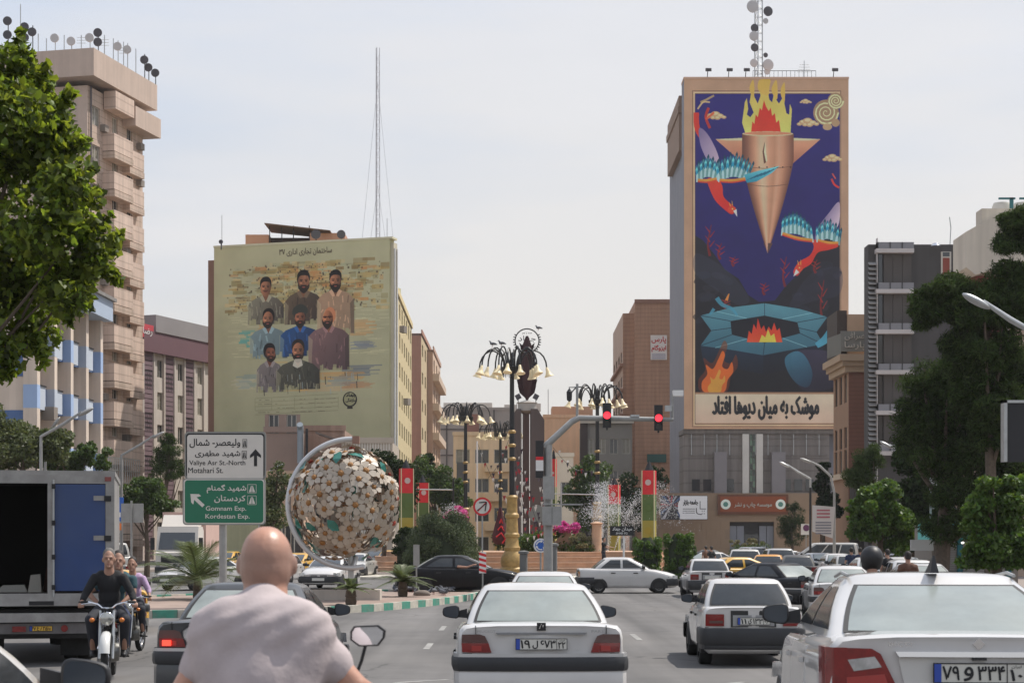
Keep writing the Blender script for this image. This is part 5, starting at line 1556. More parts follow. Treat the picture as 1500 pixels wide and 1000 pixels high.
# roof: lift house, mast, floodlights
r_ = thing('roof_house', 'low concrete lift house with railing on the painted tower roof', 'roof structure', (PX(1103,220), 220, zt_))
wq = PX(1195,220)-PX(1103,220)
MB().bx(0, wq, 0, 6, -.6, 1.3).build('wall', cm('lift_house', 150,142,130), r_, 0)
MB().bx(-.15, wq+.15, -.15, 6.15, 1.3, 1.5).build('roof', cm('lift_roof', 120,114,106), r_, 0)
for k in range(16): MB().bx(k*wq/15-.02, k*wq/15+.02, 0, .04, 1.5, 2.3).build('railing_post', dark, r_, 0)
MB().bx(0, wq, 0, .05, 2.3, 2.36).build('rail', dark, r_, 0)
def mast(label, px, Y, z0, H_, w0, w1, sec=1.2, dishes=(), col=None, group=None, fin=0):
    r = thing('radio_mast', label, 'mast', (PX(px, Y), Y, z0), .3, group)
    col = col or steel
    b = MB(); n = int(H_/sec)
    cor = lambda k, w: Vector((math.cos(2*PI*k/3)*w, math.sin(2*PI*k/3)*w, 0))
    for k in range(3): MB().tube([cor(k, w0), cor(k, w1)+Vector((0,0,H_))], .05*w0/.4, 5).build('mast_leg', col, r)
    for i in range(n):
        wa = w0+(w1-w0)*i/n; wb = w0+(w1-w0)*(i+1)/n
        for k in range(3):
            b.tube([cor(k, wa)+Vector((0,0,i*sec)), cor((k+1)%3, wb)+Vector((0,0,(i+1)*sec))], .022*w0/.4, 4, caps=False)
            b.tube([cor(k, wa)+Vector((0,0,i*sec)), cor((k+1)%3, wa)+Vector((0,0,i*sec))], .02*w0/.4, 4, caps=False)
    tag(b.build('lattice', col, r), kind='stuff')
    for (zz, rr_, dxx, cc) in dishes:
        d = MB().lathe([(.02,.25*rr_),(rr_*.7,.1*rr_),(rr_,-.1*rr_),(rr_,-.35*rr_),(rr_*.9,-.38*rr_)], 16, (dxx,-.5,zz), axis='y')
        d.build('dish', cc, r, fix=True)
    for q in range(fin):
        pass
    return r
grd = cm('dish_grey', 150,148,148); drk = cm('dish_dark', 62,60,64)
mast('lattice mast crowded with round dishes on the painted tower roof', 1111, 219, zt_-.3, 16, .55, .5, 1.0,
     [(2.2,.4,.9,grd),(3.0,.7,1.0,grd),(3.1,.5,-.9,grd),(5.0,.5,-.8,drk),(6.4,.6,-.9,grd),(7.4,.5,-.8,drk),(10.0,.75,-1.1,grd),(9.6,.6,1.0,drk),(12.0,.6,-1.0,drk),(12.6,.5,.9,drk),(14.0,.6,-.9,drk),(4.2,.3,.7,drk),(8.4,.35,.7,grd),(1.0,.5,.4,drk)])
for i, (px, lb) in enumerate(((1037,'floodlight on the far left corner of the painted tower roof'),(1068,'second floodlight from the left on the painted tower roof'),(1093,'small floodlight beside the mast on the painted tower roof'),(1222,'floodlight on the right corner of the painted tower roof'))):
    f = thing('floodlight', lb, 'lamp', (PX(px,Yt), Yt+.1, zt_+.25), 0, 'floodlights along the painted tower roof')
    MB().tube([(0,.6,0),(0,.2,.7),(0,-.5,.8)], .05, 6).build('arm', dark, f); MB().box((0,-.7,.72), (.7,.4,.35), rot=Matrix.Rotation(.4,3,'X')).build('lamp_head', drk, f)
ant = thing('aerial', 'branched television aerial on the painted tower lift house', 'aerial', (PX(1178,222), 222, zt_+1.5))
MB().tube([(0,0,0),(0,0,2.6)], .05, 6).build('pole', steel, ant)
for k in range(4): MB().tube([(-.9+.1*k,0,1.2+.3*k),(.9-.1*k,0,1.2+.3*k)], .03, 5).build('rod', steel, ant)

# --- brown block behind the tower's left
t = thing('brick_block', 'brown brick block with a roofing advert behind the painted tower', 'building', (PX(930,255), 255, 0))
m_bb = cm('brown_brick', 146,112,90, 1.35, streak=.16, course=.6)
w = PX(1000,255)-PX(930,255); H_ = PZ(441,255)
block(t, w, 30, H_, m_bb, front=True)
MB().bx(-.05, w, -.15, .0, H_-.3, H_+.25).build('parapet', cm('brown_parapet', 110,80,66), t, 0)
sd = math.radians(90)
facade(t, 25, H_-1.5, [(1.5+k*6, 3+j*3.6, 3.6, 1.5) for k in range(4) for j in range(8)], cm('brown_side', 150,128,112,1.4, course=.6), fr=(-1.6, 27, -sd), fm=m_fr_d)
for j in range(8): MB().bx(-2.1, -1.62, 1, 26, 2.1+j*3.6, 2.5+j*3.6).build('balcony_ledge', cm('ledge_br', 120,90,74), t, 0)
MB().bx(-1.6, 0, 1.9, 2.0, 0, H_-1.5).build('side_return', m_bb, t, 0)
s = thing('roofing_poster', 'white poster with red lettering high on the brown brick block', 'poster', (PX(953,254.8), 254.8, 0))
w = PX(977,254.8)-PX(953,254.8); z0, z1 = PZ(527,255), PZ(491,255)
MB().bx(0, w, 0, .1, z0, z1).build('sheet', cm('poster_white', 176,168,162), s, 0)
rd = cm('letter_red', 170,50,46,1.2)
text(fa('پارس'), .15, w-.15, z0+2.3, z1-.2, -.02, rd, s, bold=.03, keep=False); text(fa('ایزوگام'), .15, w-.15, z0+1.1, z0+2.1, -.02, rd, s, bold=.03, keep=False)
for k in range(3): MB().bx(.2, w-.2, -.02, 0, z0+.15+.28*k, z0+.27+.28*k).build('text_line', cm('poster_grey', 110,110,130), s, 0)
s = thing('green_signboard', 'dark green signboard on the brown block low beside the tower', 'sign', (PX(948,254.6), 254.6, 0))
w = PX(976,254)-PX(948,254); MB().bx(0, w, 0, .2, PZ(677,255), PZ(665,255)).build('board', cm('sign_teal', 40,76,70,1.2), s, 0)
MB().bx(0, w, 0, .2, PZ(712,255), PZ(700,255)).build('lower_board', cm('sign_dull_red', 120,60,50,1.2), s, 0)

# --- corner brick house with cornice, and its rooftop sign
Yc = 150
t = thing('corner_house', 'brown brick corner building with stone cornice beside the painted tower', 'building', (PX(1243,Yc), Yc, 0))
w = PX(1272,Yc)-PX(1243,Yc); H_ = PZ(545,Yc)
m_rb = cm('red_brick', 112,76,62, 1.4, bump=.2, course=.35)
facade(t, w, H_, [], m_rb)
rows = [(PZ(600,Yc),3.2),(PZ(675,Yc),2.4)]
facade(t, 7.0, H_, [(.6+k*2.2, z, 1.2, h) for k in range(3) for z, h in ((PZ(690,Yc),1.9),(PZ(655,Yc),1.8),(PZ(588,Yc),2.4))], cm('red_brick_side', 128,100,80,1.5), fr=(0, 7.0, -R(90)), fm=m_fr_d)
MB().bx(.3, w, .3, 7, 0, H_-.05).build('inner_wall', m_rb, t, 0)
for k, (o, hh) in enumerate(((.35,.5),(.6,.4),(.9,.55))):
    zz = H_+[0,.5,.9][k]
    MB().prism([(-o,-o),(w+.1,-o),(w+.1,7.4),(-o,7.4)], zz, zz+hh, plane='xy').build('cornice', cm('cornice_stone', 150,128,106,1.4), t, 0, fix=True)
MB().prism([(-.28,-.28),(w,-.28),(w,7.1),(-.28,7.1)], PZ(700,Yc), PZ(692,Yc), plane='xy').build('string_course', cm('course', 178,160,140,1.3), t, 0, fix=True)
m_gs = cm('grey_stone', 92,88,84, 1.4, streak=.15)
for k in range(8): MB().bx(.1+k*.2, .24+k*.2, -.2, -.02, PZ(745,Yc), PZ(704,Yc)).build('stone_rib', m_gs, t, 0)
MB().bx(.1, w, -.2, -.02, .5, PZ(748,Yc)).build('dark_shopfront', cm('shopfront_dk', 46,42,40,1.2), t, 0)
MB().bx(.1, w, 1.0, 7, H_+1.45, PZ(458,Yc)).build('roof_room', cm('roof_room', 160,132,108,1.4), t, 0)
MB().bx(-.75, .08, 1.2, 6, H_+1.45, PZ(452,Yc)).build('dark_cladding', cm('dk_clad', 62,52,46,1.3), t, 0)
s = thing('rooftop_sign', 'grey board with raised Persian letters on the corner building roof', 'sign', (PX(1232,Yc-.2), Yc-.2, 0))
w = PX(1270,Yc)-PX(1232,Yc); z0, z1 = PZ(515,Yc), PZ(485,Yc)
MB().bx(0, w, 0, .2, z0, z1).build('board', cm('sign_grey', 112,110,104,1.3), s, 0)
for (a, c_) in ((0, w*.5), ): pass
lt = cm('letter_pale', 168,160,148,1.3)
text(fa('صرافی'), .3, w-.2, z0+.95, z1-.1, -.07, lt, s, bold=.02, ext=.05, keep=False); text(fa('پارسا'), .3, w-.2, z0+.1, z0+.85, -.07, lt, s, bold=.02, ext=.05, keep=False)
MB().prism([(-.5,3.8),(-.4,3.9),(0,.1),(0,0)], z0-.2, z1-.2, plane='xy').build('side_board', cm('sign_grey2', 100,98,92,1.3), s, 0, fix=True)

# --- dark slab-fronted building
Yd = 132
t = thing('dark_office_block', 'charcoal office block with pale floor bands and a louvred edge', 'building', (PX(1272,Yd), Yd, 0))
w = PX(1420,Yd)-PX(1272,Yd); H_ = PZ(358,Yd)
m_dk = cm('charcoal', 62,60,60, 1.25, streak=.1)
block(t, w, 1.6, H_, m_dk, front=True)
block(t, w-5, 16, H_, m_dk, x0=5, y0=1.7)
wb = PX(1336,Yd)-PX(1283,Yd); xb = PX(1283,Yd)-PX(1272,Yd)
pale = cm('pale_band', 165,160,158,1.3)
for py in (365, 424, 483, 542, 601, 660):
    z = PZ(py+7, Yd)
    MB().bx(xb-.1, xb+wb, -.7, 0, z, z+.30).build('floor_band', pale, t, 0)
    for q in range(3): MB().bx(xb+q*wb/3, xb+q*wb/3+.05, -.68, 0, z+.3, z+.78).build('band_joint', dark, t, 0)
    MB().bx(xb, xb+wb, -.62, 0, z+.3, z+.78).build('band_glass', cm('band_glass', 120,120,124,1.2), t, 0)
for py in (395, 454, 513, 572, 631):
    z = PZ(py+22, Yd)
    MB().bx(xb+.15, xb+wb*.16, -.25, 0, z, z+2.2).build('window', m_pane, t, 0)
    for q in range(3): MB().bx(xb+wb*(.2+.26*q), xb+wb*(.2+.26*q)+wb*.25, -.18-.004*q, 0, z-.1, z+2.3).build('cladding_panel', cm('clad_panel', 72,68,66,1.25), t, 0)
lv = None
for k in range(58):
    z = 2+k*.36
    if z > H_: break
    if lv is None: lv = MB().box((.28,-.25,.1), (.62,.5,.05), rot=Matrix.Rotation(.5,3,'X')).mesh('louvre', cm('louvre', 130,128,126,1.2), 0)
    link('louvre', lv, t, (0, 0, z))
MB().bx(.6, xb, -.5, 0, 0, H_+.4).build('corner_fin', pale, t, 0)
for k, q in enumerate((1379,)):
    a = PX(q,Yd)-PX(1272,Yd); MB().bx(a-.05, a+.7, -.12, -.0, PZ(404,Yd), PZ(369,Yd)).build('window', m_fr_w, t, 0)
    MB().bx(a+.07, a+.58, -.14, -.12, PZ(402,Yd), PZ(378,Yd)).build('blind', cm('red_blind', 120,60,50,1.2), t, 0); MB().bx(a+.07, a+.58, -.14, -.12, PZ(376,Yd), PZ(370,Yd)).build('pane', m_pane, t, 0)
f = MB().lathe([(.02,.25),(.2,.2),(.36,0)], 14, (PX(1368,Yd)-PX(1272,Yd),-.5,PZ(362,Yd))); f.build('lamp_shade', chrome, t, fix=True)
a1 = thing('aerial', 'thin whip aerial on the charcoal office block roof', 'aerial', (PX(1391,Yd+2), Yd+2, H_)); MB().tube([(0,0,-.3),(.1,0,1.6),(.0,0,2.4)], .04, 5).build('rod', steel, a1)
# --- pale building at the right edge
Yr = 96
t = thing('pale_corner_block', 'pale concrete building with a curved overhang and rooftop tanks at the right edge', 'building', (PX(1407,Yr), Yr, 0))
w = 16; H_ = PZ(345,Yr)
m_pl = cm('pale_concrete', 168,160,148,1.4, streak=.14)
MB().bx(.4, w, 0, 1.5, 0, H_-.2).build('wall', cm('warm_plaster', 150,132,116,1.3), t, 0)
# overhang slab, rising towards the right-hand (nearer) end
MB().prism([(0, H_-1.9),(.5,H_-2.3),(2.5,H_-1.7),(7,H_-.5),(w,H_),(w,H_+3.4),(1.8,H_+1.0),(0,H_+.0)], -1.2, 1.6, plane='xz').build('overhang', m_pl, t, 30, fix=True)
MB().bx(.45, 2.3, -.1, 0, H_-5.5, H_-2.2).build('red_panel', cm('dull_red', 110,60,56,1.25), t, 0); MB().bx(2.3, 2.55, -.15, 0, H_-9, H_-2.1).build('white_post', cm('post_w', 190,184,176,1.2), t, 0)
for j in range(5):
    for k in range(4):
        f_, p_ = win_mesh(1.6, 1.7, 1, m_fr_w, m_pane); wo = link('window', f_, t, (3.2+k*2.6, -.06, H_-4.6-j*3.2)); link('pane', p_, wo)
MB().bx(1.2, 3.2, .2, 1.4, H_+.3, H_+1.5).build('roof_room', m_pl, t, 0)
for i, (px, c_) in enumerate(((1458,'first'),(1488,'second'))):
    tk = thing('water_tank', ('pale water tank with teal stand at the roof edge', 'pale tank with teal top half hidden by the pine')[i], 'tank', (PX(px,98), 96.8, H_+.1), 0, 'water tanks on the pale block roof')
    MB().lathe([(.45,0),(.5,.1),(.5,1.6),(.42,1.8)], 18).build('tank', cm('tank_pale', 180,176,168,1.3), tk); MB().bx(.3,.5,-.6,-.5,0,2.0).bx(-.3,.6,-.6,-.5,1.9,2.0).build('stand', cm('teal_steel', 50,96,100,1.3), tk, 0)

# --- teal corner shop, billboard
Ys = 70
t = thing('kiosk_shop', 'small shop with teal fascia and grey roller shutters under the trees', 'shop', (PX(1365,Ys), Ys, 0))
z1 = PZ(768,Ys); z0 = PZ(790,Ys); tl = cm('teal', 44,110,116,1.5); tl2 = cm('teal_dark', 30,82,92,1.4)
MB().bx(0, 3.4, 0, 3, 0, z1).build('wall', cm('shop_wall', 110,104,98,1.3), t, 0)
MB().bx(-.1, .75, -.4, 2, z0, z1+.1).build('fascia', cm('teal_pale', 84,150,146,1.4), t, 0); MB().bx(.75, 3.4, -.4, 2, z0, z1+.1).build('fascia', tl, t, 0)
for k in range(2): MB().bx(-.12, 3.42, -.42, -.4, z0+.22+.2*k, z0+.28+.2*k).build('stripe', white_p, t, 0)
for q in (.45, .98, 2.9): MB().bx(q, q+.2, -.15, 0, 0, z0).build('post', tl2, t, 0)
for (a, c_) in ((.66,.97),(1.22,2.88)):
    for k in range(22): MB().bx(a, c_, -.06, -.0, .05+k*.09, .125+k*.09).build('shutter_slat', cm('shutter', 128,126,124,1.3), t, 0)
MB().lathe([(.03,0),(.06,.03),(.03,.06)], 10, (1.1,-.45,z0-.15)).build('lamp', mat('shop_lamp', (1,1,1), .5, emis=(1,.95,.85), es=6), t, 0)
MB().bx(-.9, .0, -.3, -.2, PZ(806,Ys), PZ(790,Ys)).build('side_board', cm('board_grey', 150,150,148,1.3), t, 0)
aw = MB()
for k in range(7): aw.add([(1.0+k*.35,-.9,z1+.35),(1.3+k*.35,-.9,z1+.35),(1.3+k*.35,.6,z1+.8),(1.0+k*.35,.6,z1+.8)], [(0,1,2,3)])
aw.build('awning', cm('awning', 186,160,150,1.2), t, 0)
s = thing('signboard', 'blank grey two-leaf signboard standing over the teal shop', 'sign', (PX(1366,72), 72, 0))
MB().bx(0, .6, 0, .15, PZ(745,72), PZ(700,72)).build('leaf_board', cm('leaf_a', 150,146,140,1.2), s, 0); MB().bx(.8, 2.4, 0, .15, PZ(745,72), PZ(712,72)).build('leaf_board', cm('leaf_b', 140,142,148,1.2), s, 0)
MB().bx(.65, .75, .02, .1, 2.9, PZ(698,72)).build('post', red_p, s, 0); MB().bx(-.1, -.03, .02, .1, 0, PZ(698,72)).build('post', steel, s, 0)
s = thing('billboard', 'dark blank panel in a pale frame at the right edge', 'sign', (PX(1470,42), 42, 0))
MB().bx(.08, 3, 0, .2, PZ(676,42), PZ(590,42)).build('panel', cm('panel_dk', 44,44,46,1.2), s, 0); MB().bx(0, .08, -.04, .24, PZ(676,42), PZ(586,42)).bx(0,3,-.04,.24,PZ(590,42),PZ(586,42)).build('frame', steel, s, 0)
MB().bx(1.5, 1.7, .02, .2, .1, PZ(676,42)).build('post', dark, s, 0)
# --- pale green wall with the seven portraits
YA, YB = 165.0, 160.0
xa, xb = PX(313.5, YA), PX(570.5, YB)
t = thing('portrait_building', 'wide building whose blank pale green wall shows seven painted men', 'building', (xa, YA, 0), math.atan2(YB-YA, xb-xa))
W_ = math.hypot(xb-xa, YB-YA); H_ = PZ(363, YA)
uvquad('painted_wall', (0,0,PZ(650,YA)), (W_,0,PZ(650,YA)), (W_,0,H_), (0,0,H_), img_mat('portrait_painting', paint_portraits()), t)
m_gw = cm('green_wall', 156,152,120, 1.65, streak=.1)
MB().bx(0, W_, .02, 1.2, 0, H_-.01).bx(0, W_-10, 1.2, 30, 0, H_-.01).build('wall', m_gw, t, 0)
MB().bx(-.05, W_+.3, -.04, 1.2, H_, H_+.18).build('coping', cm('coping_gr', 172,166,140), t, 0)
for zz in (8, 15, 22): pass
MB().bx(-1.6, -.0, 2, 20, 0, H_-.8).build('brown_return', cm('brown_ret', 118,92,80,1.5), t, 0)
text(fa('ساختمان تجاری اداری ۳۷'), 6.6, 11.8, H_-1.15, H_-.45, -.03, cm('paint_letter', 74,62,50,1.2), t, bold=.01, keep=False)
ex = W_*(515-313)/257; ez = PZ(587,YA)
text(fa('جهاد'), ex-.5, ex+.5, ez+.0, ez+.42, -.03, ink, t, bold=.04, keep=False); text(fa('سازندگی'), ex-.5, ex+.5, ez-.45, ez-.05, -.03, ink, t, bold=.03, keep=False)
# right-hand side face (parallel with the road) with white pipes
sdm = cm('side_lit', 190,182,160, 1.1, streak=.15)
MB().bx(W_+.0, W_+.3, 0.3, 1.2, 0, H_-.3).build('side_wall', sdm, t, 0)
for k in range(2): MB().tube([(W_+.38, .4+k*.6, 0), (W_+.38, .4+k*.6, H_-.8)], .07, 6).build('pipe', white_p, t)
for (zz, yy) in ((21,1.5),(14.5,2.5),(7,1.5)): MB().bx(W_+.4, W_+.85, yy, yy+.8, zz, zz+.6).build('air_conditioner', cm('ac_unit', 120,112,104,1.2), t, 0)
# rooftop shed with rusty canopy
s = thing('rooftop_shed', 'brown rooftop room with a thin rusty canopy on the portrait building', 'roof structure', (PX(358,168), 168, H_))
w = PX(505,168)-PX(358,168); m_rs = cm('roof_brick', 150,112,92,1.5)
MB().bx(.1, 2.3, 0, 5, -.4, 1.75).bx(6.2, w, 0, 5, -.4, 1.9).build('wall', m_rs, s, 0)
MB().bx(2.3, 6.2, 1.5, 5, -.4, 1.7).build('recess', cm('shed_dark', 60,48,44,1.2), s, 0)
for q in (2.35, 3.5, 4.6, 6.1): MB().bx(q, q+.08, .0, .1, -.4, 2.6).build('post', dark, s, 0)
MB().prism([(2.0,2.62),(8.2,1.95),(8.2,2.02),(2.0,2.72)], -.8, 4, plane='xz').build('canopy', cm('rusty_sheet', 92,72,62,1.3), s, 0, fix=True)
MB().box((0.25,0,.0),(.25,.3,1.0)).build('vent', dark, s, 0)
for i, (px, py, r_, lb) in enumerate(((324,361,.2,'small round dish on the left end of the portrait building roof'),(463,350,.45,'dark round dish in front of the rooftop shed'),(500,350,.4,'dark dish at the right end of the rooftop shed'))):
    d = thing('satellite_dish', lb, 'dish', (PX(px,163.5), 163.5, PZ(361,163.5)))
    z = PZ(py,163.5)-PZ(361,163.5)+.2
    MB().tube([(0,0,-.3),(0,0,z+.1)], .05, 6).build('pole', dark, d); MB().lathe([(.02,.15),(r_,0),(r_,-.05)], 14, (0,-.15,z+.2), axis='y').build('dish', drk, d, fix=True)
for px, top, lb in ((325,315,'thin whip aerial at the left roof end of the portrait building'),(567,320,'short aerial above the right roof corner of the portrait building')):
    a = thing('aerial', lb, 'aerial', (PX(px,164), 164, H_)); MB().tube([(0,0,-.2),(0,0,PZ(top,164)-H_)], .03, 5).build('rod', steel, a)
mast('tall thin guyed lattice mast behind the portrait building', 553, 300, 30, PZ(70,300)-30, .45, .35, 1.6, [], cm('mast_grey', 160,158,160,1.3))
# guys
g_ = thing('guy_wire_set', 'fine guy wires of the tall lattice mast behind the portraits', 'wire', (PX(553,300), 300, 30))
for k, (dx, h) in enumerate(((-14,80),(14,80),(-12,52),(13,52))): MB().tube([(0,.5,h*.62),(dx*.35,0,0)], .03, 3).build('wire', cm('wire_grey', 150,150,155,1.2), g_)

# --- beige and brown blocks stepping back behind it, sides lit by the sun
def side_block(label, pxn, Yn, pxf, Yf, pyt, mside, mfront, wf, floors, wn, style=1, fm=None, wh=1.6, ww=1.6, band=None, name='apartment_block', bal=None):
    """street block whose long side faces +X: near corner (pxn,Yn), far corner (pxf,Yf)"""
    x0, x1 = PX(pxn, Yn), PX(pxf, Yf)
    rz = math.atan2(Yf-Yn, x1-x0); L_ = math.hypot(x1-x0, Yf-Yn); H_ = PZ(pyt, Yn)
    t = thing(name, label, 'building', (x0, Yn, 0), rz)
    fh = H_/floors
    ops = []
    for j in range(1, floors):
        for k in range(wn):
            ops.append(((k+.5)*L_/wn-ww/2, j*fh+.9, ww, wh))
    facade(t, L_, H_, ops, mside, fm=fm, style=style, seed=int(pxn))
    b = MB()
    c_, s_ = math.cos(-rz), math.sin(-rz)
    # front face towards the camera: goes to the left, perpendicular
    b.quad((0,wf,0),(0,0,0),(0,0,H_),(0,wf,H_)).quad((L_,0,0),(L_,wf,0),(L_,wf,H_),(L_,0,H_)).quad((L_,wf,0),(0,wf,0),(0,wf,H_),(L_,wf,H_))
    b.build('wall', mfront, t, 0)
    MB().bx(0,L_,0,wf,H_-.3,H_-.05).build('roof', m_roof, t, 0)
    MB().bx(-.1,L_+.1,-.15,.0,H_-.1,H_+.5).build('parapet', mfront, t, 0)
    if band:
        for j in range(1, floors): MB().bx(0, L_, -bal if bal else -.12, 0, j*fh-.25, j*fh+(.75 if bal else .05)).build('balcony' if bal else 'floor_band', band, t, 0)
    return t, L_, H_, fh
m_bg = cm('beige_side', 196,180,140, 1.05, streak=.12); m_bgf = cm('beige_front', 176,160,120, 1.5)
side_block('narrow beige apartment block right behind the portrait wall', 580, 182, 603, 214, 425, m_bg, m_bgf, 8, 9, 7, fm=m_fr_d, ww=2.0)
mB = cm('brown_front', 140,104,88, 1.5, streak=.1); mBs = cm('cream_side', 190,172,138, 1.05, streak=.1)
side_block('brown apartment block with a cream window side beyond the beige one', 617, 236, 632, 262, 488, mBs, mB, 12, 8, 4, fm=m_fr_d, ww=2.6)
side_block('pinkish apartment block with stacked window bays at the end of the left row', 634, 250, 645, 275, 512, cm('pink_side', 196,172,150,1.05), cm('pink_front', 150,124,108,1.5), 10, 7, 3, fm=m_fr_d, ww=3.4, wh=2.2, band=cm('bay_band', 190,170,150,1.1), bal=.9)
# --- far blocks closing the street
def far_block(label, px0, px1, pyt, Y, m, cols, rows, ww=1.5, wh=1.6, fm=None, D=12, name='apartment_block', zoff=1.2, pm=None, rz=0.0, style=1, top=.8):
    x0 = PX(px0, Y); W_ = PX(px1, Y)-x0; H_ = PZ(pyt, Y)
    t = thing(name, label, 'building', (x0, Y, 0), rz)
    fh = (H_-top)/max(1, rows)
    ops = [((k+.5)*W_/cols-ww/2, j*fh+zoff, ww, wh) for j in range(rows) for k in range(cols)] if cols else []
    facade(t, W_, H_, ops, m, fm=fm, pm=pm, seed=int(px0), style=style)
    block(t, W_, D, H_, m)
    MB().bx(-.1, W_+.1, -.12, 0, H_-.05, H_+.4).build('parapet', m, t, 0)
    return t, W_, H_
tt, w, h = far_block('large grey stone block at the far end of the street', 640, 750, 600, 290, cm('far_grey', 138,132,126, 1.5), 0, 1)
for q in (.12, .4, .75): MB().bx(w*q, w*q+.25, -.15, 0, 0, h).build('recess_line', cm('far_grey_d', 90,86,84,1.2), tt, 0)
for z in (.45, .68, .86): MB().bx(0, w, -.1, 0, h*z, h*z+.2).build('string_course', cm('far_grey_d', 90,86,84,1.2), tt, 0)
MB().bx(w*.38, w*.56, -.2, 0, h*.62, h*.97).build('rust_panel', cm('rust_panel', 128,92,80,1.4), tt, 0)
MB().bx(1, 9, 2, 8, h, h+1.3).bx(11,13,2,5,h,h+1.0).bx(15,17,2,5,h,h+1.2).build('roof_room', cm('roof_white', 176,168,158), tt, 0)
tt, w, h = far_block('cream apartment house with balconies behind the fountain', 664, 748, 637, 215, cm('cream_wall', 186,164,138, 1.5, streak=.08), 3, 4, 1.7, 1.7, zoff=.9)
for j in range(1, 4): MB().bx(w*.55, w*.98, -.9, 0, j*h/4.2-.2, j*h/4.2+.7).build('balcony', cm('cream_balc', 180,160,136,1.5), tt, 0)
MB().bx(w*.06, w*.2, -.08, 0, 1, h*.78).build('stair_glazing', cm('stair_glass', 84,84,86,1.2), tt, 0)
tt, w, h = far_block('sand coloured blank walled block right of the monument', 796, 862, 611, 250, cm('sand_wall', 192,156,126, 1.5, streak=.08), 0, 1)
MB().bx(1.2, 7, 1, 7, h, h+1.6).build('roof_room', cm('sand_room', 176,136,110,1.4), tt, 0)
tt, w, h = far_block('grey office block with paired windows beyond the traffic light', 854, 926, 620, 236, cm('office_grey', 120,116,110, 1.4), 4, 4, 1.1, 2.0, zoff=1.0, fm=m_fr_w, style=1)
MB().bx(-.4, .6, -.3, 0, 0, h).build('dark_edge', cm('dk_edge', 64,54,52,1.2), tt, 0)
MB().bx(-.4, w+.2, -.5, .2, h, h+.35).build('cornice', cm('off_corn', 170,162,150,1.3), tt, 0)
far_block('low pink house with a curved bay right of the grey offices', 898, 922, 706, 200, cm('pinkhouse', 176,146,130, 1.5), 1, 1, 1.0, 1.2)
far_block('small white house beside the sand coloured block', 796, 840, 668, 200, cm('whitehouse', 188,176,160, 1.45), 2, 2, 1.2, 1.5, zoff=1.8)
far_block('plain beige block at the left of the grey stone block', 600, 668, 652, 300, cm('farbeige', 170,150,130,1.4), 4, 3)
for px, top, lb in ((757,590,'thin aerial pole above the far grey roof'),(803,570,'tall thin aerial on the sand coloured roof')):
    a = thing('aerial', lb, 'aerial', (PX(px,252), 252, PZ(640,252))); MB().tube([(0,0,-8),(0,0,PZ(top,252)-PZ(640,252))], .05, 5).build('rod', steel, a)

# --- low clutter of houses under the portrait wall
far_block('low grey house with one framed window under the portrait wall', 388, 440, 632, 140, cm('low_grey', 120,102,92,1.5), 2, 2, .8, 1.5, D=8, zoff=5.2, top=0)
far_block('brown low house with dark roof under the portrait wall', 436, 505, 630, 143, cm('low_brown', 128,104,90,1.5, streak=.2), 3, 1, 1.0, 1.2, D=8, zoff=3.5)
tt, w, h = far_block('corrugated grey hall right of the low brown house', 500, 575, 648, 138, cm('low_hall', 150,140,128,1.4), 0, 1, D=8)
for k in range(18): MB().bx(.1+k*.21, .2+k*.21, -.06, 0, 2, h).build('rib', cm('rib', 180,176,168,1.3), tt, 0)
far_block('beige annex with a dark gate behind the direction sign', 385, 440, 698, 120, cm('annex', 150,128,110,1.4), 3, 1, 1.3, 2.0, D=8)
s = thing('corrugated_roof', 'sloping dark sheet roof under the portrait wall', 'roof structure', (PX(462,137), 137, PZ(640,137)))
MB().prism([(0,.3),(2.2,-.4),(2.2,-.3),(0,.45)], 0, 3, plane='xz').build('sheet', cm('sheet_roof', 96,86,80,1.3), s, 0, fix=True)
ck = thing('chimney_pipe', 'thick blue grey ventilation pipe on the low houses', 'pipe', (PX(440,139), 139, PZ(650,139))); MB().tube([(0,0,-1.5),(0,0,1.2),(.0,-.4,1.5)], .25, 10).build('pipe', cm('pipe_bl', 120,128,134,1.3), ck)
MB().tube([(.5,0,-1.5),(.5,0,1.2)], .1, 8).build('flue', dark, ck)

# --- purple and white office building
x0, y0_, x1, y1_ = PX(208,186), 186, PX(311,200), 200
rz = math.atan2(y1_-y0_, x1-x0); L_ = math.hypot(x1-x0, y1_-y0_)
t = thing('purple_office_block', 'office block with purple lattice strips and white window strips', 'building', (x0, y0_, 0), rz)
H_ = PZ(500,186)+.4
m_wh = cm('white_strip', 176,168,160,1.3, streak=.08); m_pu = cm('purple_tile', 104,86,92,1.45); m_pd = cm('purple_band', 92,66,72,1.4)
sw = L_/7.0
ops = []
for k in (1, 3, 5):
    for j in range(6): ops.append((sw*(k+.30)+.3, 2.2+j*3.45, sw*.55, 1.9))
facade(t, L_, H_, ops, m_wh, seed=9)
MB().bx(0, L_, 0.5, 14, H_-.2, H_).build('roof', m_roof, t, 0)
b = MB().quad((0,14,0),(0,0,0),(0,0,H_),(0,14,H_)).quad((L_,0,0),(L_,14,0),(L_,14,H_),(L_,0,H_)); b.build('wall', m_pd, t, 0)
tile = MB().bx(0, .26, -.10, 0, 0, .42).mesh('screen_tile', m_pu, 0)
for ki, k in enumerate((0, 2, 4)):
    a = sw*k+.25
    MB().bx(a, a+sw*.82, -.06, 0, 0, H_-1.4).build('dark_strip', cm('strip_dk', 66,54,60,1.3), t, 0)
    kk = MB()
    for r_ in range(44):
        for q in range(5):
            x_ = a+.06+q*(sw*.82-.1)/5
            dens = 1 if (r_ % 9) < 4 else 0
            kk.bx(x_, x_+(.2 if dens else .34), -.12, -.06, .1+r_*.5, .1+r_*.5+(.24 if dens else .42))
    tag(kk.build('screen_tile', m_pu, t, 0), kind='stuff')
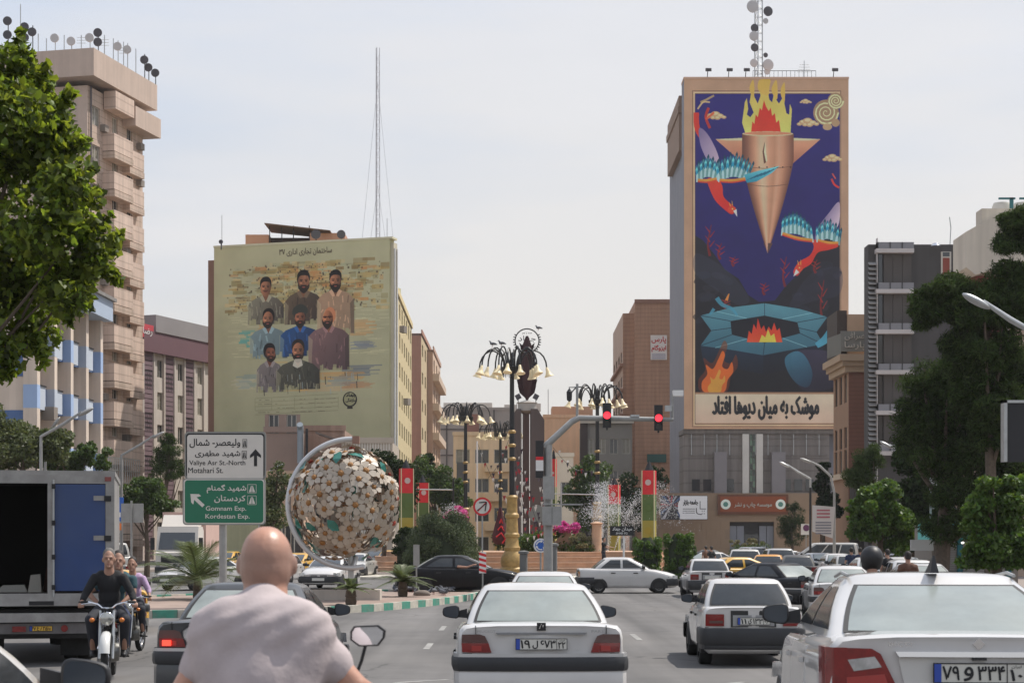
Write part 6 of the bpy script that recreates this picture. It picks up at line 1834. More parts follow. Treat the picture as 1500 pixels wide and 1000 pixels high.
for k in range(8): MB().bx(sw*k-.02, sw*k+.22, -.16, 0, 0, H_-1.4).build('mullion', m_wh, t, 0)
MB().bx(-.4, L_, -.5, .3, H_-1.4, H_+.8).build('purple_band', m_pd, t, 0)
MB().bx(1.8, L_+.1, -.6, 10, H_+.8, H_+2.6).build('grey_parapet', cm('grey_par', 120,116,116,1.4), t, 0)
MB().bx(L_-.1, L_+.9, -.2, 4, 0, H_).build('edge_fin', cm('purp_edge', 74,58,62,1.3), t, 0)
s = thing('red_shop_sign', 'small red rooftop sign at the left end of the purple office block', 'sign', (x0+.1, y0_-.9, H_+.1), rz)
MB().bx(-.5, 2.3, -.1, .1, -.1, 1.3).build('board', cm('signred', 176,60,70,1.2), s, 0); text(fa('رضا'), .2, 2.0, .1, 1.0, -.12, white_p, s, keep=False)

# --- tall beige tower with balconies, antennas on the roof
x0, y0_ = PX(128,156), 156.0; x1, y1_ = PX(209,167), 167.0
rz = math.atan2(y1_-y0_, x1-x0); L_ = math.hypot(x1-x0, y1_-y0_); H_ = PZ(125,156)
t = thing('balcony_tower', 'tall beige apartment tower with stacked balconies and a heavy roof slab', 'building', (x0, y0_, 0), rz)
m_tb = cm('tower_beige', 158,140,126, 1.45, streak=.2, bump=.2, course=.57); m_tl = cm('tower_light', 176,156,142,1.35, streak=.16, course=.85); m_tf = cm('tower_frontw', 160,143,131,1.4, streak=.08)
fh = 3.42; nf = 12
ops = []
for j in range(nf):
    z = H_-3.2-j*fh
    if z < 1: break
    ops += [(.9, z, 1.5, 1.7), (4.9, z, 1.1, 1.6), (7.9, z, 1.1, 1.6)]
facade(t, L_, H_, ops, m_tb, seed=4, fm=m_fr_w)
b = MB().quad((0,14,0),(0,0,0),(0,0,H_),(0,14,H_)).quad((L_,0,0),(L_,14,0),(L_,14,H_),(L_,0,H_)).quad((L_,14,0),(0,14,0),(0,14,H_),(L_,14,H_)); b.build('wall', m_tf, t, 0)
MB().bx(-1.2, L_+.6, -1.2, 14, H_+.5, H_+2.9).build('roof_slab', m_tf, t, 0)
MB().bx(7.0, L_+1.2, -1.3, 4, H_-2.0, H_-.2).build('roof_slab', m_tf, t, 0)
MB().bx(3.0, 6.8, -1.25, -.1, H_-1.4, H_+.2).build('top_balcony', m_tl, t, 0)
for j in range(nf):
    z = H_-4.6-j*fh
    if z < 2: break
    for (a, w_, d_, o) in ((2.9, 3.9, 1.15, 0), (7.0, 3.1, .7, -.5)):
        MB().bx(a, a+w_, -d_, 0, z-.55+o, z+1.0+o).build('balcony', m_tl, t, 0)
        MB().bx(a+.12, a+w_-.12, -d_+.12, 0, z-.62+o, z-.55+o).build('balcony_joint', dark, t, 0)
        MB().bx(a, a+w_, -d_-.04, 0, z-1.2+o, z-.62+o).build('balcony_apron', m_tb, t, 0)
MB().tube([(.4,-.15,0),(.4,-.15,H_)], .08, 6).build('downpipe', drk, t)
for (u, j, w_) in ((3.6, 9, 1.4),(3.4, 3, .8)):
    z = H_-3.0-j*fh; MB().bx(u, u+.8, -.6, 0, z, z+.6).build('air_conditioner', cm('ac_unit', 120,112,104,1.2), t, 0)
ra = random.Random(4)
for q in range(9):
    z = H_-3.3-fh*ra.randrange(9); u = ra.choice((.2, 2.45, 6.9, 9.9)); MB().bx(u, u+.75, -.5, 0, z-.2, z+.4).build('air_conditioner', cm('ac_unit', 120,112,104,1.2), t, 0)
for k in range(16): MB().bx(.3+k*.42, .36+k*.42, -1.9, -1.85, 7.2, 9.4).build('grille_bar', steel, t, 0)
for zz in (7.2, 8.3, 9.4): MB().bx(.3, 6.7, -1.92, -1.86, zz, zz+.07).build('grille_rail', steel, t, 0)
# antennas along the roof edge (front-left slab runs beyond the tree)
rnd = random.Random(21)
roofz = H_+3.0
lbl = ['bare aerial pole','aerial pole with a pale dish','aerial pole with two dark dishes','aerial pole with one dark dish']
order = ['first','second','third','fourth','fifth','sixth','seventh','eighth','ninth','tenth','eleventh','twelfth','thirteenth','fourteenth','fifteenth','sixteenth','seventeenth','eighteenth','nineteenth','twentieth']
spots = [(12,25,2),(30,5,0),(37,35,2),(48,36,3),(56,48,0),(68,55,0),(81,48,1),(94,50,0),(105,54,1),(119,50,0),(132,48,1),(144,44,2),(153,50,0),(166,55,0),(173,58,1),(181,60,0),(187,62,1),(199,70,0),(212,78,3),(218,92,3),(228,101,3)]
for i, (px, py, kd) in enumerate(spots):
    Y = 158 if px < 128 else 157+(px-128)/88*10
    z0 = roofz if px > 30 else roofz-.2
    a = thing('aerial', '%s on the tall beige tower roof, %s from the left' % (lbl[kd], order[min(i,19)] if i < 20 else 'last'), 'aerial', (PX(px,Y-1), Y-1, z0-.1), 0, 'aerials on the beige tower roof')
    top = PZ(py, Y-1)-z0
    MB().tube([(0,0,-.4),(0,0,max(.8,top))], .045, 5).build('pole', steel if kd < 2 else dark, a)
    if kd: 
        zz = [top*.55, top*.9] if kd == 2 else [top*.75]
        for z_ in zz: MB().lathe([(.02,.2),(.34,.05),(.4,-.1),(.38,-.2)], 14, (.02,-.2,z_), axis='y').build('dish', drk if kd > 1 else grd, a, fix=True)
    if kd == 0 and i % 3 == 0:
        for q in range(3): MB().tube([(-.4,0,top*.6+.25*q),(.4,0,top*.6+.25*q)], .02, 4).build('rod', steel, a)

# --- blue and white office building at the left edge
x0, y0_ = PX(36,94.5), 94.5; x1, y1_ = PX(131,107), 107.0
rz = math.atan2(y1_-y0_, x1-x0); L_ = math.hypot(x1-x0, y1_-y0_); H_ = PZ(470,107)
t = thing('blue_striped_office', 'pale office building with blue chequer bands and white pilasters', 'building', (x0, y0_, 0), rz)
m_ww = cm('white_wall', 186,172,158, 1.25, streak=.12); m_bl = cm('blue_tile', 78,102,142, 1.1, streak=.08, isl=.0); m_lb = cm('light_blue', 168,176,186,1.1); m_tn = cm('tan_infill', 160,144,130, 1.25, streak=.08)
bw_ = L_/4
ops = []
for k in range(4):
    for j in range(4): ops.append((k*bw_+bw_*.28, 2.4+j*3.05-.6, bw_*.3, 2.1))
facade(t, L_, H_, ops, m_tn, seed=6, fm=m_fr_w)
for k in range(5): MB().bx(k*bw_-.25, k*bw_+.28, -.75, 0, 0, H_).build('pilaster', m_ww, t, 0)
for j in range(4):
    z = 3.1+j*3.05
    for k in range(4):
        MB().bx(k*bw_+.28, k*bw_+.28+(bw_-.53)*.56, -.6, 0, z-.1, z+1.15).build('spandrel_panel', m_lb, t, 0)
        MB().bx(k*bw_+.28+(bw_-.53)*.56, (k+1)*bw_-.25, -.3, 0, z-.1, z+1.15).build('spandrel_panel', m_bl, t, 0)
        MB().bx(k*bw_+.28, k*bw_+.28+(bw_-.53)*.56, -.66, 0, z+1.15, z+1.22).build('sill', dark, t, 0)
    for k in range(5): MB().bx(k*bw_-.252, k*bw_+.282, -.755, -.0, z-.1, z+1.15).build('band_tile', m_lb if k % 2 else cm('mid_blue', 140,160,190,1.2), t, 0)
MB().bx(-.6, L_+.5, -1.3, 8, H_, H_+1.2).build('eaves', cm('eaves_blue', 140,152,168,1.3), t, 0)
MB().bx(-.8, L_+.7, -1.5, 8, H_+1.2, H_+1.4).build('roof', m_roof, t, 0)
b = MB().quad((0,16,0),(0,0,0),(0,0,H_),(0,16,H_)); b.build('wall', m_ww, t, 0)
for z in (3.6, 7.2, 10.8): MB().bx(-.04, 0, 0, 16, z, z+1.8).build('blue_band', m_bl, t, 0)
MB().bx(bw_*1-1.5, bw_*1-.8, -1.1, -.4, 8.6, 9.3).build('air_conditioner', cm('ac_unit', 120,112,104,1.2), t, 0)
# ------------------------------------------------------------------ trees and planting
def leafmat(name, c, isl=.45, tr=.35, rough=.5, spec=.4):
    return mat('leaf_'+name, c, rough, isl=isl, transl=tr, spec=spec)
bark = mat('bark', (.10,.075,.055), .95, var=.3, scale=9, bump=.6)
lf_near = leafmat('bright', (.11,.155,.025), .7, .55)
lf_mid = leafmat('mid', (.055,.095,.022), .45, .3)
lf_dark = leafmat('dark', (.02,.036,.012), .6, .15, .8, .1)
lf_pine = leafmat('pine', (.036,.060,.016), .65, .2, .8, .1)
lf_olive = leafmat('olive', (.08,.10,.035), .4, .3)
lf_hedge = leafmat('hedge', (.07,.13,.022), .45, .3)
lf_pink = leafmat('pink_blossom', (.55,.10,.28), .3, .3)
lf_grass = leafmat('tall_grass', (.16,.15,.07), .4, .3)

def leaf_cloud(name, clumps, n, size, m, parent, seed=1, shape='leaf', up=.35, shell=.35, kind=True):
    """clumps: (x,y,z,r[,squash]) spheres filled with leaf-sized faces"""
    g = np.random.default_rng(seed)
    c = np.array([[q[0],q[1],q[2],q[3],(q[4] if len(q) > 4 else 1.0)] for q in clumps], dtype=np.float64)
    wt = c[:,3]**2; wt /= wt.sum()
    idx = g.choice(len(c), n, p=wt)
    d = g.standard_normal((n,3)); d /= np.linalg.norm(d, axis=1)[:,None]
    rr = shell+(1-shell)*g.random(n)**.55
    pos = c[idx,:3] + d*(c[idx,3]*rr)[:,None]*np.stack([np.ones(n), np.ones(n), c[idx,4]], 1)
    a = d*.6+g.standard_normal((n,3))*.7; a[:,2] -= .25
    a /= np.linalg.norm(a, axis=1)[:,None]
    u = g.standard_normal((n,3)); u[:,2] += up*2
    b = np.cross(a, u); b /= (np.linalg.norm(b, axis=1)[:,None]+1e-9)
    nn = np.cross(a, b)
    s = size*(.6+.8*g.random(n))[:,None]
    if shape == 'leaf':
        P_ = [(-.5,0,0),(-.1,.36,.08),(.55,0,-.04),(-.1,-.36,.08)]; F_ = [(0,1,2),(0,2,3)]
    elif shape == 'lobed':
        P_ = [(-.55,0,0),(-.28,.42,.10),(.05,.28,.06),(.16,.36,.1),(.6,0,-.06),(.16,-.36,.1),(.05,-.28,.06),(-.28,-.42,.10)]; F_ = [(0,1,2),(0,2,4),(2,3,4),(0,4,6),(4,5,6),(0,6,7)]
    else:
        P_ = [(-.5,.10,0),(-.5,-.10,0),(.6,0,0)]; F_ = [(0,1,2)]
    k = len(P_)
    V = np.empty((n,k,3))
    for i, (x, y, z) in enumerate(P_): V[:,i] = pos + s*(a*x+b*y+nn*z)
    V = V.reshape(-1,3)
    nf = len(F_)
    Fi = (np.arange(n)[:,None,None]*k + np.array(F_)[None]).reshape(-1)
    me = bpy.data.meshes.new(name)
    me.vertices.add(len(V)); me.vertices.foreach_set('co', V.astype(np.float32).ravel())
    me.loops.add(len(Fi)); me.loops.foreach_set('vertex_index', Fi.astype(np.int32))
    me.polygons.add(n*nf); me.polygons.foreach_set('loop_start', np.arange(0, len(Fi), 3, dtype=np.int32)); me.polygons.foreach_set('loop_total', np.full(n*nf, 3, dtype=np.int32))
    me.materials.append(m); me.update(calc_edges=True)
    o = link(name, me, parent)
    if kind: o['kind'] = 'stuff'
    return o

def clumpy(cx, cy, cz, rx, ry, rz, n, r, seed):
    g = random.Random(seed); out = []
    for _ in range(n):
        while True:
            x, y, z = g.uniform(-1,1), g.uniform(-1,1), g.uniform(-1,1)
            if x*x+y*y+z*z < 1: break
        k = .75+.25*g.random()
        out.append((cx+x*rx*k, cy+y*ry*k, cz+z*rz*k, r*g.uniform(.6,1.25), g.uniform(.6,.9)))
    return out

def tree(label, base, crown, n, size, m, trunk_r=.14, group=None, cat='tree', seed=1, shape='leaf', name='tree', nl=7, shell=.35):
    """crown in the tree's own frame"""
    t = thing(name, label, cat, base, 0, group)
    top = max(c[2] for c in crown); cx = sum(c[0] for c in crown)/len(crown)
    tb = MB().tube([(0,0,-.1),(cx*.15+.05,0,top*.25),(cx*.4-.04,0,top*.5),(cx*.8,0,top*.8)], [trunk_r*1.3,trunk_r,trunk_r*.75,trunk_r*.3], 9)
    tb.build('trunk', bark, t)
    g = random.Random(seed); pk = g.sample(crown, min(nl, len(crown)))
    for c in pk:
        h = min(c[2]*.7, top*g.uniform(.3,.6)); s0 = (cx*.4*h/top*1.2, 0, h)
        MB().tube([s0, ((s0[0]+c[0])/2, c[1]*.5, (h+c[2])/2-.1), (c[0], c[1], c[2])], [trunk_r*.45,trunk_r*.3,trunk_r*.1], 6).build('limb', bark, t)
    leaf_cloud('crown', crown, n, size, m, t, seed, shape, shell=shell)
    return t

# near leafy tree leaning in at the top left
bx0 = PX(-150, 25)
gnd = gz(0, 25)
cl = []
g = random.Random(3)
for (px, py, r) in ((-60,150,.9),(20,110,.55),(60,200,.55),(0,240,.8),(75,165,.42),(95,270,.5),(60,330,.7),(-20,380,.9),(120,335,.42),(145,375,.30),(30,430,.75),(90,415,.55),(55,490,.45),(5,520,.42),(-40,470,.8),(20,170,.7),(55,130,.35),(100,210,.33),(70,250,.6),(130,290,.28),(120,400,.36),(165,350,.16),(-90,300,1.2),(-80,520,.6),(28,80,.26),(108,440,.34),(50,380,.6)):
    p = P(px, py, 25+g.uniform(-.8,.8)); cl.append((p.x-bx0, p.y-25, p.z-gnd, r*.86, .9))
t = tree('leafy bright green broadleaf tree filling the top left corner', (bx0, 25, gnd), cl, 17000, .10, lf_near, .085, seed=5, shape='lobed', nl=7, shell=.0)
# sprigs breaking the outline
g2 = random.Random(8)
sp = []
for (px, py, dx, dy) in ((95,150,14,-22),(60,120,10,-34),(25,70,4,-26),(110,215,22,-14),(125,255,18,-20),(140,330,26,-20),(150,370,34,-6),(165,360,24,-28),(150,395,20,14),(120,430,14,24),(95,460,12,20),(60,520,8,22),(10,545,-6,14),(130,345,12,-34),(165,405,10,10),(85,185,26,-8)):
    p0 = P(px-dx, py-dy, 25); p1 = P(px+dx*.6, py+dy*.6, 24.8)
    MB().tube([p0-t.location, (p0+p1)/2-t.location, p1-t.location], [.008,.005,.003], 5).build('twig', bark, t)
    for k in range(7):
        q = p0.lerp(p1, k/6.0); sp.append((q.x-bx0, q.y-25, q.z-gnd, .10, 1))
leaf_cloud('crown', sp, 1100, .12, lf_near, t, 17, 'lobed', shell=.1)
lm = MB().add([(-.55,0,0),(-.28,.42,.10),(.05,.28,.06),(.16,.36,.1),(.6,0,-.06),(.16,-.36,.1),(.05,-.28,.06),(-.28,-.42,.10)], [(0,1,2),(0,2,4),(2,3,4),(0,4,6),(4,5,6),(0,6,7)]).mesh('leaf', lf_near, 0)
for k in range(240):
    c = g2.choice(sp if k % 2 else cl)
    q = Vector((g2.gauss(0,1), g2.gauss(0,1)-1.0, g2.gauss(0,1))).normalized()*c[3]*1.0
    o = link('leaf', lm, t, (c[0]+q.x, c[1]+q.y, c[2]+q.z), (g2.uniform(-1,1), g2.uniform(-1.2,1.2), g2.uniform(0,6.3)))
    s_ = .13*g2.uniform(.7,1.3); o.scale = (s_,)*3

def put(label, px, Y, crown_px, n, size, m, depth=1.0, rx=None, k=14, cr_=None, **kw):
    """tree at column px, distance Y; crown_px: list of (px, py, half width px, half height px)"""
    base = Vector((PX(px, Y), Y, .12))
    cs = []
    for i, (cx, cy, hw, hh) in enumerate(crown_px):
        s = Y/2600.0
        cs += clumpy((cx-px)*s, 0, PZ(cy, Y)-base.z, hw*s*.88, hw*s*depth*.88, hh*s*.88, k+8, min(hw, hh)*s*.44, seed=int(px)+i)
    return tree(label, base, cs, n, size, m, **kw)

put('dense olive green tree below the blue striped office', 45, 84, [(30,655,60,50),(80,650,30,40),(-20,640,60,50)], 16000, .17, lf_olive, seed=2)
put('wide green tree beside the striped office, behind the truck', 118, 90, [(112,668,62,26),(75,672,40,22)], 9000, .17, lf_mid, seed=3)
put('dark conical pine left of the direction sign', 240, 120, [(243,668,27,22),(240,690,36,22),(246,648,14,14)], 9000, .2, lf_pine, shape='needle', seed=4)
put('round green street tree left of the direction sign', 215, 100, [(212,718,42,26),(195,735,38,22),(235,735,30,24)], 9000, .17, lf_mid, seed=5)
put('yellowish tree just right of the direction sign', 398, 105, [(402,710,26,40),(395,750,30,30)], 5000, .17, lf_olive, seed=6)
put('dark tree behind the flower ball on the right', 560, 110, [(560,690,30,40),(590,700,26,36),(575,740,36,34)], 9000, .18, lf_dark, seed=7)
put('green street tree behind the red topped columns', 640, 150, [(640,706,40,28),(660,735,44,26),(612,690,22,24)], 10000, .24, lf_mid, seed=8)
put('thin dark tree by the pink apartment block', 626, 175, [(626,680,10,24)], 2200, .24, lf_dark, seed=9)
put('tall yellow green tree behind the traffic light', 868, 150, [(868,690,32,26),(860,725,42,34),(880,755,40,32)], 12000, .24, lf_mid, seed=10)
put('dark tree left of the painted tower base', 925, 160, [(925,725,34,28),(935,755,44,30),(965,700,14,22)], 9000, .26, lf_dark, seed=11)
put('small dark conifer before the tower entrance', 1160, 170, [(1160,762,22,24),(1160,785,26,16),(1160,742,10,10)], 5000, .26, lf_dark, shape='needle', seed=12)
put('dark slim tree between the tower and the corner building', 1205, 150, [(1205,700,16,34),(1215,740,20,34)], 6000, .24, lf_dark, seed=13)
# right-hand trees
put('large dark pine spreading over the pale right-hand building', 1452, 62, [(1392,430,64,34),(1362,458,40,28),(1435,455,60,46),(1492,350,36,60),(1485,430,50,60),(1445,520,76,50),(1492,580,44,80),(1455,590,60,50),(1462,640,50,40)], 84000, .24, lf_pine, shape='needle', trunk_r=.2, seed=14, k=20, nl=12)
put('broad pine with a sunlit top in front of the charcoal block', 1375, 66, [(1380,560,62,42),(1400,620,70,70),(1360,650,60,60),(1450,580,70,70),(1470,660,50,60),(1420,700,80,60),(1350,600,36,60),(1480,720,60,60),(1400,760,80,40)], 80000, .22, lf_pine, shape='needle', trunk_r=.28, seed=15, k=22, nl=12)
put('smaller dark pine at the foot of the corner building', 1282, 100, [(1275,672,32,24),(1262,700,26,26)], 7000, .22, lf_pine, shape='needle', seed=16)
put('bright leaved mulberry tree beside the corner building', 1290, 78, [(1292,725,42,26),(1270,770,40,30),(1310,775,50,40),(1285,745,50,30)], 15000, .17, lf_hedge, seed=17)
put('leafy tree over the teal shop at the right edge', 1460, 50, [(1470,725,46,36),(1440,755,38,34),(1475,790,50,50),(1440,810,34,30)], 16000, .15, lf_hedge, seed=18)
put('dark tree wall between the mulberry and the teal shop', 1335, 84, [(1335,770,46,50),(1350,700,50,50),(1385,730,34,40)], 15000, .2, lf_dark, seed=19)

# clipped bushes on the roundabout
def bush(label, px, py0, py1, hw, Y, m, n, size, seed, sq=False, zb=.2, name='bush', dome=False):
    s = Y/2600; z0 = zb; H_ = PZ(py0, Y)-z0; r = hw*s
    t = thing(name, label, 'bush', (PX(px, Y), Y, z0))
    cs = []
    g = random.Random(seed)
    for _ in range(90):
        th = g.uniform(0,2*PI); u = g.random()
        if dome: z = H_*(1-u**1.2)*.93; rr = r*(1-((z/H_))**2.6)**.5*.86
        else: z = H_*u*.9; rr = r*(.86 if sq else .9*math.sin(PI*min(.97,max(.16,u*.9+.06)))**.45)
        cs.append((math.cos(th)*rr, math.sin(th)*rr, z, r*.26, .9))
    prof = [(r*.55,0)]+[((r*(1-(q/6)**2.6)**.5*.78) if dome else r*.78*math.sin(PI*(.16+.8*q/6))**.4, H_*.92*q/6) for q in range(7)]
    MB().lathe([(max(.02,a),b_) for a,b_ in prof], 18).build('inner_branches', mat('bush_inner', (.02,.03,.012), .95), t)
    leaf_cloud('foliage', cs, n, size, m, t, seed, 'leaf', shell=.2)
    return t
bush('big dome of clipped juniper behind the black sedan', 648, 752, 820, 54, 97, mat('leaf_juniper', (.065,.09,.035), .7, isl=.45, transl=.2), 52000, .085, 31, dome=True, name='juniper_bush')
bush('dark round bush at the left of the juniper dome', 600, 768, 820, 24, 102, lf_dark, 6000, .12, 32)
bush('rounded box bush right of the street name sign', 948, 782, 835, 20, 90, lf_hedge, 8000, .10, 33, sq=True)
bush('taller clipped box bush behind the white saloon', 994, 776, 838, 21, 88, lf_hedge, 9000, .10, 34, sq=True)
bush('low bush beside the tower entrance', 1012, 790, 812, 8, 130, lf_mid, 1500, .14, 35)
def flowers(label, px, py, hw, hh, Y, n, seed, m=None):
    t = thing('flowering_shrub', label, 'shrub', (PX(px, Y), Y, .2)); s = Y/2600
    z = PZ(py, Y)-.2
    cs = clumpy(0, 0, z, hw*s, hw*s, hh*s, 16, hh*s*.5, seed)
    leaf_cloud('foliage', clumpy(0, 0, z*.6, hw*s, hw*s, z*.5, 12, .6, seed+1), n//2, .16, lf_mid, t, seed)
    leaf_cloud('blossom', cs, n, .13, m or lf_pink, t, seed+2)
    for k in range(4): MB().tube([(0,0,0),(.4*(k-1.5),.1,z*.6),(.6*(k-1.5),0,z)], .04, 5).build('stem', bark, t)
flowers('pink flowering shrub left of the no entry sign', 668, 756, 22, 13, 118, 2600, 41)
flowers('pink flowering shrub beside the grey control box', 828, 775, 22, 12, 108, 2600, 43)
flowers('tall reddish grasses behind the fountain steps', 856, 795, 22, 16, 106, 2400, 45, lf_grass)
flowers('pale yellow green shrub right of the fountain jets', 1100, 797, 40, 8, 160, 1500, 47, lf_grass)
flowers('low bush under the blue roundabout sign', 742, 780, 18, 20, 118, 2400, 49, lf_mid)
flowers('green planting in front of the monument', 780, 790, 22, 16, 107, 2600, 51, lf_hedge)

def palm(label, px, pyb, pyt, Y, spread, n, seed, zb=.15, trunk=.3):
    t = thing('palm', label, 'palm', (PX(px, Y), Y, zb)); H_ = PZ(pyt, Y)-zb; g = random.Random(seed)
    tr = MB(); k0 = max(.25, trunk)
    tr.lathe([(.13,-.1),(.17,.1),(.15,k0*.5),(.17,k0*.55),(.13,k0)], 10); tr.build('trunk', bark, t)
    mpl = leafmat('palm', (.10,.13,.05), .25, .2)
    for i in range(n):
        th = 2*PI*i/n+g.uniform(-.2,.2); el = g.uniform(.15,1.35); L_ = spread*g.uniform(.75,1.05)
        pts = []
        for q in range(8):
            u = q/7; r = L_*u*math.cos(el)*(1+.1*u); z = k0+L_*u*math.sin(el)-L_*.45*u*u
            pts.append(Vector((math.cos(th)*r, math.sin(th)*r, z)))
        b = MB().tube(pts, [.022*(1-q/9) for q in range(8)], 5)
        for q in range(1, 29):
            u = q/28*6.99; j = int(u); p = pts[j].lerp(pts[j+1], u-j); d = (pts[j+1]-pts[j]).normalized(); sd = d.cross(Vector((0,0,1))).normalized()
            ll = .30*spread*(math.sin(PI*min(.95, .12+q/30)))
            for s_ in (-1, 1):
                e_ = p + (sd*s_*.8+d*.7+Vector((0,0,-.12))).normalized()*ll
                w = d*.018*1.2
                b.add([p-w, p+w, e_], [(0,1,2)])
        b.build('frond', mpl, t, 0)
    return t
palm('large spreading date palm behind the charcoal saloon', 290, 860, 775, 57, 2.7, 30, 61, trunk=.6)
palm('small palm in front of the white planter wall', 514, 880, 845, 52, .75, 14, 62, trunk=.45)
palm('middle sized palm beside the pigeons', 590, 865, 808, 60, 1.15, 22, 63, trunk=.5)
# ------------------------------------------------------------------ street furniture
mB_ = mat('lamp_black', (.014,.014,.015), .45, metal=.2)
m_shade = mat('lamp_shade_cream', C(226,208,168,1.1), .45, var=.1, scale=3, transl=.0)
def fancy_lamp(label, px, Y, pytop, zb=.2, copy=None):
    H_ = PZ(pytop, Y)-zb
    if copy is not None:
        return copy_tree(copy, (PX(px, Y), Y, zb), .35*px % 1.0, label, scale=(H_/copy['ht'],)*3)
    t = thing('ornamental_lamp', label, 'street lamp', (PX(px, Y), Y, zb), 0, 'ornamental many armed lamps round the fountain')
    t['ht'] = H_
    MB().lathe([(a_*1.16,b_*1.34) for a_,b_ in ((.62,0),(.62,.22),(.5,.3),(.56,.5),(.5,.75),(.36,.95),(.40,1.1),(.33,1.2),(.30,1.5),(.36,1.55),(.36,1.65),(.30,1.72),(.27,2.3),(.34,2.36),(.34,2.46),(.26,2.55),(.25,3.1),(.30,3.2),(.22,3.28))], 20).build('base', gold, t, 30)
    MB().tube([(0,0,3.2),(0,0,H_-.9)], [.17,.12], 14).build('pole', mB_, t)
    for z in (H_*.5, H_*.56, H_*.62): MB().lathe([(.15,0),(.22,.05),(.22,.14),(.15,.2)], 14, (0,0,z)).build('gold_collar', gold, t)
    MB().lathe([(.1,-.3),(.55,-.22),(.62,-.1),(.62,.06),(.2,.12),(.12,.5),(.03,.9)], 16, (0,0,H_-1.15)).build('crown_hub', mB_, t, 30)
    for k in range(14):
        th = 2*PI*k/14+.1; R0 = 1.95 if k % 2 == 0 else 1.35
        pts = []
        for q in range(10):
            u = q/9; a = PI*u
            r = .45+(R0-.45)*(1-math.cos(a))/2; z = H_-1.1+math.sin(a)*(1.05 if k % 2 == 0 else 1.2)*.92 - .02*u
            pts.append((math.cos(th)*r, math.sin(th)*r, z))
        MB().tube(pts, .045, 6).build('arm', mB_, t)
        dr = Vector((math.cos(th), math.sin(th), 0))
        sh = MB().lathe([(.03,.06),(.07,.0),(.10,-.18),(.16,-.34),(.25,-.45),(.26,-.49),(.18,-.47)], 12)
        sh.xf(Matrix.Translation(Vector(pts[-1])) @ Matrix.Rotation(-.28, 4, Vector((-dr.y, dr.x, 0))))
        sh.build('lamp_shade', m_shade, t, 50)
        for e in range(1): MB().tube([(dr.x*.55,dr.y*.55,H_-1.3),(dr.x*.5,dr.y*.5,H_-1.65)], [.04,.01], 5).build('pendant', mB_, t)
    return t
L0 = fancy_lamp('nearest and tallest ornamental lamp on a fluted gold base', 750, 99, 509)
fancy_lamp('ornamental lamp right of the traffic light arm', 875, 140, 563, copy=L0)
fancy_lamp('ornamental lamp in front of the cream apartment house', 682, 146, 590, copy=L0)
fancy_lamp('farthest ornamental lamp, half hidden behind the nearest one', 733, 190, 617, copy=L0)

# monument: two dark slabs, stem, drum, plume and open-work sign
MX, MY = PX(772, 118), 118.0
t = thing('monument', 'dark twin slab monument carrying a plume and a round open sign', 'monument', (MX, MY, 1.4))
mz = lambda py: PZ(py, MY)-1.4
mx = lambda px: (px-772)*MY/2600
m_mon = cm('monument_dark', 74,66,64,1.35, streak=.12); m_mon2 = cm('monument_brown', 92,78,74,1.35)
MB().prism([(mx(746),0),(mx(763.4),0),(mx(763.4),mz(600)),(mx(757),mz(600)),(mx(746),mz(616))], -.9, .9).build('slab', m_mon, t, 0, fix=True)
MB().prism([(mx(777.2),0),(mx(797),0),(mx(797),mz(616)),(mx(787),mz(600)),(mx(777.2),mz(600))], -.9, .9).build('slab', m_mon, t, 0, fix=True)
MB().bx(mx(765.6), mx(775.4), -.3, .3, 0, mz(600)).build('stem', m_mon2, t)
MB().bx(mx(764), mx(764.9), -.2, .2, 0, mz(605)).build('side_rib', m_mon2, t, 0); MB().bx(mx(776.3), mx(777.2), -.2, .2, 0, mz(605)).build('side_rib', m_mon2, t, 0)
MB().lathe([(.3,mz(606)),(.62,mz(602)),(.62,mz(591)),(.7,mz(590)),(.1,mz(586))], 20).build('drum', cm('drum', 150,146,140,1.2), t, 30)
plm = cm('plume_dark', 52,30,32,1.2)
MB().lathe([(.05,mz(588)),(.16,mz(580)),(.34,mz(560)),(.42,mz(530)),(.3,mz(505)),(.08,mz(492))], 14).build('plume_core', plm, t)
for k in range(8):
    z = mz(578-k*9)
    for s in (-1, 1):
        w_ = .40+.22*math.sin(PI*min(1,(k+1)/7)); MB().add([(s*.1,-.1,z-.25),(s*w_,-.05,z+.12),(s*(w_+.12),0,z+.62),(s*.28,.05,z+.4),(s*.1,.1,z+.2)], [(0,1,2,3,4),(4,3,2,1,0)]).build('feather', plm, t, 0)
rg = MB(); cxz = mz(499); rr = 17.5*MY/2600
rg.tube([(math.cos(2*PI*k/40)*rr, 0, cxz+math.sin(2*PI*k/40)*rr) for k in range(41)], .045, 6)
rg.build('sign_ring', mB_, t)
for k in range(22): 
    a = -PI*.15+PI*1.3*k/21+PI; MB().box((math.cos(a)*(rr+.08),0,cxz+math.sin(a)*(rr+.08)), (.13,.04,.07), rot=Matrix.Rotation(-a,3,'Y')).build('wreath_leaf', mB_, t)
text(fa('جهاد'), -rr*.75, rr*.75, cxz-.12, cxz+.34, 0, ink, t, bold=.03, ext=.04, keep=False)
text(fa('سازندگی'), -rr*.7, rr*.7, cxz-.55, cxz-.2, 0, ink, t, bold=.02, ext=.04, keep=False)
text(fa('همه با هم'), -rr*.4, rr*.4, cxz+.42, cxz+.58, 0, ink, t, bold=.02, ext=.04, keep=False)
for i, px in enumerate((759, 785)):
    f = thing('floodlight', ('small floodlight left of the plume on the monument','small floodlight right of the plume on the monument')[i], 'lamp', (mx(px)+MX, MY, mz(592)+1.4))
    MB().tube([(0,0,-.3),(0,0,.35)], .03, 5).build('arm', mB_, f); MB().box((0,0,.5), (.34,.25,.34), rot=Matrix.Rotation(.5*(1 if i else -1),3,'Y')).build('lamp_head', drk, f)
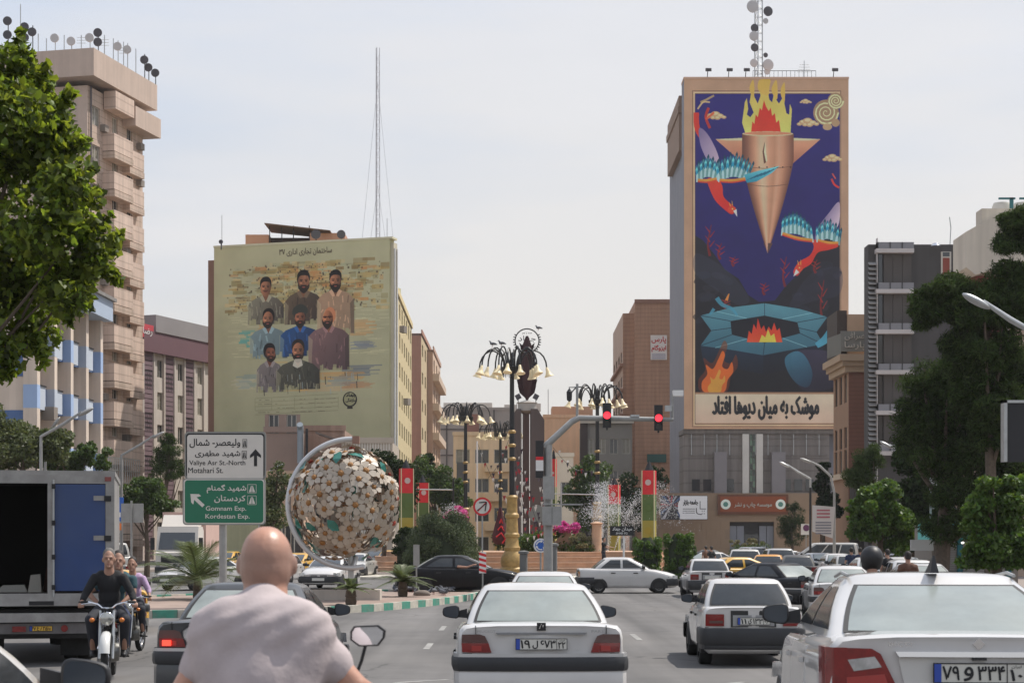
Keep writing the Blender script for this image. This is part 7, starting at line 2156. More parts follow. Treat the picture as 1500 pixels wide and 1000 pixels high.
# strings of pennants hanging from the lamp pole down to the plaza
gp = random.Random(31)
cols = [cm('pennant_red', 150,40,50,1.0), cm('pennant_white', 200,196,190,1.0), cm('pennant_dark', 60,50,60,1.0)]
for i, (a, c_) in enumerate((((753,640),(796,790)),((753,665),(778,790)),((790,690),(812,780)),((753,620),(715,700)),((700,650),(752,745)),((868,690),(810,655)))):
    s = thing('pennant_string', ['longest string of pennants from the lamp pole down to the right','steep string of pennants close beside the lamp pole','short string of pennants on the right monument slab','string of pennants going up left from the lamp pole','string of pennants crossing the cream apartment house','loose string of pennants above the green tree'][i], 'bunting', (0,0,0), 0, 'pennant strings round the monument')
    p0, p1 = P(*a, 106), P(*c_, 106)
    pts = [p0.lerp(p1, q/12)+Vector((0,0,-.5*math.sin(PI*q/12))) for q in range(13)]
    MB().tube(pts, .012, 4).build('cord', mB_, s)
    for q in range(1, 12):
        for w_ in range(3 if i < 3 else 1):
            z = pts[q]+Vector((gp.uniform(-.25,.25),0,gp.uniform(-.3,.1))); e = .10+.1*gp.random()
            MB().add([z, z+Vector((e,gp.uniform(-.1,.1),.02)), z+Vector((e*.4,0,-e*1.7))], [(0,1,2)]).build('pennant', cols[gp.randrange(3)], s, 0)

# tall banner columns
def column(label, px, Y, pt, pr, pg, py_, pb, w_px, group='red, green and yellow banner columns'):
    t = thing('banner_column', label, 'column', (PX(px, Y), Y, .2), .25 if px < 750 else -.25, group)
    w = w_px*Y/2600/1.05; z = lambda p: PZ(p, Y)-.2
    MB().bx(-w/2, w/2, -w/2, w/2, z(pr), z(pt)).build('red_panel', red_p, t, 0)
    MB().bx(-w/2, w/2, -w/2+.01, w/2-.01, z(pg), z(pr)).build('green_panel', cm('banner_green', 88,108,60,.95), t, 0)
    MB().bx(-w/2, w/2, -w/2, w/2, z(pb), z(pg)).build('yellow_panel', cm('banner_yellow', 160,148,66,.9), t, 0)
    for s in (-1, 1): MB().bx(s*w/2-.025, s*w/2+.025, -w/2-.04, -w/2, 0, z(pt)).build('edge_strip', cm('strip_pale', 200,196,160,1.0), t, 0)
    MB().lathe([(.24*w,-.02),(.24*w,.02)], 20, (0,-w/2-.03,(z(pt)+z(pr))/2), axis='y').build('emblem', cm('emblem_pale', 190,170,165,1.0), t)
    MB().lathe([(.30*w,-.02),(.30*w,.02)], 20, (0,-w/2-.03,(z(pr)+z(pg))/2), axis='y').build('emblem', cm('emblem_green', 80,100,52,1.1), t)
    MB().lathe([(.30*w,-.02),(.30*w,.02)], 20, (0,-w/2-.03,z(pg)-.6), axis='y').build('emblem', cm('emblem_ochre', 150,132,50,1.1), t)
    for k in range(4): MB().tube([(-w*.35+k*w*.23,0,z(pt)),(-w*.2+k*w*.13,0,z(pt)+.28),(0,0,z(pt)+.55)], .03, 5).build('finial_bar', mB_, t)
    MB().lathe([(w*.34,0),(w*.3,.12),(.08,.42),(.02,.6)], 10, (0,0,z(pt))).build('finial', mB_, t)
    return t
column('tallest red topped banner column left of the fountain', 595, 108, 686, 722, 758, 0, 835, 19)
column('smaller red topped banner column beside the tallest one', 619, 124, 707, 736, 765, 0, 825, 16)
column('narrow banner column behind the traffic light pole', 811, 118, 672, 713, 760, 0, 825, 8)
column('banner column in the fountain spray', 900, 125, 710, 738, 770, 0, 826, 16)
column('red topped banner column in front of the rayed banner', 951, 106, 689, 724, 762, 0, 838, 19)

# traffic light on a bent arm
TY = 62.0
t = thing('traffic_light_mast', 'grey bent arm mast reaching over the road with cameras', 'traffic mast', (PX(803,TY), TY, .0))
tx = lambda px: (px-803)*TY/2600
m_pole = mat('pole_grey', (.30,.30,.29), .5, metal=.3, var=.15, scale=3)
MB().tube([(0,0,0),(0,0,PZ(655,TY)+.1)], [.17,.14], 12).build('pole', m_pole, t)
MB().tube([(tx(797),0,PZ(655,TY)),(tx(838),0,PZ(617,TY)),(tx(848),0,PZ(612,TY)),(tx(915),0,PZ(613,TY)),(tx(986),0,PZ(614.5,TY))], [.12,.11,.105,.09,.07], 12).build('arm', m_pole, t)
MB().tube([(tx(845.5),0,PZ(611,TY)),(tx(845.5),0,PZ(562,TY))], .045, 8).build('camera_post', m_pole, t)
MB().tube([(tx(845),0,PZ(567,TY)),(tx(834),0,PZ(567,TY)),(tx(834),0,PZ(572,TY))], .03, 6).build('camera_bracket', m_pole, t)
MB().lathe([(.02,-.24),(.09,-.18),(.10,.1),(.03,.2)], 10, (tx(834),0,PZ(578,TY))).build('camera', dark, t)
MB().tube([(tx(985),0,PZ(614,TY)),(tx(985),0,PZ(577,TY))], .04, 8).build('camera_post', m_pole, t)
MB().box((tx(993),0,PZ(576,TY)), (.36,.3,.2)).build('camera', white_p, t); MB().box((tx(979),0,PZ(598,TY)), (.24,.2,.2)).build('camera', steel, t)
MB().box((tx(930),0,PZ(609,TY)), (.3,.2,.08)).build('sensor', steel, t)
for (px_, py0, py1) in ((789,640,682),(796,664,690)): pass
lamp_r = mat('signal_red_lit', (1,.05,.06), .4, emis=(1,.035,.06), es=1.5)
for i, (px, py0, py1, lb) in enumerate(((889,591,627,'lit red traffic light hanging mid way along the arm'),(964.5,594,631,'lit red traffic light near the end of the arm'))):
    s = thing('traffic_light', lb, 'traffic light', (PX(px,TY-.25), TY-.25, PZ(py1,TY)), 0, 'red traffic lights on the arm')
    h = PZ(py0,TY)-PZ(py1,TY); w = .29
    MB().bx(-w/2, w/2, -.08, .1, 0, h).build('housing', black, s, 0)
    rz_ = PZ(609 if i == 0 else 613, TY)-PZ(py1,TY)
    MB().lathe([(.13,-.012),(.13,.0)], 24, (0,-.09,rz_), axis='y').build('lamp', lamp_r, s)
    for q in (1, 2):
        zz = rz_-.27*q
        if zz > .06: MB().lathe([(.10,-.01),(.10,.0)], 20, (0,-.085,zz), axis='y').build('lamp', mat('signal_off', (.02,.022,.02), .3), s)
    for q, zz in enumerate((rz_, rz_-.27)):
        vs = MB(); n = 10
        vv = []
        for k in range(n+1):
            a = PI*k/n; vv += [(math.cos(a)*.14, -.08, zz+math.sin(a)*.14), (math.cos(a)*.135, -.24, zz+math.sin(a)*.135)]
        vs.add(vv, [(2*k,2*k+1,2*k+3,2*k+2) for k in range(n)]).build('visor', black, s)
    MB().bx(-.03,.03,-.02,.06,-.08,0).build('bracket', black, s, 0)
s = thing('pedestrian_signal', 'dark signal head with a white band on the traffic mast', 'traffic light', (PX(792,TY-.1), TY-.1, PZ(700,TY)))
MB().bx(-.18,.1,-.1,.1,0,1.3).build('housing', black, s, 0); MB().bx(-.17,.09,-.12,-.1,.25,.62).build('white_panel', white_p, s, 0); MB().bx(-.17,.09,-.13,-.12,.62,.74).build('red_strip', red_p, s, 0)
s = thing('control_box', 'grey control cabinet on the traffic mast with a narrow shelf above', 'cabinet', (PX(808,TY-.3), TY-.3, PZ(769,TY)))
MB().bx(-.32,.34,-.02,.22,0,.66).build('cabinet', m_pole, s, 0); MB().bx(-.34,1.1,-.04,.2,.70,.75).build('shelf', m_pole, s, 0); MB().bx(-.3,.1,-.03,.18,.9,1.7).build('upper_box', m_pole, s, 0)
MB().bx(.01,.02,-.026,-.02,.04,.62).build('door_seam', dark, s, 0)

def roundsign(label, px, py, Y, rpx, face, rim, zb, pole_w=.035, decor=None):
    s = thing('road_sign', label, 'sign', (PX(px, Y), Y, zb)); z = PZ(py, Y)-zb; r = rpx*Y/2600
    MB().tube([(0,.06,0),(0,.06,z+r*.5)], pole_w, 8).build('pole', m_pole, s)
    MB().lathe([(r,0),(r,.03)], 32, (0,-.01,z), axis='y').build('disc', rim, s)
    MB().lathe([(r*.78,-.004),(r*.78,.0)], 32, (0,-.014,z), axis='y').build('face', face, s)
    if decor: decor(s, z, r)
    return s
def noent(s, z, r):
    def bar(x0, z0, x1, z1, w, m, nm, y=-.03):
        d = Vector((x1-x0, 0, z1-z0)); l = d.length; a = math.atan2(d.z, d.x)
        MB().box(((x0+x1)/2*r, y, z+(z0+z1)/2*r), (l*r, .01, w*r), rot=Matrix.Rotation(-a,3,'Y')).build(nm, m, s)
    bar(-.5,-.5,.45,.45,.14,red_p,'slash',-.026); bar(-.55,-.45,.35,.30,.10,ink,'arrow',-.034); bar(.45,.5,-.35,.42,.12,ink,'arrow',-.034); bar(.45,.5,.30,-.5,.12,ink,'arrow',-.034)
sb = mat('sign_blue', C(40,90,170,1.1), .5)
def rnd_(s, z, r):
    for k in range(3):
        pts = [(math.cos(a)*r*.58, -.03, z+math.sin(a)*r*.58) for a in [PI/2+2*PI*k/3+q*1.45/7 for q in range(8)]]
        MB().tube(pts, r*.09, 5).build('arrow', white_p, s)
        a = PI/2+2*PI*k/3; c_ = Vector((math.cos(a)*r*.58, -.035, z+math.sin(a)*r*.58)); tn = Vector((math.sin(a),0,-math.cos(a))); nn_ = Vector((math.cos(a),0,math.sin(a)))
        MB().add([c_+tn*r*.32, c_+nn_*r*.24, c_-nn_*r*.24], [(0,1,2)]).build('arrow_head', white_p, s, 0)
roundsign('round no turn sign with red rim on a thin pole', 706.5, 741.5, 80, 13.5, sign_face, red_p, .1, decor=noent)
roundsign('small blue roundabout sign on a grey post', 792, 798.5, 66, 10.5, sb, white_p, .0, decor=rnd_)
for i, (px, py) in enumerate(((767,807),(810.5,796))):
    s = thing('bollard', ('grey bollard left of the blue roundabout sign','taller grey bollard right of the blue roundabout sign')[i], 'bollard', (PX(px,67), 67, 0))
    h = PZ(py,67); MB().lathe([(.15,0),(.15,h-.1),(.2,h-.08),(.2,h),(.05,h+.03)], 14).build('post', cm('bollard_grey', 104,104,102,1.2), s, 30)
s = thing('hazard_post', 'red and white striped marker board on a post near the white saloon', 'marker post', (PX(707,60), 60, .0))
MB().bx(-.12,.12,-.02,.02,PZ(839,60),PZ(808,60)).build('board', white_p, s, 0); MB().tube([(0,.05,0),(0,.05,PZ(812,60))], .03, 6).build('post', m_pole, s)
hh = PZ(808,60)-PZ(839,60)
for k in range(4):
    z = PZ(839,60)+k*hh/4+.01; MB().add([(-.12,-.026,z+.07),(.12,-.026,z-.0),(.12,-.026,z+.09),(-.12,-.026,z+.16)], [(0,1,2,3)]).build('stripe', red_p, s, 0)
s = thing('marker_board', 'back of a grey marker board standing among the pigeons', 'marker post', (PX(610,63), 63, .15))
MB().bx(-.11,.11,-.02,.02,1.0,1.75).build('board', m_pole, s, 0); MB().tube([(0,.05,0),(0,.05,1.6)], .03, 6).build('post', m_pole, s)
s = thing('street_name_sign', 'black street name sign with white Persian lettering by the spray', 'sign', (PX(911,92), 92, .2))
w = 35*92/2600; z0, z1 = PZ(784,92)-.2, PZ(770,92)-.2
MB().bx(-w/2, w/2, 0, .08, z0, z1).build('board', black, s, 0); MB().tube([(.1,.06,0),(.1,.06,z1)], .05, 8).build('post', white_p, s)
text(fa('میدان جهاد'), -w*.4, w*.42, z0+.22, z1-.05, -.012, white_p, s, bold=.02, keep=False); text('JIHAD SQ.', -w*.25, w*.25, z0+.05, z0+.17, -.012, white_p, s, bold=.02, keep=False)
s = thing('red_sculpture', 'red and black bowling pin shaped sculpture on a low base', 'sculpture', (PX(733,108), 108, 1.4))
z = lambda p: PZ(p,108)-1.4
MB().lathe([(.3,z(797)),(.48,z(793)),(.52,z(786)),(.34,z(768)),(.17,z(754)),(.14,z(748)),(.05,z(742))], 18).build('body', cm('sculpt_dark', 60,18,24,1.2), s, 50)
for k in range(3): MB().tube([(-.25+.1*k,-.48+.05*k,z(786-k*10)),(.05,-.53+.06*k,z(780-k*10)),(.3-.08*k,-.42+.1*k,z(789-k*11)),(.12,-.5+.08*k,z(795-k*11))], .05, 6).build('script_stroke', red_p, s)
# big direction sign
DY = 50.0
s = thing('direction_sign', 'large white and green bilingual direction sign on a grey pole', 'sign', (PX(330,DY), DY, .15), 0.0)
dx = lambda px: (px-330)*DY/2600; dz = lambda py: PZ(py, DY)-.15
def rrect(x0, x1, z0, z1, r):
    pts = []
    for (cx, cz, a0) in ((x1-r,z1-r,0),(x0+r,z1-r,90),(x0+r,z0+r,180),(x1-r,z0+r,270)):
        for k in range(5): a = R(a0+22.5*k); pts.append((cx+math.cos(a)*r, cz+math.sin(a)*r))
    return pts
m_green = mat('sign_green', C(22,98,72,1.15), .5, var=.06, scale=2)
sil = mat('sign_back', C(120,120,116,1.2), .5)
MB().prism(rrect(dx(270.5),dx(389.5),dz(702),dz(632),.1), 0, .05).build('back_plate', sil, s, 0, fix=True)
MB().prism(rrect(dx(272.5),dx(387.5),dz(699),dz(634.5),.09), -.01, 0).build('border', ink, s, 0, fix=True)
MB().prism(rrect(dx(274.3),dx(385.8),dz(702),dz(636.5),.08), -.02, -.01).build('white_panel', sign_face, s, 0, fix=True)
MB().prism(rrect(dx(268),dx(389),dz(768.5),dz(700.2),.1), -.03, .05).build('back_plate', sil, s, 0, fix=True)
MB().prism(rrect(dx(269.5),dx(387.8),dz(767),dz(701.5),.09), -.04, -.03).build('border', sign_face, s, 0, fix=True)
MB().prism(rrect(dx(271.2),dx(386),dz(765.2),dz(703),.08), -.05, -.04).build('green_panel', m_green, s, 0, fix=True)
MB().tube([(dx(325.5),.14,-.15),(dx(325.5),.14,dz(640))], .11, 12).build('pole', m_pole, s)
tx_ = lambda b_, a, c_, e, f_, m, y, bold=.02: text(b_, dx(a), dx(c_), dz(f_), dz(e), y, m, s, bold=bold, keep=False)
tx_(fa('ولیعصر- شمال'), 278, 352, 642.5, 655.5, ink, -.024); tx_(fa('شهید مطهری'), 286, 352, 659.5, 670, ink, -.024)
tx_('Valiye Asr St.-North', 277.5, 359.5, 674, 683, ink, -.024, .012); tx_('Motahari St.', 276, 327, 684.5, 692.5, ink, -.024, .012)
tx_(fa('شهید گمنام'), 303.5, 361, 709.5, 722, sign_face, -.054); tx_(fa('کردستان'), 314.5, 360, 725, 736, sign_face, -.054)
tx_('Gomnam Exp.', 302, 361, 741, 749.5, sign_face, -.054, .012); tx_('Kordestan Exp.', 301.5, 366, 752.5, 761, sign_face, -.054, .012)
def picto(px0, px1, py0, py1, m, y):
    e = .6
    for q in ((px0,px1,py0,py0+e),(px0,px1,py1-e,py1),(px0,px0+e,py0,py1),(px1-e,px1,py0,py1)): MB().bx(dx(q[0]),dx(q[1]),y-.004,y,dz(q[3]),dz(q[2])).build('pictogram_frame', m, s, 0)
    c_ = (px0+px1)/2
    for sg in (-1, 1): MB().add([(dx(c_+sg*.5),y-.004,dz(py1-1.5)),(dx(c_+sg*(px1-px0)*.36),y-.004,dz(py1-1.5)),(dx(c_+sg*1.2),y-.004,dz(py0+2)),(dx(c_+sg*.4),y-.004,dz(py0+2))], [(0,1,2,3)] if sg > 0 else [(3,2,1,0)]).build('pictogram', m, s, 0)
picto(355.5,362,643,655.5,ink,-.024); picto(354.5,361.5,660,672,ink,-.024); picto(363,376,709,722,sign_face,-.054); picto(363,376,725.5,739,sign_face,-.054)
def arrow(cx, cy, ang, L_, w, m, y):
    b = MB(); c_, sn = math.cos(ang), math.sin(ang)
    pl = [(-w*.5,-L_/2),(w*.5,-L_/2),(w*.5,L_*.12),(L_*.32,-L_*.02),(L_*.32,L_*.14),(0,L_/2),(-L_*.32,L_*.14),(-L_*.32,-L_*.02),(-w*.5,L_*.12)]
    b.prism([(dx(cx+px_*c_-py_*sn), dz(cy-(px_*sn+py_*c_))) for px_, py_ in pl], y-.004, y).build('arrow', m, s, 0, fix=True)
arrow(374.5, 670, 0, 25, 4.5, ink, -.024); arrow(289, 732, R(47), 26, 5, sign_face, -.054)
s = thing('blue_sign', 'blue sign with white marks half hidden by the truck door', 'sign', (PX(172,60), 60, 0))
MB().bx(-.3,.2,0,.04,PZ(763,60),PZ(728,60)).build('panel', sb, s, 0); MB().bx(-.02,.02,.05,.09,0,PZ(728,60)).build('post', m_pole, s, 0)
for q in range(3): MB().bx(-.0+.07*q,.04+.07*q,-.01,0,PZ(757,60),PZ(750,60)).build('mark', white_p, s, 0)
s = thing('orange_sign', 'small orange sign under the blue sign beside the truck', 'sign', (PX(171,62), 62, 0)); MB().bx(-.2,.15,0,.04,PZ(776,62),PZ(766,62)).build('panel', mat('sign_orange2', C(225,120,40), .5), s, 0); MB().bx(-.02,.02,.05,.09,0,PZ(768,62)).build('post', m_pole, s, 0)
s = thing('sign_back', 'back of a grey rectangular road sign on a thin pole', 'sign', (PX(193,58), 58, 0)); MB().bx(-.35,.38,0,.03,PZ(765,58),PZ(737,58)).build('panel', m_pole, s, 0); MB().tube([(0,-.05,0),(0,-.05,PZ(733,58))], .035, 8).build('post', m_pole, s)

def street_lamp(label, px, Y, pybase_h, tip_px, tip_py, kind='single', zb=.1, name='street_lamp', bright=False):
    """pole at px; lamp head at the tip"""
    t = thing(name, label, 'street lamp', (PX(px, Y), Y, zb)); tz = PZ(tip_py, Y)-zb; txx = (tip_px-px)*Y/2600
    m = steel if bright else m_pole
    p = [(0,0,0),(0,0,tz*.72),(txx*.12,0,tz*.86),(txx*.5,0,tz*.95),(txx*.92,0,tz)]
    if pybase_h == 'straight': p = [(0,0,0),(0,0,tz*.82),(txx*.92,0,tz)]
    if pybase_h == 'low': p = [(0,0,0),(0,0,tz-abs(txx)*.55),(txx*.5,0,tz-abs(txx)*.27),(txx*.9,0,tz)]
    MB().tube(p, [.10]+[.07]*(len(p)-2)+[.045], 8).build('pole', m, t)
    d = Vector((txx,0,(p[-1][2]-p[-2][2]) )).normalized()
    hd = MB().sph((0,0,0), .36, 0, (1,.42,.24), 10); a = math.atan2(p[-1][2]-p[-2][2], txx-p[-2][0])
    hd.xf(Matrix.Translation((txx,0,tz)) @ Matrix.Rotation(-a, 4, 'Y')); hd.build('lamp_head', m, t, 60)
    return t
street_lamp('street lamp arm in front of the dark pine at the right edge', 1530, 40, 'low', 1430, 441, bright=True)
street_lamp('curved street lamp right of the white street banner', 1222, 105, 'curve', 1180, 674)
street_lamp('straight armed street lamp with its arm pointing up left', 1187, 108, 'low', 1149, 680, bright=True)
street_lamp('street lamp in front of the charcoal block', 1345, 90, 'low', 1298, 651, bright=True)
street_lamp('street lamp reaching right in front of the striped office', 60, 74, 'low', 126, 603)
street_lamp('street lamp reaching right in front of the purple office', 178, 92, 'low', 232, 637)
street_lamp('small curved lamp before the striped office', 66, 88, 'curve', 82, 619)
street_lamp('small street lamp behind the flower ball', 380, 130, 'low', 410, 682, bright=True)
street_lamp('far street lamp left of the ornamental lamp', 640, 170, 'low', 628, 697, bright=True)
s = thing('cross_arm_mast', 'thin mast with a long pale cross arm left of the fountain', 'mast', (PX(664,112), 112, .2)); MB().tube([(0,0,0),(0,0,PZ(705,112))], .06, 8).build('pole', mB_, s); MB().tube([(0,0,PZ(717,112)-.2),(-3.6,0,PZ(716,112)-.2)], .05, 6).build('arm', steel, s)
s = thing('cross_arm_mast', 'thin mast with a long pale arm right of the monument', 'mast', (PX(822,112), 112, .2)); MB().tube([(0,0,0),(0,0,PZ(712,112))], .05, 8).build('pole', steel, s); MB().tube([(-.5,0,PZ(723,112)-.2),(2.4,0,PZ(724,112)-.2)], .04, 6).build('arm', steel, s)
s = thing('flag_pole', 'thin white pole in front of the cream apartment house', 'pole', (PX(699,120), 120, .2)); MB().tube([(0,0,0),(0,0,PZ(650,120))], .05, 8).build('pole', white_p, s)
s = thing('street_banner', 'hanging white banner with red and grey lines between two poles', 'banner', (PX(1206,104), 104, .1))
z0, z1 = PZ(788,104), PZ(742,104); w = 32*104/2600
MB().add([(-w/2,0,z0+.3),(w/2-.1,0,z0-.1),(w/2+.05,0,z1-.1),(-w/2,0,z1),(-w/2,.03,z0+.3),(w/2-.1,.03,z0-.1),(w/2+.05,.03,z1-.1),(-w/2,.03,z1)], [(0,1,2,3),(7,6,5,4),(0,4,5,1),(2,6,7,3),(1,5,6,2),(3,7,4,0)]).build('sheet', cm('banner_pale', 176,170,166,1.2), s, 0)
for k in range(3): MB().bx(-w*.3, w*.3, -.02, -.005, z1-.35-k*.2, z1-.25-k*.2).build('text_line', cm('text_red', 150,90,96,1.2), s, 0)
for k in range(5): MB().bx(-w*.36, w*.36, -.02, -.005, z1-1.05-k*.16, z1-.98-k*.16).build('text_line', cm('text_grey', 110,108,116,1.2), s, 0)
for q in (-w/2-.1,): MB().tube([(q,.1,0),(q,.1,PZ(716,104))], .07, 8).build('pole', mB_, s)
s = thing('no_parking_sign', 'small square sign with a dark red ring near the tower entrance', 'sign', (PX(1181,120), 120, .1))
MB().bx(-.35,.35,0,.03,PZ(785,120),PZ(769,120)).build('panel', sign_face, s, 0); MB().lathe([(.22,0),(.22,.01)], 20, (0,-.015,PZ(775,120)), axis='y').build('disc', cm('ring_plum', 90,50,80,1.2), s); MB().tube([(0,.06,0),(0,.06,PZ(769,120))], .03, 6).build('pole', m_pole, s)

# ------------------------------------------------------------------ ring and ball of daisies
BY = 56.0
cx, cz = PX(506, BY), PZ(737, BY)
t = thing('flower_ball_sculpture', 'large ball of white daisies inside a slanted white ring', 'sculpture', (cx, BY, .15))
zc = cz-.15; k_ = BY/2600
m_pet = mat('petal_white', C(196,182,164,.75), .45, var=.06, scale=4, coat=.2); m_ctr = mat('daisy_heart', C(150,104,50,.9), .6); m_tl = mat('teal_leaf', C(28,104,92,1.1), .35, coat=.3)
ringm = MB(); rr = 92*k_
pts = []
for q in range(60):
    a = R(86)+R(196)*q/59
    pts.append((math.cos(a)*rr+(10*k_), -.35+.25*math.sin(a), zc+math.sin(a)*rr*1.02))
ringm.tube(pts, .085, 12).build('ring', mat('ring_white', (.5,.5,.5), .25, metal=.2, coat=.5), t)
MB().tube([(pts[-1][0],pts[-1][1],pts[-1][2]),(12*k_,-.2,zc-96*k_),(16*k_,0,zc-78*k_)], .07, 8).build('ring_foot', mat('ring_white', (.5,.5,.5), .25), t)
MB().tube([(8*k_,0,-.1),(8*k_,0,zc-70*k_)], .09, 8).build('stand', steel, t)
MB().bx(pts[0][0]-.12, pts[0][0]+.1, pts[0][1]-.1, pts[0][1]+.1, pts[0][2]-.14, pts[0][2]+.1).build('ring_cap', cm('cap_rust', 130,100,86,1.2), t, 0)
fm_ = MB()
for q in range(6):
    a = 2*PI*q/6; ca, sa = math.cos(a), math.sin(a)
    pl = [(.045,0,.01),(.12,.07,.05),(.205,.085,.045),(.26,0,.01),(.205,-.085,.05),(.12,-.07,.055)]
    fm_.add([(x*ca-y*sa, x*sa+y*ca, z) for x, y, z in pl], [tuple(range(6))])
flw = fm_.mesh('flower', m_pet, 30)
ctr = MB().lathe([(.075,0),(.07,.05),(.03,.08)], 10).mesh('flower_heart', m_ctr)
ctr2 = MB().lathe([(.075,0),(.07,.05),(.03,.08)], 10).mesh('flower_heart', mat('daisy_heart_red', C(160,60,40,1.0), .6))
lfm = MB().add([(-.2,0,0),(-.05,.13,.04),(.12,.12,.05),(.26,0,0),(.12,-.12,.05),(-.05,-.13,.04)], [tuple(range(6))]).mesh('leaf', m_tl, 0)
gr = random.Random(77); RB = 78*k_; N_ = 150
for i in range(N_):
    z = 1-2*(i+.5)/N_; th = i*2.39996; r = math.sqrt(1-z*z)
    d = Vector((math.cos(th)*r, math.sin(th)*r, z)); 
    q = d.to_track_quat('Z', 'Y'); pos = d*RB*gr.uniform(.93,1.05)
    isleaf = gr.random() < .13
    q = (d+Vector((gr.gauss(0,.22),gr.gauss(0,.22),gr.gauss(0,.22)))).to_track_quat('Z','Y')
    o = link('leaf' if isleaf else 'flower', lfm if isleaf else flw, t, (pos.x, pos.y, pos.z+zc), (q @ Matrix.Rotation(gr.uniform(0,6),3,'Z').to_quaternion()).to_euler())
    sc_ = gr.uniform(.95,1.35)*(1.05 if not isleaf else 1.0); o.scale = (sc_,)*3
    if not isleaf: link('flower_heart', ctr if i % 17 else ctr2, o)
for k in range(14):
    a = PI*k/14; MB().tube([(math.cos(a)*math.cos(b_)*RB*.93, math.sin(a)*math.cos(b_)*RB*.93, zc+math.sin(b_)*RB*.93) for b_ in [2*PI*q/24 for q in range(25)]], .016, 5).build('cage_bar', cm('cage_brown', 120,100,84,1.1), t)
for k in range(5):
    b_ = -1.1+.55*k; MB().tube([(math.cos(a)*math.cos(b_)*RB*.93, math.sin(a)*math.cos(b_)*RB*.93, zc+math.sin(b_)*RB*.93) for a in [2*PI*q/24 for q in range(25)]], .016, 5).build('cage_bar', cm('cage_brown', 120,100,84,1.1), t)
s = thing('planter_wall', 'low whitish planter block under the flower ball', 'planter', (PX(500,56.5), 56.5, .15))
MB().prism([(-1.9,-.3),(1.25,-.3),(1.25,.6),(-1.9,.6)], 0, .33, plane='xy').build('block', cm('planter', 176,168,158,1.1, streak=.1), s, 0, fix=True)
MB().prism([(-1.7,-.1),(1.05,-.1),(1.05,.4),(-1.7,.4)], .33, .36, plane='xy').build('soil', mat('soil', (.08,.06,.045), .95), s, 0, fix=True)
# pigeons
pm_ = mat('pigeon_grey', (.07,.075,.09), .7, var=.3, scale=20); 
def pigeon(loc, rz, label, first=None, sc=1.0):
    if first is not None: return copy_tree(first, loc, rz, label, (sc,)*3)
    r = thing('pigeon', label, 'bird', loc, rz, 'pigeons feeding on the traffic island')
    link('body', grow('body', [((0,.08,.15), .045, (0,.115,.215), .026), ((0,-.05,.12), .05, (0,-.17,.09), .022)], [((0,.02,.125), (.06,.10,.058)), ((0,.13,.225), (.024,.03,.024))], .011, pm_, 3), r)
    MB().tube([(0,.155,.225),(0,.18,.218)], [.008,.003], 5).build('beak', black, r)
    for s_ in (-1, 1):
        MB().sph((s_*.052,-.02,.135), .05, 0, (.35,1.9,.75), 8).build('wing', mat('pigeon_wing', (.14,.145,.16), .7), r)
        MB().tube([(s_*.02,.01,.08),(s_*.02,.02,.0),(s_*.02,.05,.0)], .006, 4).build('leg', mat('bird_leg', (.25,.07,.06), .6), r)
    return r
fp = None; gr = random.Random(12)
for i in range(34):
    px = gr.choice([gr.uniform(628,668), gr.uniform(575,672), gr.uniform(600,660)]); py = gr.uniform(864,872) if px > 600 else gr.uniform(866,873)
    Y = (2-.15)*2600/(py-793)
    lb = 'grey pigeon on the island paving near the palm' if px < 600 else ('grey pigeon in the dense flock by the kerb' if px > 628 else 'grey pigeon between palm and flock')
    a = pigeon((PX(px, Y), Y, .15), gr.uniform(0,6.3), lb, fp, gr.uniform(.9,1.25))
    if fp is None: fp = a
s = thing('stone', 'low grey stone among the pigeons', 'stone', (PX(618,61), 61, .15)); MB().sph((0,0,.05), .3, 0, (1,.6,.5), 8).build('stone', cm('stone', 110,100,92,1.1), s)

# fountain water: droplets flung up in jets
m_wat = mat('water_drops', (.75,.78,.8), .15, spec=.8, transl=0)
def jet(mb, px, py, Y, ang, v, n, sp, g):
    o = P(px, py, Y)
    for _ in range(n):
        a = ang+g.gauss(0, sp); t_ = g.uniform(0, 1)**.8*v/9.8*1.35; vv = v*g.uniform(.88,1.04)
        x = o.x+math.sin(a)*vv*t_; z = o.z+math.cos(a)*vv*t_-4.9*t_*t_; y = Y+g.gauss(0,.25)+t_*g.gauss(0,.6)
        if z < 1.0: continue
        mb.ico((x, y, z), g.uniform(.008,.021))
gq = random.Random(5)
for (lb, js) in (('white fountain jets beside the bathing man at the street name sign', [(882,812,.0,9.0,1200,.045),(884,812,-.10,7.6,900,.08),(890,812,.08,8.0,900,.08),(898,812,.28,9.4,900,.03),(905,812,.42,8.6,500,.05),(915,812,.15,7.2,400,.12)]),
                 ('faint fountain jets left of the no turn sign', [(668,812,-.05,7.6,300,.05),(664,812,.06,7.0,200,.06)])):
    mb = MB()
    for (px, py, ang, v, n, sp) in js: jet(mb, px, py, 107, ang, v, int(n*1.9), sp, gq)
    o = mb.build('fountain_water', m_wat, None, 0); tag(o, lb, 'water jet', kind='stuff')
    if js[0][0] > 800:
        s = thing('fountain_nozzle', 'pale stone fountain post inside the white spray', 'fountain', (PX(874,106), 106, 1.4)); MB().lathe([(.45,0),(.3,.4),(.28,1.6),(.4,1.7),(.1,1.8)], 12).build('post', m_step, s, 30)
s = thing('stone_wedge', 'sloping brown stone wedge behind the plaza steps', 'stone', (PX(826,108), 108, 1.3)); MB().prism([(-1.1,0),(.9,0),(.35,1.35),(.1,1.45)], -.4, .4).build('wedge', cm('wedge', 140,112,92,1.1), s, 0, fix=True)
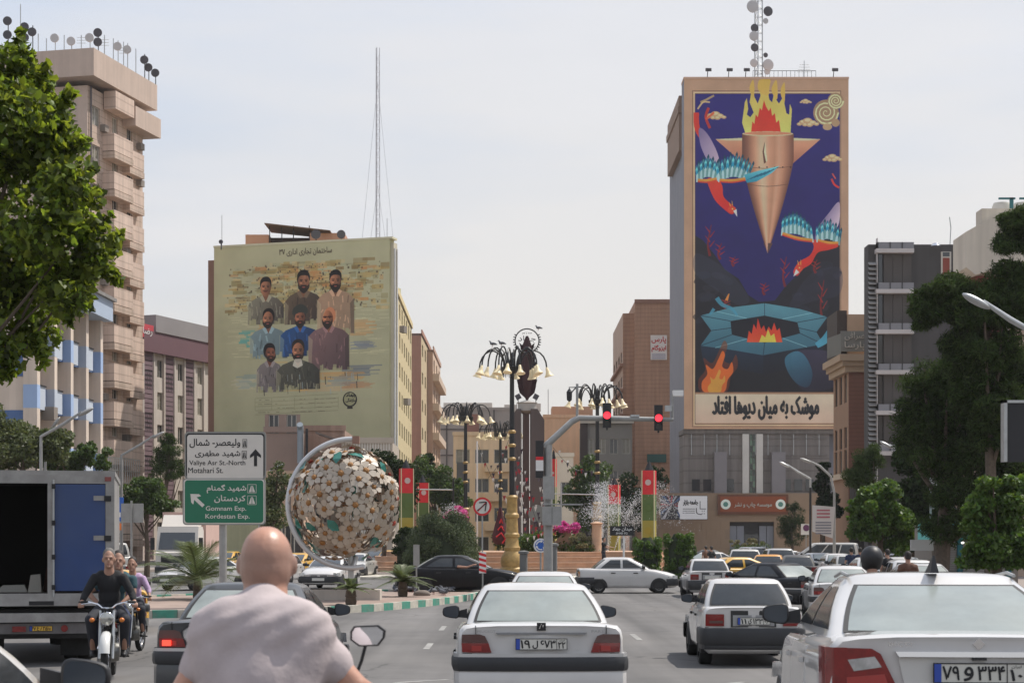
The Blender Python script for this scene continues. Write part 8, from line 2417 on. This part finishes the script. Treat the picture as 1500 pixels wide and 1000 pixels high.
s = thing('round_fence_emblem', 'round pale emblem on a fence behind the traffic mast', 'emblem', (PX(787,110), 110, 1.3)); MB().lathe([(.55,0),(.55,.05)], 24, (0,0,PZ(752,110)-1.3), axis='y').build('disc', cm('fence_emb', 120,124,120,1.1), s); MB().tube([(0,.1,0),(0,.1,PZ(752,110)-1.3)], .04, 6).build('post', mB_, s)
# ------------------------------------------------------------------ vehicles on the road
# near ones
car('saloon','white','nearest white saloon in the middle lane with smoked tail lights', PX(793,17.8), 17.8, .03, plates=('۱۹ ل ۶۷۳','۲۲'))
ca = car('coupe','white','large white saloon with a shark fin antenna at the lower right', 2.66, 10.1, -.075, plates=('۷۹ و ۳۳۴','۱۰'))
car('pride','white','white saloon with a big black bumper between the two nearest white cars', PX(1104,28.3), 28.3, -.02, plates=('۱۱ ی ۱۳۳','۶۸'))
cg = car('saloon','grey','charcoal saloon with a lit tail light behind the bald rider', PX(339,19.2), 19.2, 0, plates=('۲۲ ب ۴۵۱','۱۰'))
for (x0_, x1_) in ((-.80,-.60),):
    MB().bx(x0_+.05, x0_+.14, -.015, .05, .70, .76).build('lit_brake_lamp', lamp_on, cg, 0)
cl_ = car('saloon','white','white car cut by the lower left corner, only its door glass and mirror in view', -2.64, 4.2, 0)
# badges on the two nearest
gl = [o for o in S.objects if o.get('label') == 'nearest white saloon in the middle lane with smoked tail lights'][0]
MB().bx(-.045,.045,-.018,.0,.905,.985).build('badge', dark, gl, 0)
MB().tube([(-.02,-.03,.925),(.0,-.03,.975),(.015,-.03,.94),(.02,-.03,.965)], .006, 5).build('emblem', chrome, gl)
text('PEUGEOT', -.64,-.46,.885,.91,-.012, mat('badge_grey',(.3,.3,.3),.3,metal=.5), gl, name='badge_lettering'); text('PARS', .50,.63,.885,.91,-.012, MATS['badge_grey'], gl, name='badge_lettering')
MB().box((0,-.0,1.06),(.05,.012,.05),rot=Matrix.Rotation(PI/4,3,'Y')).build('badge', chrome, ca, 0)
text('IKCO', -.52,-.36,1.045,1.07,-.0, chrome, ca, name='badge_lettering')
MB().lathe([(.03,0),(.03,.01)], 14, (.36,-.022,.80), axis='y').build('sticker', sign_face, ca)
# middle distance
car('saloon','white','white saloon roof showing just ahead of the nearest white saloon', PX(799,35), 35, 0)
sd = car('saloon','black','black saloon crossing to the right with the driver arm out', PX(580,66.5), 66.5, -PI/2+.04); sd.scale = (1.08,)*3
ws = car('pride','white','white saloon seen side on crossing in front of the fountain', PX(845,69.5), 69.5, -PI/2+.03)
car('pride','white','small white saloon waiting beyond the black bumpered one', PX(1043,63), 63, 0)
car('saloon','yellow','yellow saloon crossing behind the waiting white one', PX(1012,71), 71, -PI/2+.25, cat='taxi', name='taxi')
car('suv','offwhite','white hatchback with red lights right behind the yellow crossing taxi', PX(1092,86), 86, -.1)
car('hatch','orange','orange yellow hatchback taxi beside the white hatchback', PX(1124,80), 80, -.2, cat='taxi', name='taxi')
car('suv','silver','silver estate with a dark window far up the right lane', PX(1146,97), 97, 0)
car('hatch','darkgrey','dark hatchback with one red light left of the black saloon', PX(1170,76), 76, -.1)
car('saloon','black','black saloon turning left seen from its rear corner', PX(1205,51), 51, .62)
car('saloon','white','white saloon with a red light tucked behind the large one', PX(1240,44), 44, -.1)
car('pride','offwhite','white saloon with two heads beside it up the right lane', PX(1252,82), 82, 0)
car('van','offwhite','dusty white van parked along the right side', PX(1262,108), 108, 1.35, name='parked_van', cat='van')
car('saloon','silver','pale blue grey car roof just above the large white saloon', PX(1370,50), 50, 0)
car('saloon','silver','silver car roof behind the right end of the large white saloon', PX(1446,31), 31, 0)
car('hatch','offwhite','pale car in the crowd left of the teal shop', PX(1330,66), 66, 0)
car('saloon','white','white car half hidden behind the clipped bushes', PX(1012,105), 105, -.8)
car('suv','white','white minibus in the far queue before the entrance', PX(1118,125), 125, .4)
car('saloon','darkgrey','dark saloon in the far queue under the entrance', PX(1075,135), 135, 1.3)
car('saloon','silver','grey blue saloon far up the right lane', PX(1217,98), 98, .2)
for (m_, c_, px_, Y_, a_, lb_) in (('saloon','white',1290,70,0,'white saloon under the mulberry tree in the right lane'),('pride','silver',1312,90,.1,'silver saloon in the shade below the mulberry tree'),
     ('hatch','white',1345,56,0,'white hatchback roof left of the teal shop'),('saloon','offwhite',1190,112,0,'pale saloon far off beneath the street banner'),('pride','white',1160,120,0,'white saloon far off left of the street banner'),
     ('hatch','darkgrey',1095,112,0,'dark hatchback far off before the tower entrance'),('saloon','white',1235,92,0,'white saloon nose to tail with the dusty van'),('suv','darkgrey',1300,118,0,'dark estate parked in the shade far right')):
    car(m_, c_, lb_, PX(px_, Y_), Y_, a_)
# left side
car('saloon','yellow','yellow taxi behind the two motorcyclists', PX(158,38), 38, .24, cat='taxi', name='taxi')
car('hatch','darkgrey','dark hatchback coming round the bend behind the motorcyclists', PX(186,80), 80, PI-1.15, front=True)
car('hatch','white','white hatchback facing the camera right of the bald head', PX(437,90), 90-3.8, PI-.1, front=True)
car('saloon','white','white saloon facing the camera under the flower ball', PX(500,78), 78, PI-.12, front=True)
car('saloon','yellow','yellow taxi behind the white hatchback', PX(461,100), 100, PI-.3, cat='taxi', name='taxi')
car('hatch','yellow','far yellow taxi left of the juniper dome', PX(578,122), 122, PI-.1, cat='taxi', name='taxi')
car('saloon','darkgrey','dark car beside the far yellow taxi', PX(560,126), 126, PI-.1)
car('saloon','white','white car passing behind the direction sign pole', PX(352,76), 76, PI-.6, front=True)
car('pride','white','white car in the far left queue left of the sign pole', PX(312,112), 112, PI-.2)
car('saloon','yellow','yellow taxi in the far left queue right of the sign pole', PX(350,118), 118, PI-.2, cat='taxi', name='taxi')
car('suv','silver','silver car in the far left queue nearest the bald head', PX(405,120), 120, PI-.2)
car('saloon','white','white car in the far left queue in front of the silver one', PX(388,106), 106, PI-.1)
car('saloon','offwhite','white car just right of the far left queue', PX(532,100), 100, PI-.1)
car('van','offwhite','white van parked behind the dark hatchback', PX(185,104), 104, PI-.9, name='parked_van', cat='van')

# white box lorry facing us
def lorry(label, px, Y):
    t = thing('lorry', label, 'truck', (PX(px,Y), Y, 0), 0)
    wp = cm('lorry_white', 190,184,176,1.15)
    MB().bx(-1.1,1.1,2.2,8,.9,3.5).build('cargo_box', cm('lorry_box', 178,150,140,1.2), t, 0)
    c_ = MB().prism([(0,.5),(2.0,.5),(2.0,2.55),(1.7,2.75),(.55,2.75),(.12,1.55),(0,1.45)], -1.02, 1.02, plane='yz'); c_.build('cab', wp, t, 30, fix=True)
    MB().prism([(.9,2.76),(2.0,2.76),(2.0,3.35),(1.5,3.35)], -.9, .9, plane='yz').build('wind_deflector', wp, t, 30, fix=True)
    MB().add([(-.9,.11,1.62),(.9,.11,1.62),(.86,.47,2.52),(-.86,.47,2.52)], [(0,1,2,3)]).build('windscreen', glass, t, 0)
    MB().bx(-.75,.75,-.03,0,.95,1.3).build('grille', dark, t, 0)
    for s in (-1, 1):
        MB().bx(s*.9-.1,s*.9+.1,-.04,.0,.75,.95).build('headlight', lamp_clear, t, 0); MB().bx(s*1.2-.1,s*1.2+.1,.1,.2,1.6,2.2).build('wing_mirror', black, t, 0)
        MB().lathe([(.42,-.13),(.45,0),(.42,.13)], 20, (s*.9,.9,.45), axis='x').build('wheel', rubber, t); MB().lathe([(.42,-.2),(.45,0),(.42,.2)], 20, (s*.85,6.3,.45), axis='x').build('wheel', rubber, t)
    MB().bx(-1.05,1.05,-.08,.4,.45,.75).build('front_bumper', bump_m, t, 0)
    text('ISUZU', -.3,.3,1.38,1.46,-.01, dark, t) if False else None
    return t
lorry('white box lorry facing the camera beside the direction sign', 258, 88)

# the open truck at the left edge
TYk = 29.0
t = thing('box_truck', 'open backed box truck with one blue door, at the left edge', 'truck', (PX(165,TYk), TYk, 0), .2)
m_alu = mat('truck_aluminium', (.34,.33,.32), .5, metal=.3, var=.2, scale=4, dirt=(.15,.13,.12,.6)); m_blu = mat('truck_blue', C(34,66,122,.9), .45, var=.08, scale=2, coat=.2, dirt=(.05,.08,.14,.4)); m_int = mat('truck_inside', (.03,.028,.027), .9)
W2 = 2.62; zt0, zf0 = PZ(694,TYk), PZ(868,TYk)
fx = lambda px: (px-165)*TYk/2600
MB().bx(-W2-.06,-W2,0,5,zf0,zt0).bx(-.05,0.02,0.05,5,zf0,zt0).bx(-W2,-.05,4.9,5,zf0,zt0).build('side_wall', m_alu, t, 0)
MB().bx(-W2-.08,.04,-.02,5,zt0-.03,zt0+.05).build('roof', m_alu, t, 0)
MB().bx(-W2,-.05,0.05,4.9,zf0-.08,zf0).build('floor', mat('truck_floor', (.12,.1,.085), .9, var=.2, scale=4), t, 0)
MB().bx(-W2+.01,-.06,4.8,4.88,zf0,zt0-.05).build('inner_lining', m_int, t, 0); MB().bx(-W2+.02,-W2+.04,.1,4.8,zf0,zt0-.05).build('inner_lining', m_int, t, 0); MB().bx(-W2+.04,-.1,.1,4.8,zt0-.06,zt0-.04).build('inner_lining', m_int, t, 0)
MB().bx(-W2-.06,.03,-.06,.0,zt0-.16,zt0-.02).build('header', m_alu, t, 0); MB().bx(fx(155),.03,-.06,.0,zf0-.1,zt0-.16).build('door_post', m_alu, t, 0)
MB().bx(fx(154),fx(163),-.075,-.06,zt0-.12,zt0-.05).build('marker_lamp', lamp_red, t, 0)
dr = MB().bx(fx(83),fx(154.5),-.05,.0,zf0+.04,zt0-.17).build('door', m_blu, t, 0)
MB().bx(fx(73),fx(80),-.09,.0,zf0,zt0-.15).build('edge_frame', m_alu, dr, 0)
MB().tube([(fx(81.5),-.10,zf0-.05),(fx(81.5),-.10,zt0-.1)], .018, 8).build('lock_bar', steel, dr)
for z in (zf0+.06, zf0+.55, zf0+1.1, zt0-.25): MB().bx(fx(79),fx(84),-.13,-.05,z,z+.08).build('bar_clamp', dark, dr, 0)
for py in (730, 788, 843): MB().bx(fx(138),fx(154),-.075,-.05,PZ(py+3,TYk),PZ(py-4,TYk)).build('hinge', m_alu, dr, 0); MB().bx(fx(153),fx(163),-.10,-.06,PZ(py+4,TYk),PZ(py-4,TYk)).build('hinge_knuckle', dark, t, 0)
MB().bx(-W2-.05,fx(163),-.10,.3,PZ(886,TYk),zf0).build('rear_sill', m_alu, t, 0)
MB().bx(fx(47),fx(82),-.11,-.09,PZ(885,TYk),PZ(879,TYk)).build('step_recess', dark, t, 0)
MB().bx(-W2-.1,fx(130),-.2,-.1,PZ(909,TYk),PZ(896,TYk)).build('under_run_bar', m_alu, t, 0)
lb_ = MB().bx(-W2,fx(131),-.12,-.02,PZ(926,TYk),PZ(911,TYk)).build('light_board', mat('board_dull', (.14,.13,.13), .7, var=.2, scale=5), t, 0)
MB().bx(fx(24),fx(43),-.15,-.12,PZ(923,TYk),PZ(915,TYk)).build('tail_light', lamp_red, t, 0); MB().lathe([(.055,0),(.055,.02)], 16, (fx(97),-.14,PZ(918.5,TYk)), axis='y').build('reflector', lamp_red, t)
plate(t, -.125, PZ(918.5,TYk), fx(64), '۴۷ ع ۸۲۵', '۷۸', col=plate_y, w=.36, h=.085)
MB().bx(-W2+.3,-.3,.3,4.6,PZ(935,TYk),PZ(892,TYk)).build('chassis', black, t, 0)
for (x_, w_) in ((fx(112),.46),(fx(-20),.46)): MB().lathe([(.30,-w_/2),(.40,-w_/2),(.43,-w_/2+.05),(.43,-.03),(.40,0),(.43,.03),(.43,w_/2-.05),(.40,w_/2),(.30,w_/2)], 26, (x_,1.2,.43), axis='x').build('wheel', rubber, t)
MB().lathe([(.36,-.13),(.38,0),(.36,.13)], 20, (fx(62),5.4,.40), axis='x').build('wheel', rubber, t)
MB().bx(fx(88),fx(135),.62,.66,.12,.75).build('mud_flap', rubber, t, 0)
MB().bx(-W2+.1,-.1,5.1,6.8,.6,2.0).build('cab', m_blu, t, 0)
for i, (px, z_, w_, h_, cc, lb) in enumerate(((40,0,.22,.30,(176,172,164),'white paper bundle standing on the truck floor'),(6,0,.5,.12,(168,166,160),'flat white box at the open edge of the truck'),(55,0,.3,.42,(70,44,38),'dark brown sack behind the paper bundle in the truck'))):
    q = thing('cargo_bundle', lb, 'box', (PX(px,TYk)+.0, TYk+(.45 if i < 2 else .9), zf0), .2); b = MB().prism([(-w_/2,0),(w_/2,0),(w_/2*.8,h_),(-w_/2*.6,h_*.95)], 0, .3).build('bundle', cm('cargo%d' % i, *cc, 1.0), q, 0, fix=True)

# ------------------------------------------------------------------ riders and people
pinkc = cloth('pale_pink', (.42,.36,.36)); blk = cloth('black', (.014,.014,.016)); teal_c = cloth('teal', (.03,.075,.09)); purp = cloth('lilac', (.42,.30,.46)); brn = cloth('brown', (.12,.06,.04)); wht = cloth('white', (.5,.5,.5)); nav = cloth('navy', (.02,.03,.07))
HX, HY = PX(390, 5.35), 5.25
gh = gz(HX, HY)
motorcycle('motorcycle of the bald rider, its two mirrors at his elbows', (HX+.01, HY+.12, gh), 0, 'wide')
J = riding(.5, lean=.02)
J['head'] = Vector((.0,.12,1.485)); J['neck'] = Vector((0,.05,1.345)); J['pel'] = Vector((0,-.08,.93)); J['sw'] = .158; J['bulk'] = 1.0
J['lel'] = Vector((-.235,.02,1.10)); J['rel'] = Vector((.275,.04,1.11)); J['lha'] = Vector((-.33,.26,1.045)); J['rha'] = Vector((.35,.26,1.045))
person('bald man in a pale pink t-shirt riding away, seen from behind', (HX, HY, gh), 0, J, (pinkc, denim, skin), vox=.012, hair=None, detail=True)
BX, BYm = PX(160, 25.2), 25.2
gb_ = gz(0, BYm)
rzb = PI+.16
motorcycle('motorcycle with round headlamp coming towards the camera', (BX, BYm, gb_), rzb, None, scale=1.07)
def seated(label, y, cols, hair, sleeve, back, dz=0, dx=0, **k):
    Jx = riding(sleeve, seat=y, back=back)
    for q in Jx:
        if isinstance(Jx[q], Vector): Jx[q] = Jx[q]+Vector((dx if q in ('head','neck') else 0,0,dz if q in ('head','neck') else 0))
    r = person(label, (BX, BYm, gb_), rzb, Jx, cols, hair=hair, **k); r.scale = (1.07,)*3
    return r
seated('grey haired man in a black shirt riding the motorcycle towards us', -.02, (blk, denim, skin2), 'grey', 1.9, False, vox=.012)
seated('dark haired passenger in teal behind the black shirted rider', -.42, (teal_c, nav, skin2), 'short', .5, True, -.03, -.10)
motorcycle('motorcycle half hidden behind the two riders', (PX(195,32), 32, 0), PI, None)
person('rider in lilac half hidden behind the teal passenger', (PX(195,32), 32, 0), PI, riding(1.5), (purp, denim, skin2), hair='short')
p_ = person('man in black t-shirt reaching forward beside the fountain spray', (PX(884,100), 100, .5), -PI/2, standing('reach'), (blk, denim, skin2), hair='short')
motorcycle('motorcycle hidden ahead of the large white saloon', (PX(1279,20.6), 20.6, gz(0,20.6)), 0, None)
Jh = riding(1.9); Jh['head'] += Vector((0,0,.05))
person('motorcyclist in a black helmet ahead of the large white saloon', (PX(1279,20.6), 20.6, gz(0,20.6)), 0, Jh, (blk, denim, skin2), hair='helmet')
gq = random.Random(9)
for i, (px, Y, rz, cc, hr, lb) in enumerate(((1330,44,0,brn,'short','person with reddish hair above the large white saloon roof'),(1247,74,0,nav,'short','left one of two dark heads behind the white saloon'),(1260,74,0,nav,'short','right one of two dark heads behind the white saloon'),
     (1300,58,.4,blk,'short','person in black walking right of the helmeted rider'),(1222,118,0,nav,'short','pedestrian in navy under the white street banner'),(1192,122,1,wht,'short','pedestrian in white left of the street banner'),(1206,120,2,blk,'short','pedestrian in black under the street banner'),
     (1042,96,.5,blk,'short','person in dark clothes standing between the taxis'),(1034,100,.5,brn,'short','person in brown beside the dark clothed one'),(1238,125,0,brn,'short','pedestrian in brown by the corner building'))):
    person(lb, (PX(px,Y), Y, 0), rz, standing(), (cc, denim, skin2), vox=.022, hair=hr)
# driver of the black saloon: arm on the window sill
arm = grow('arm', [((0,0,0), .045, (.30,-.12,-.02), .038), ((.30,-.12,-.02), .036, (.52,-.16,.06), .026), ((.52,-.16,.06), .03, (.60,-.17,.07), .03)], [], .012, skin2, 3)
link('driver_arm', arm, sd, (.80, 2.15, 1.0), (0,0,PI/2))
# pigeons on the lamp
for i, (px, py, lb) in enumerate(((722,508,'pigeon on the left arm of the nearest ornamental lamp'),(735,507,'pigeon right of the first one on the nearest lamp'),(789,484,'bird on the rim of the round open sign'))):
    a = pigeon((PX(px,104 if i < 2 else 118), 104 if i < 2 else 118, PZ(py,104 if i < 2 else 118)), 1.2, lb, fp, 1.5)
    a['group'] = 'birds perched above the fountain'

# thin warm haze over the whole place
hz = MB().bx(-130, 130, -12, 330, -1.2, 100).build('haze', None, None, 0)
hm = bpy.data.materials.new('haze_air'); hm.use_nodes = True
hn = hm.node_tree.nodes; hn.remove(hn['Principled BSDF']); pv = hn.new('ShaderNodeVolumePrincipled')
pv.inputs['Color'].default_value = (.93,.93,.95,1); pv.inputs['Density'].default_value = .00015; pv.inputs['Anisotropy'].default_value = .2
hm.node_tree.links.new(pv.outputs[0], hn['Material Output'].inputs['Volume'])
hz.data.materials.clear(); hz.data.materials.append(hm); hz['kind'] = 'stuff'
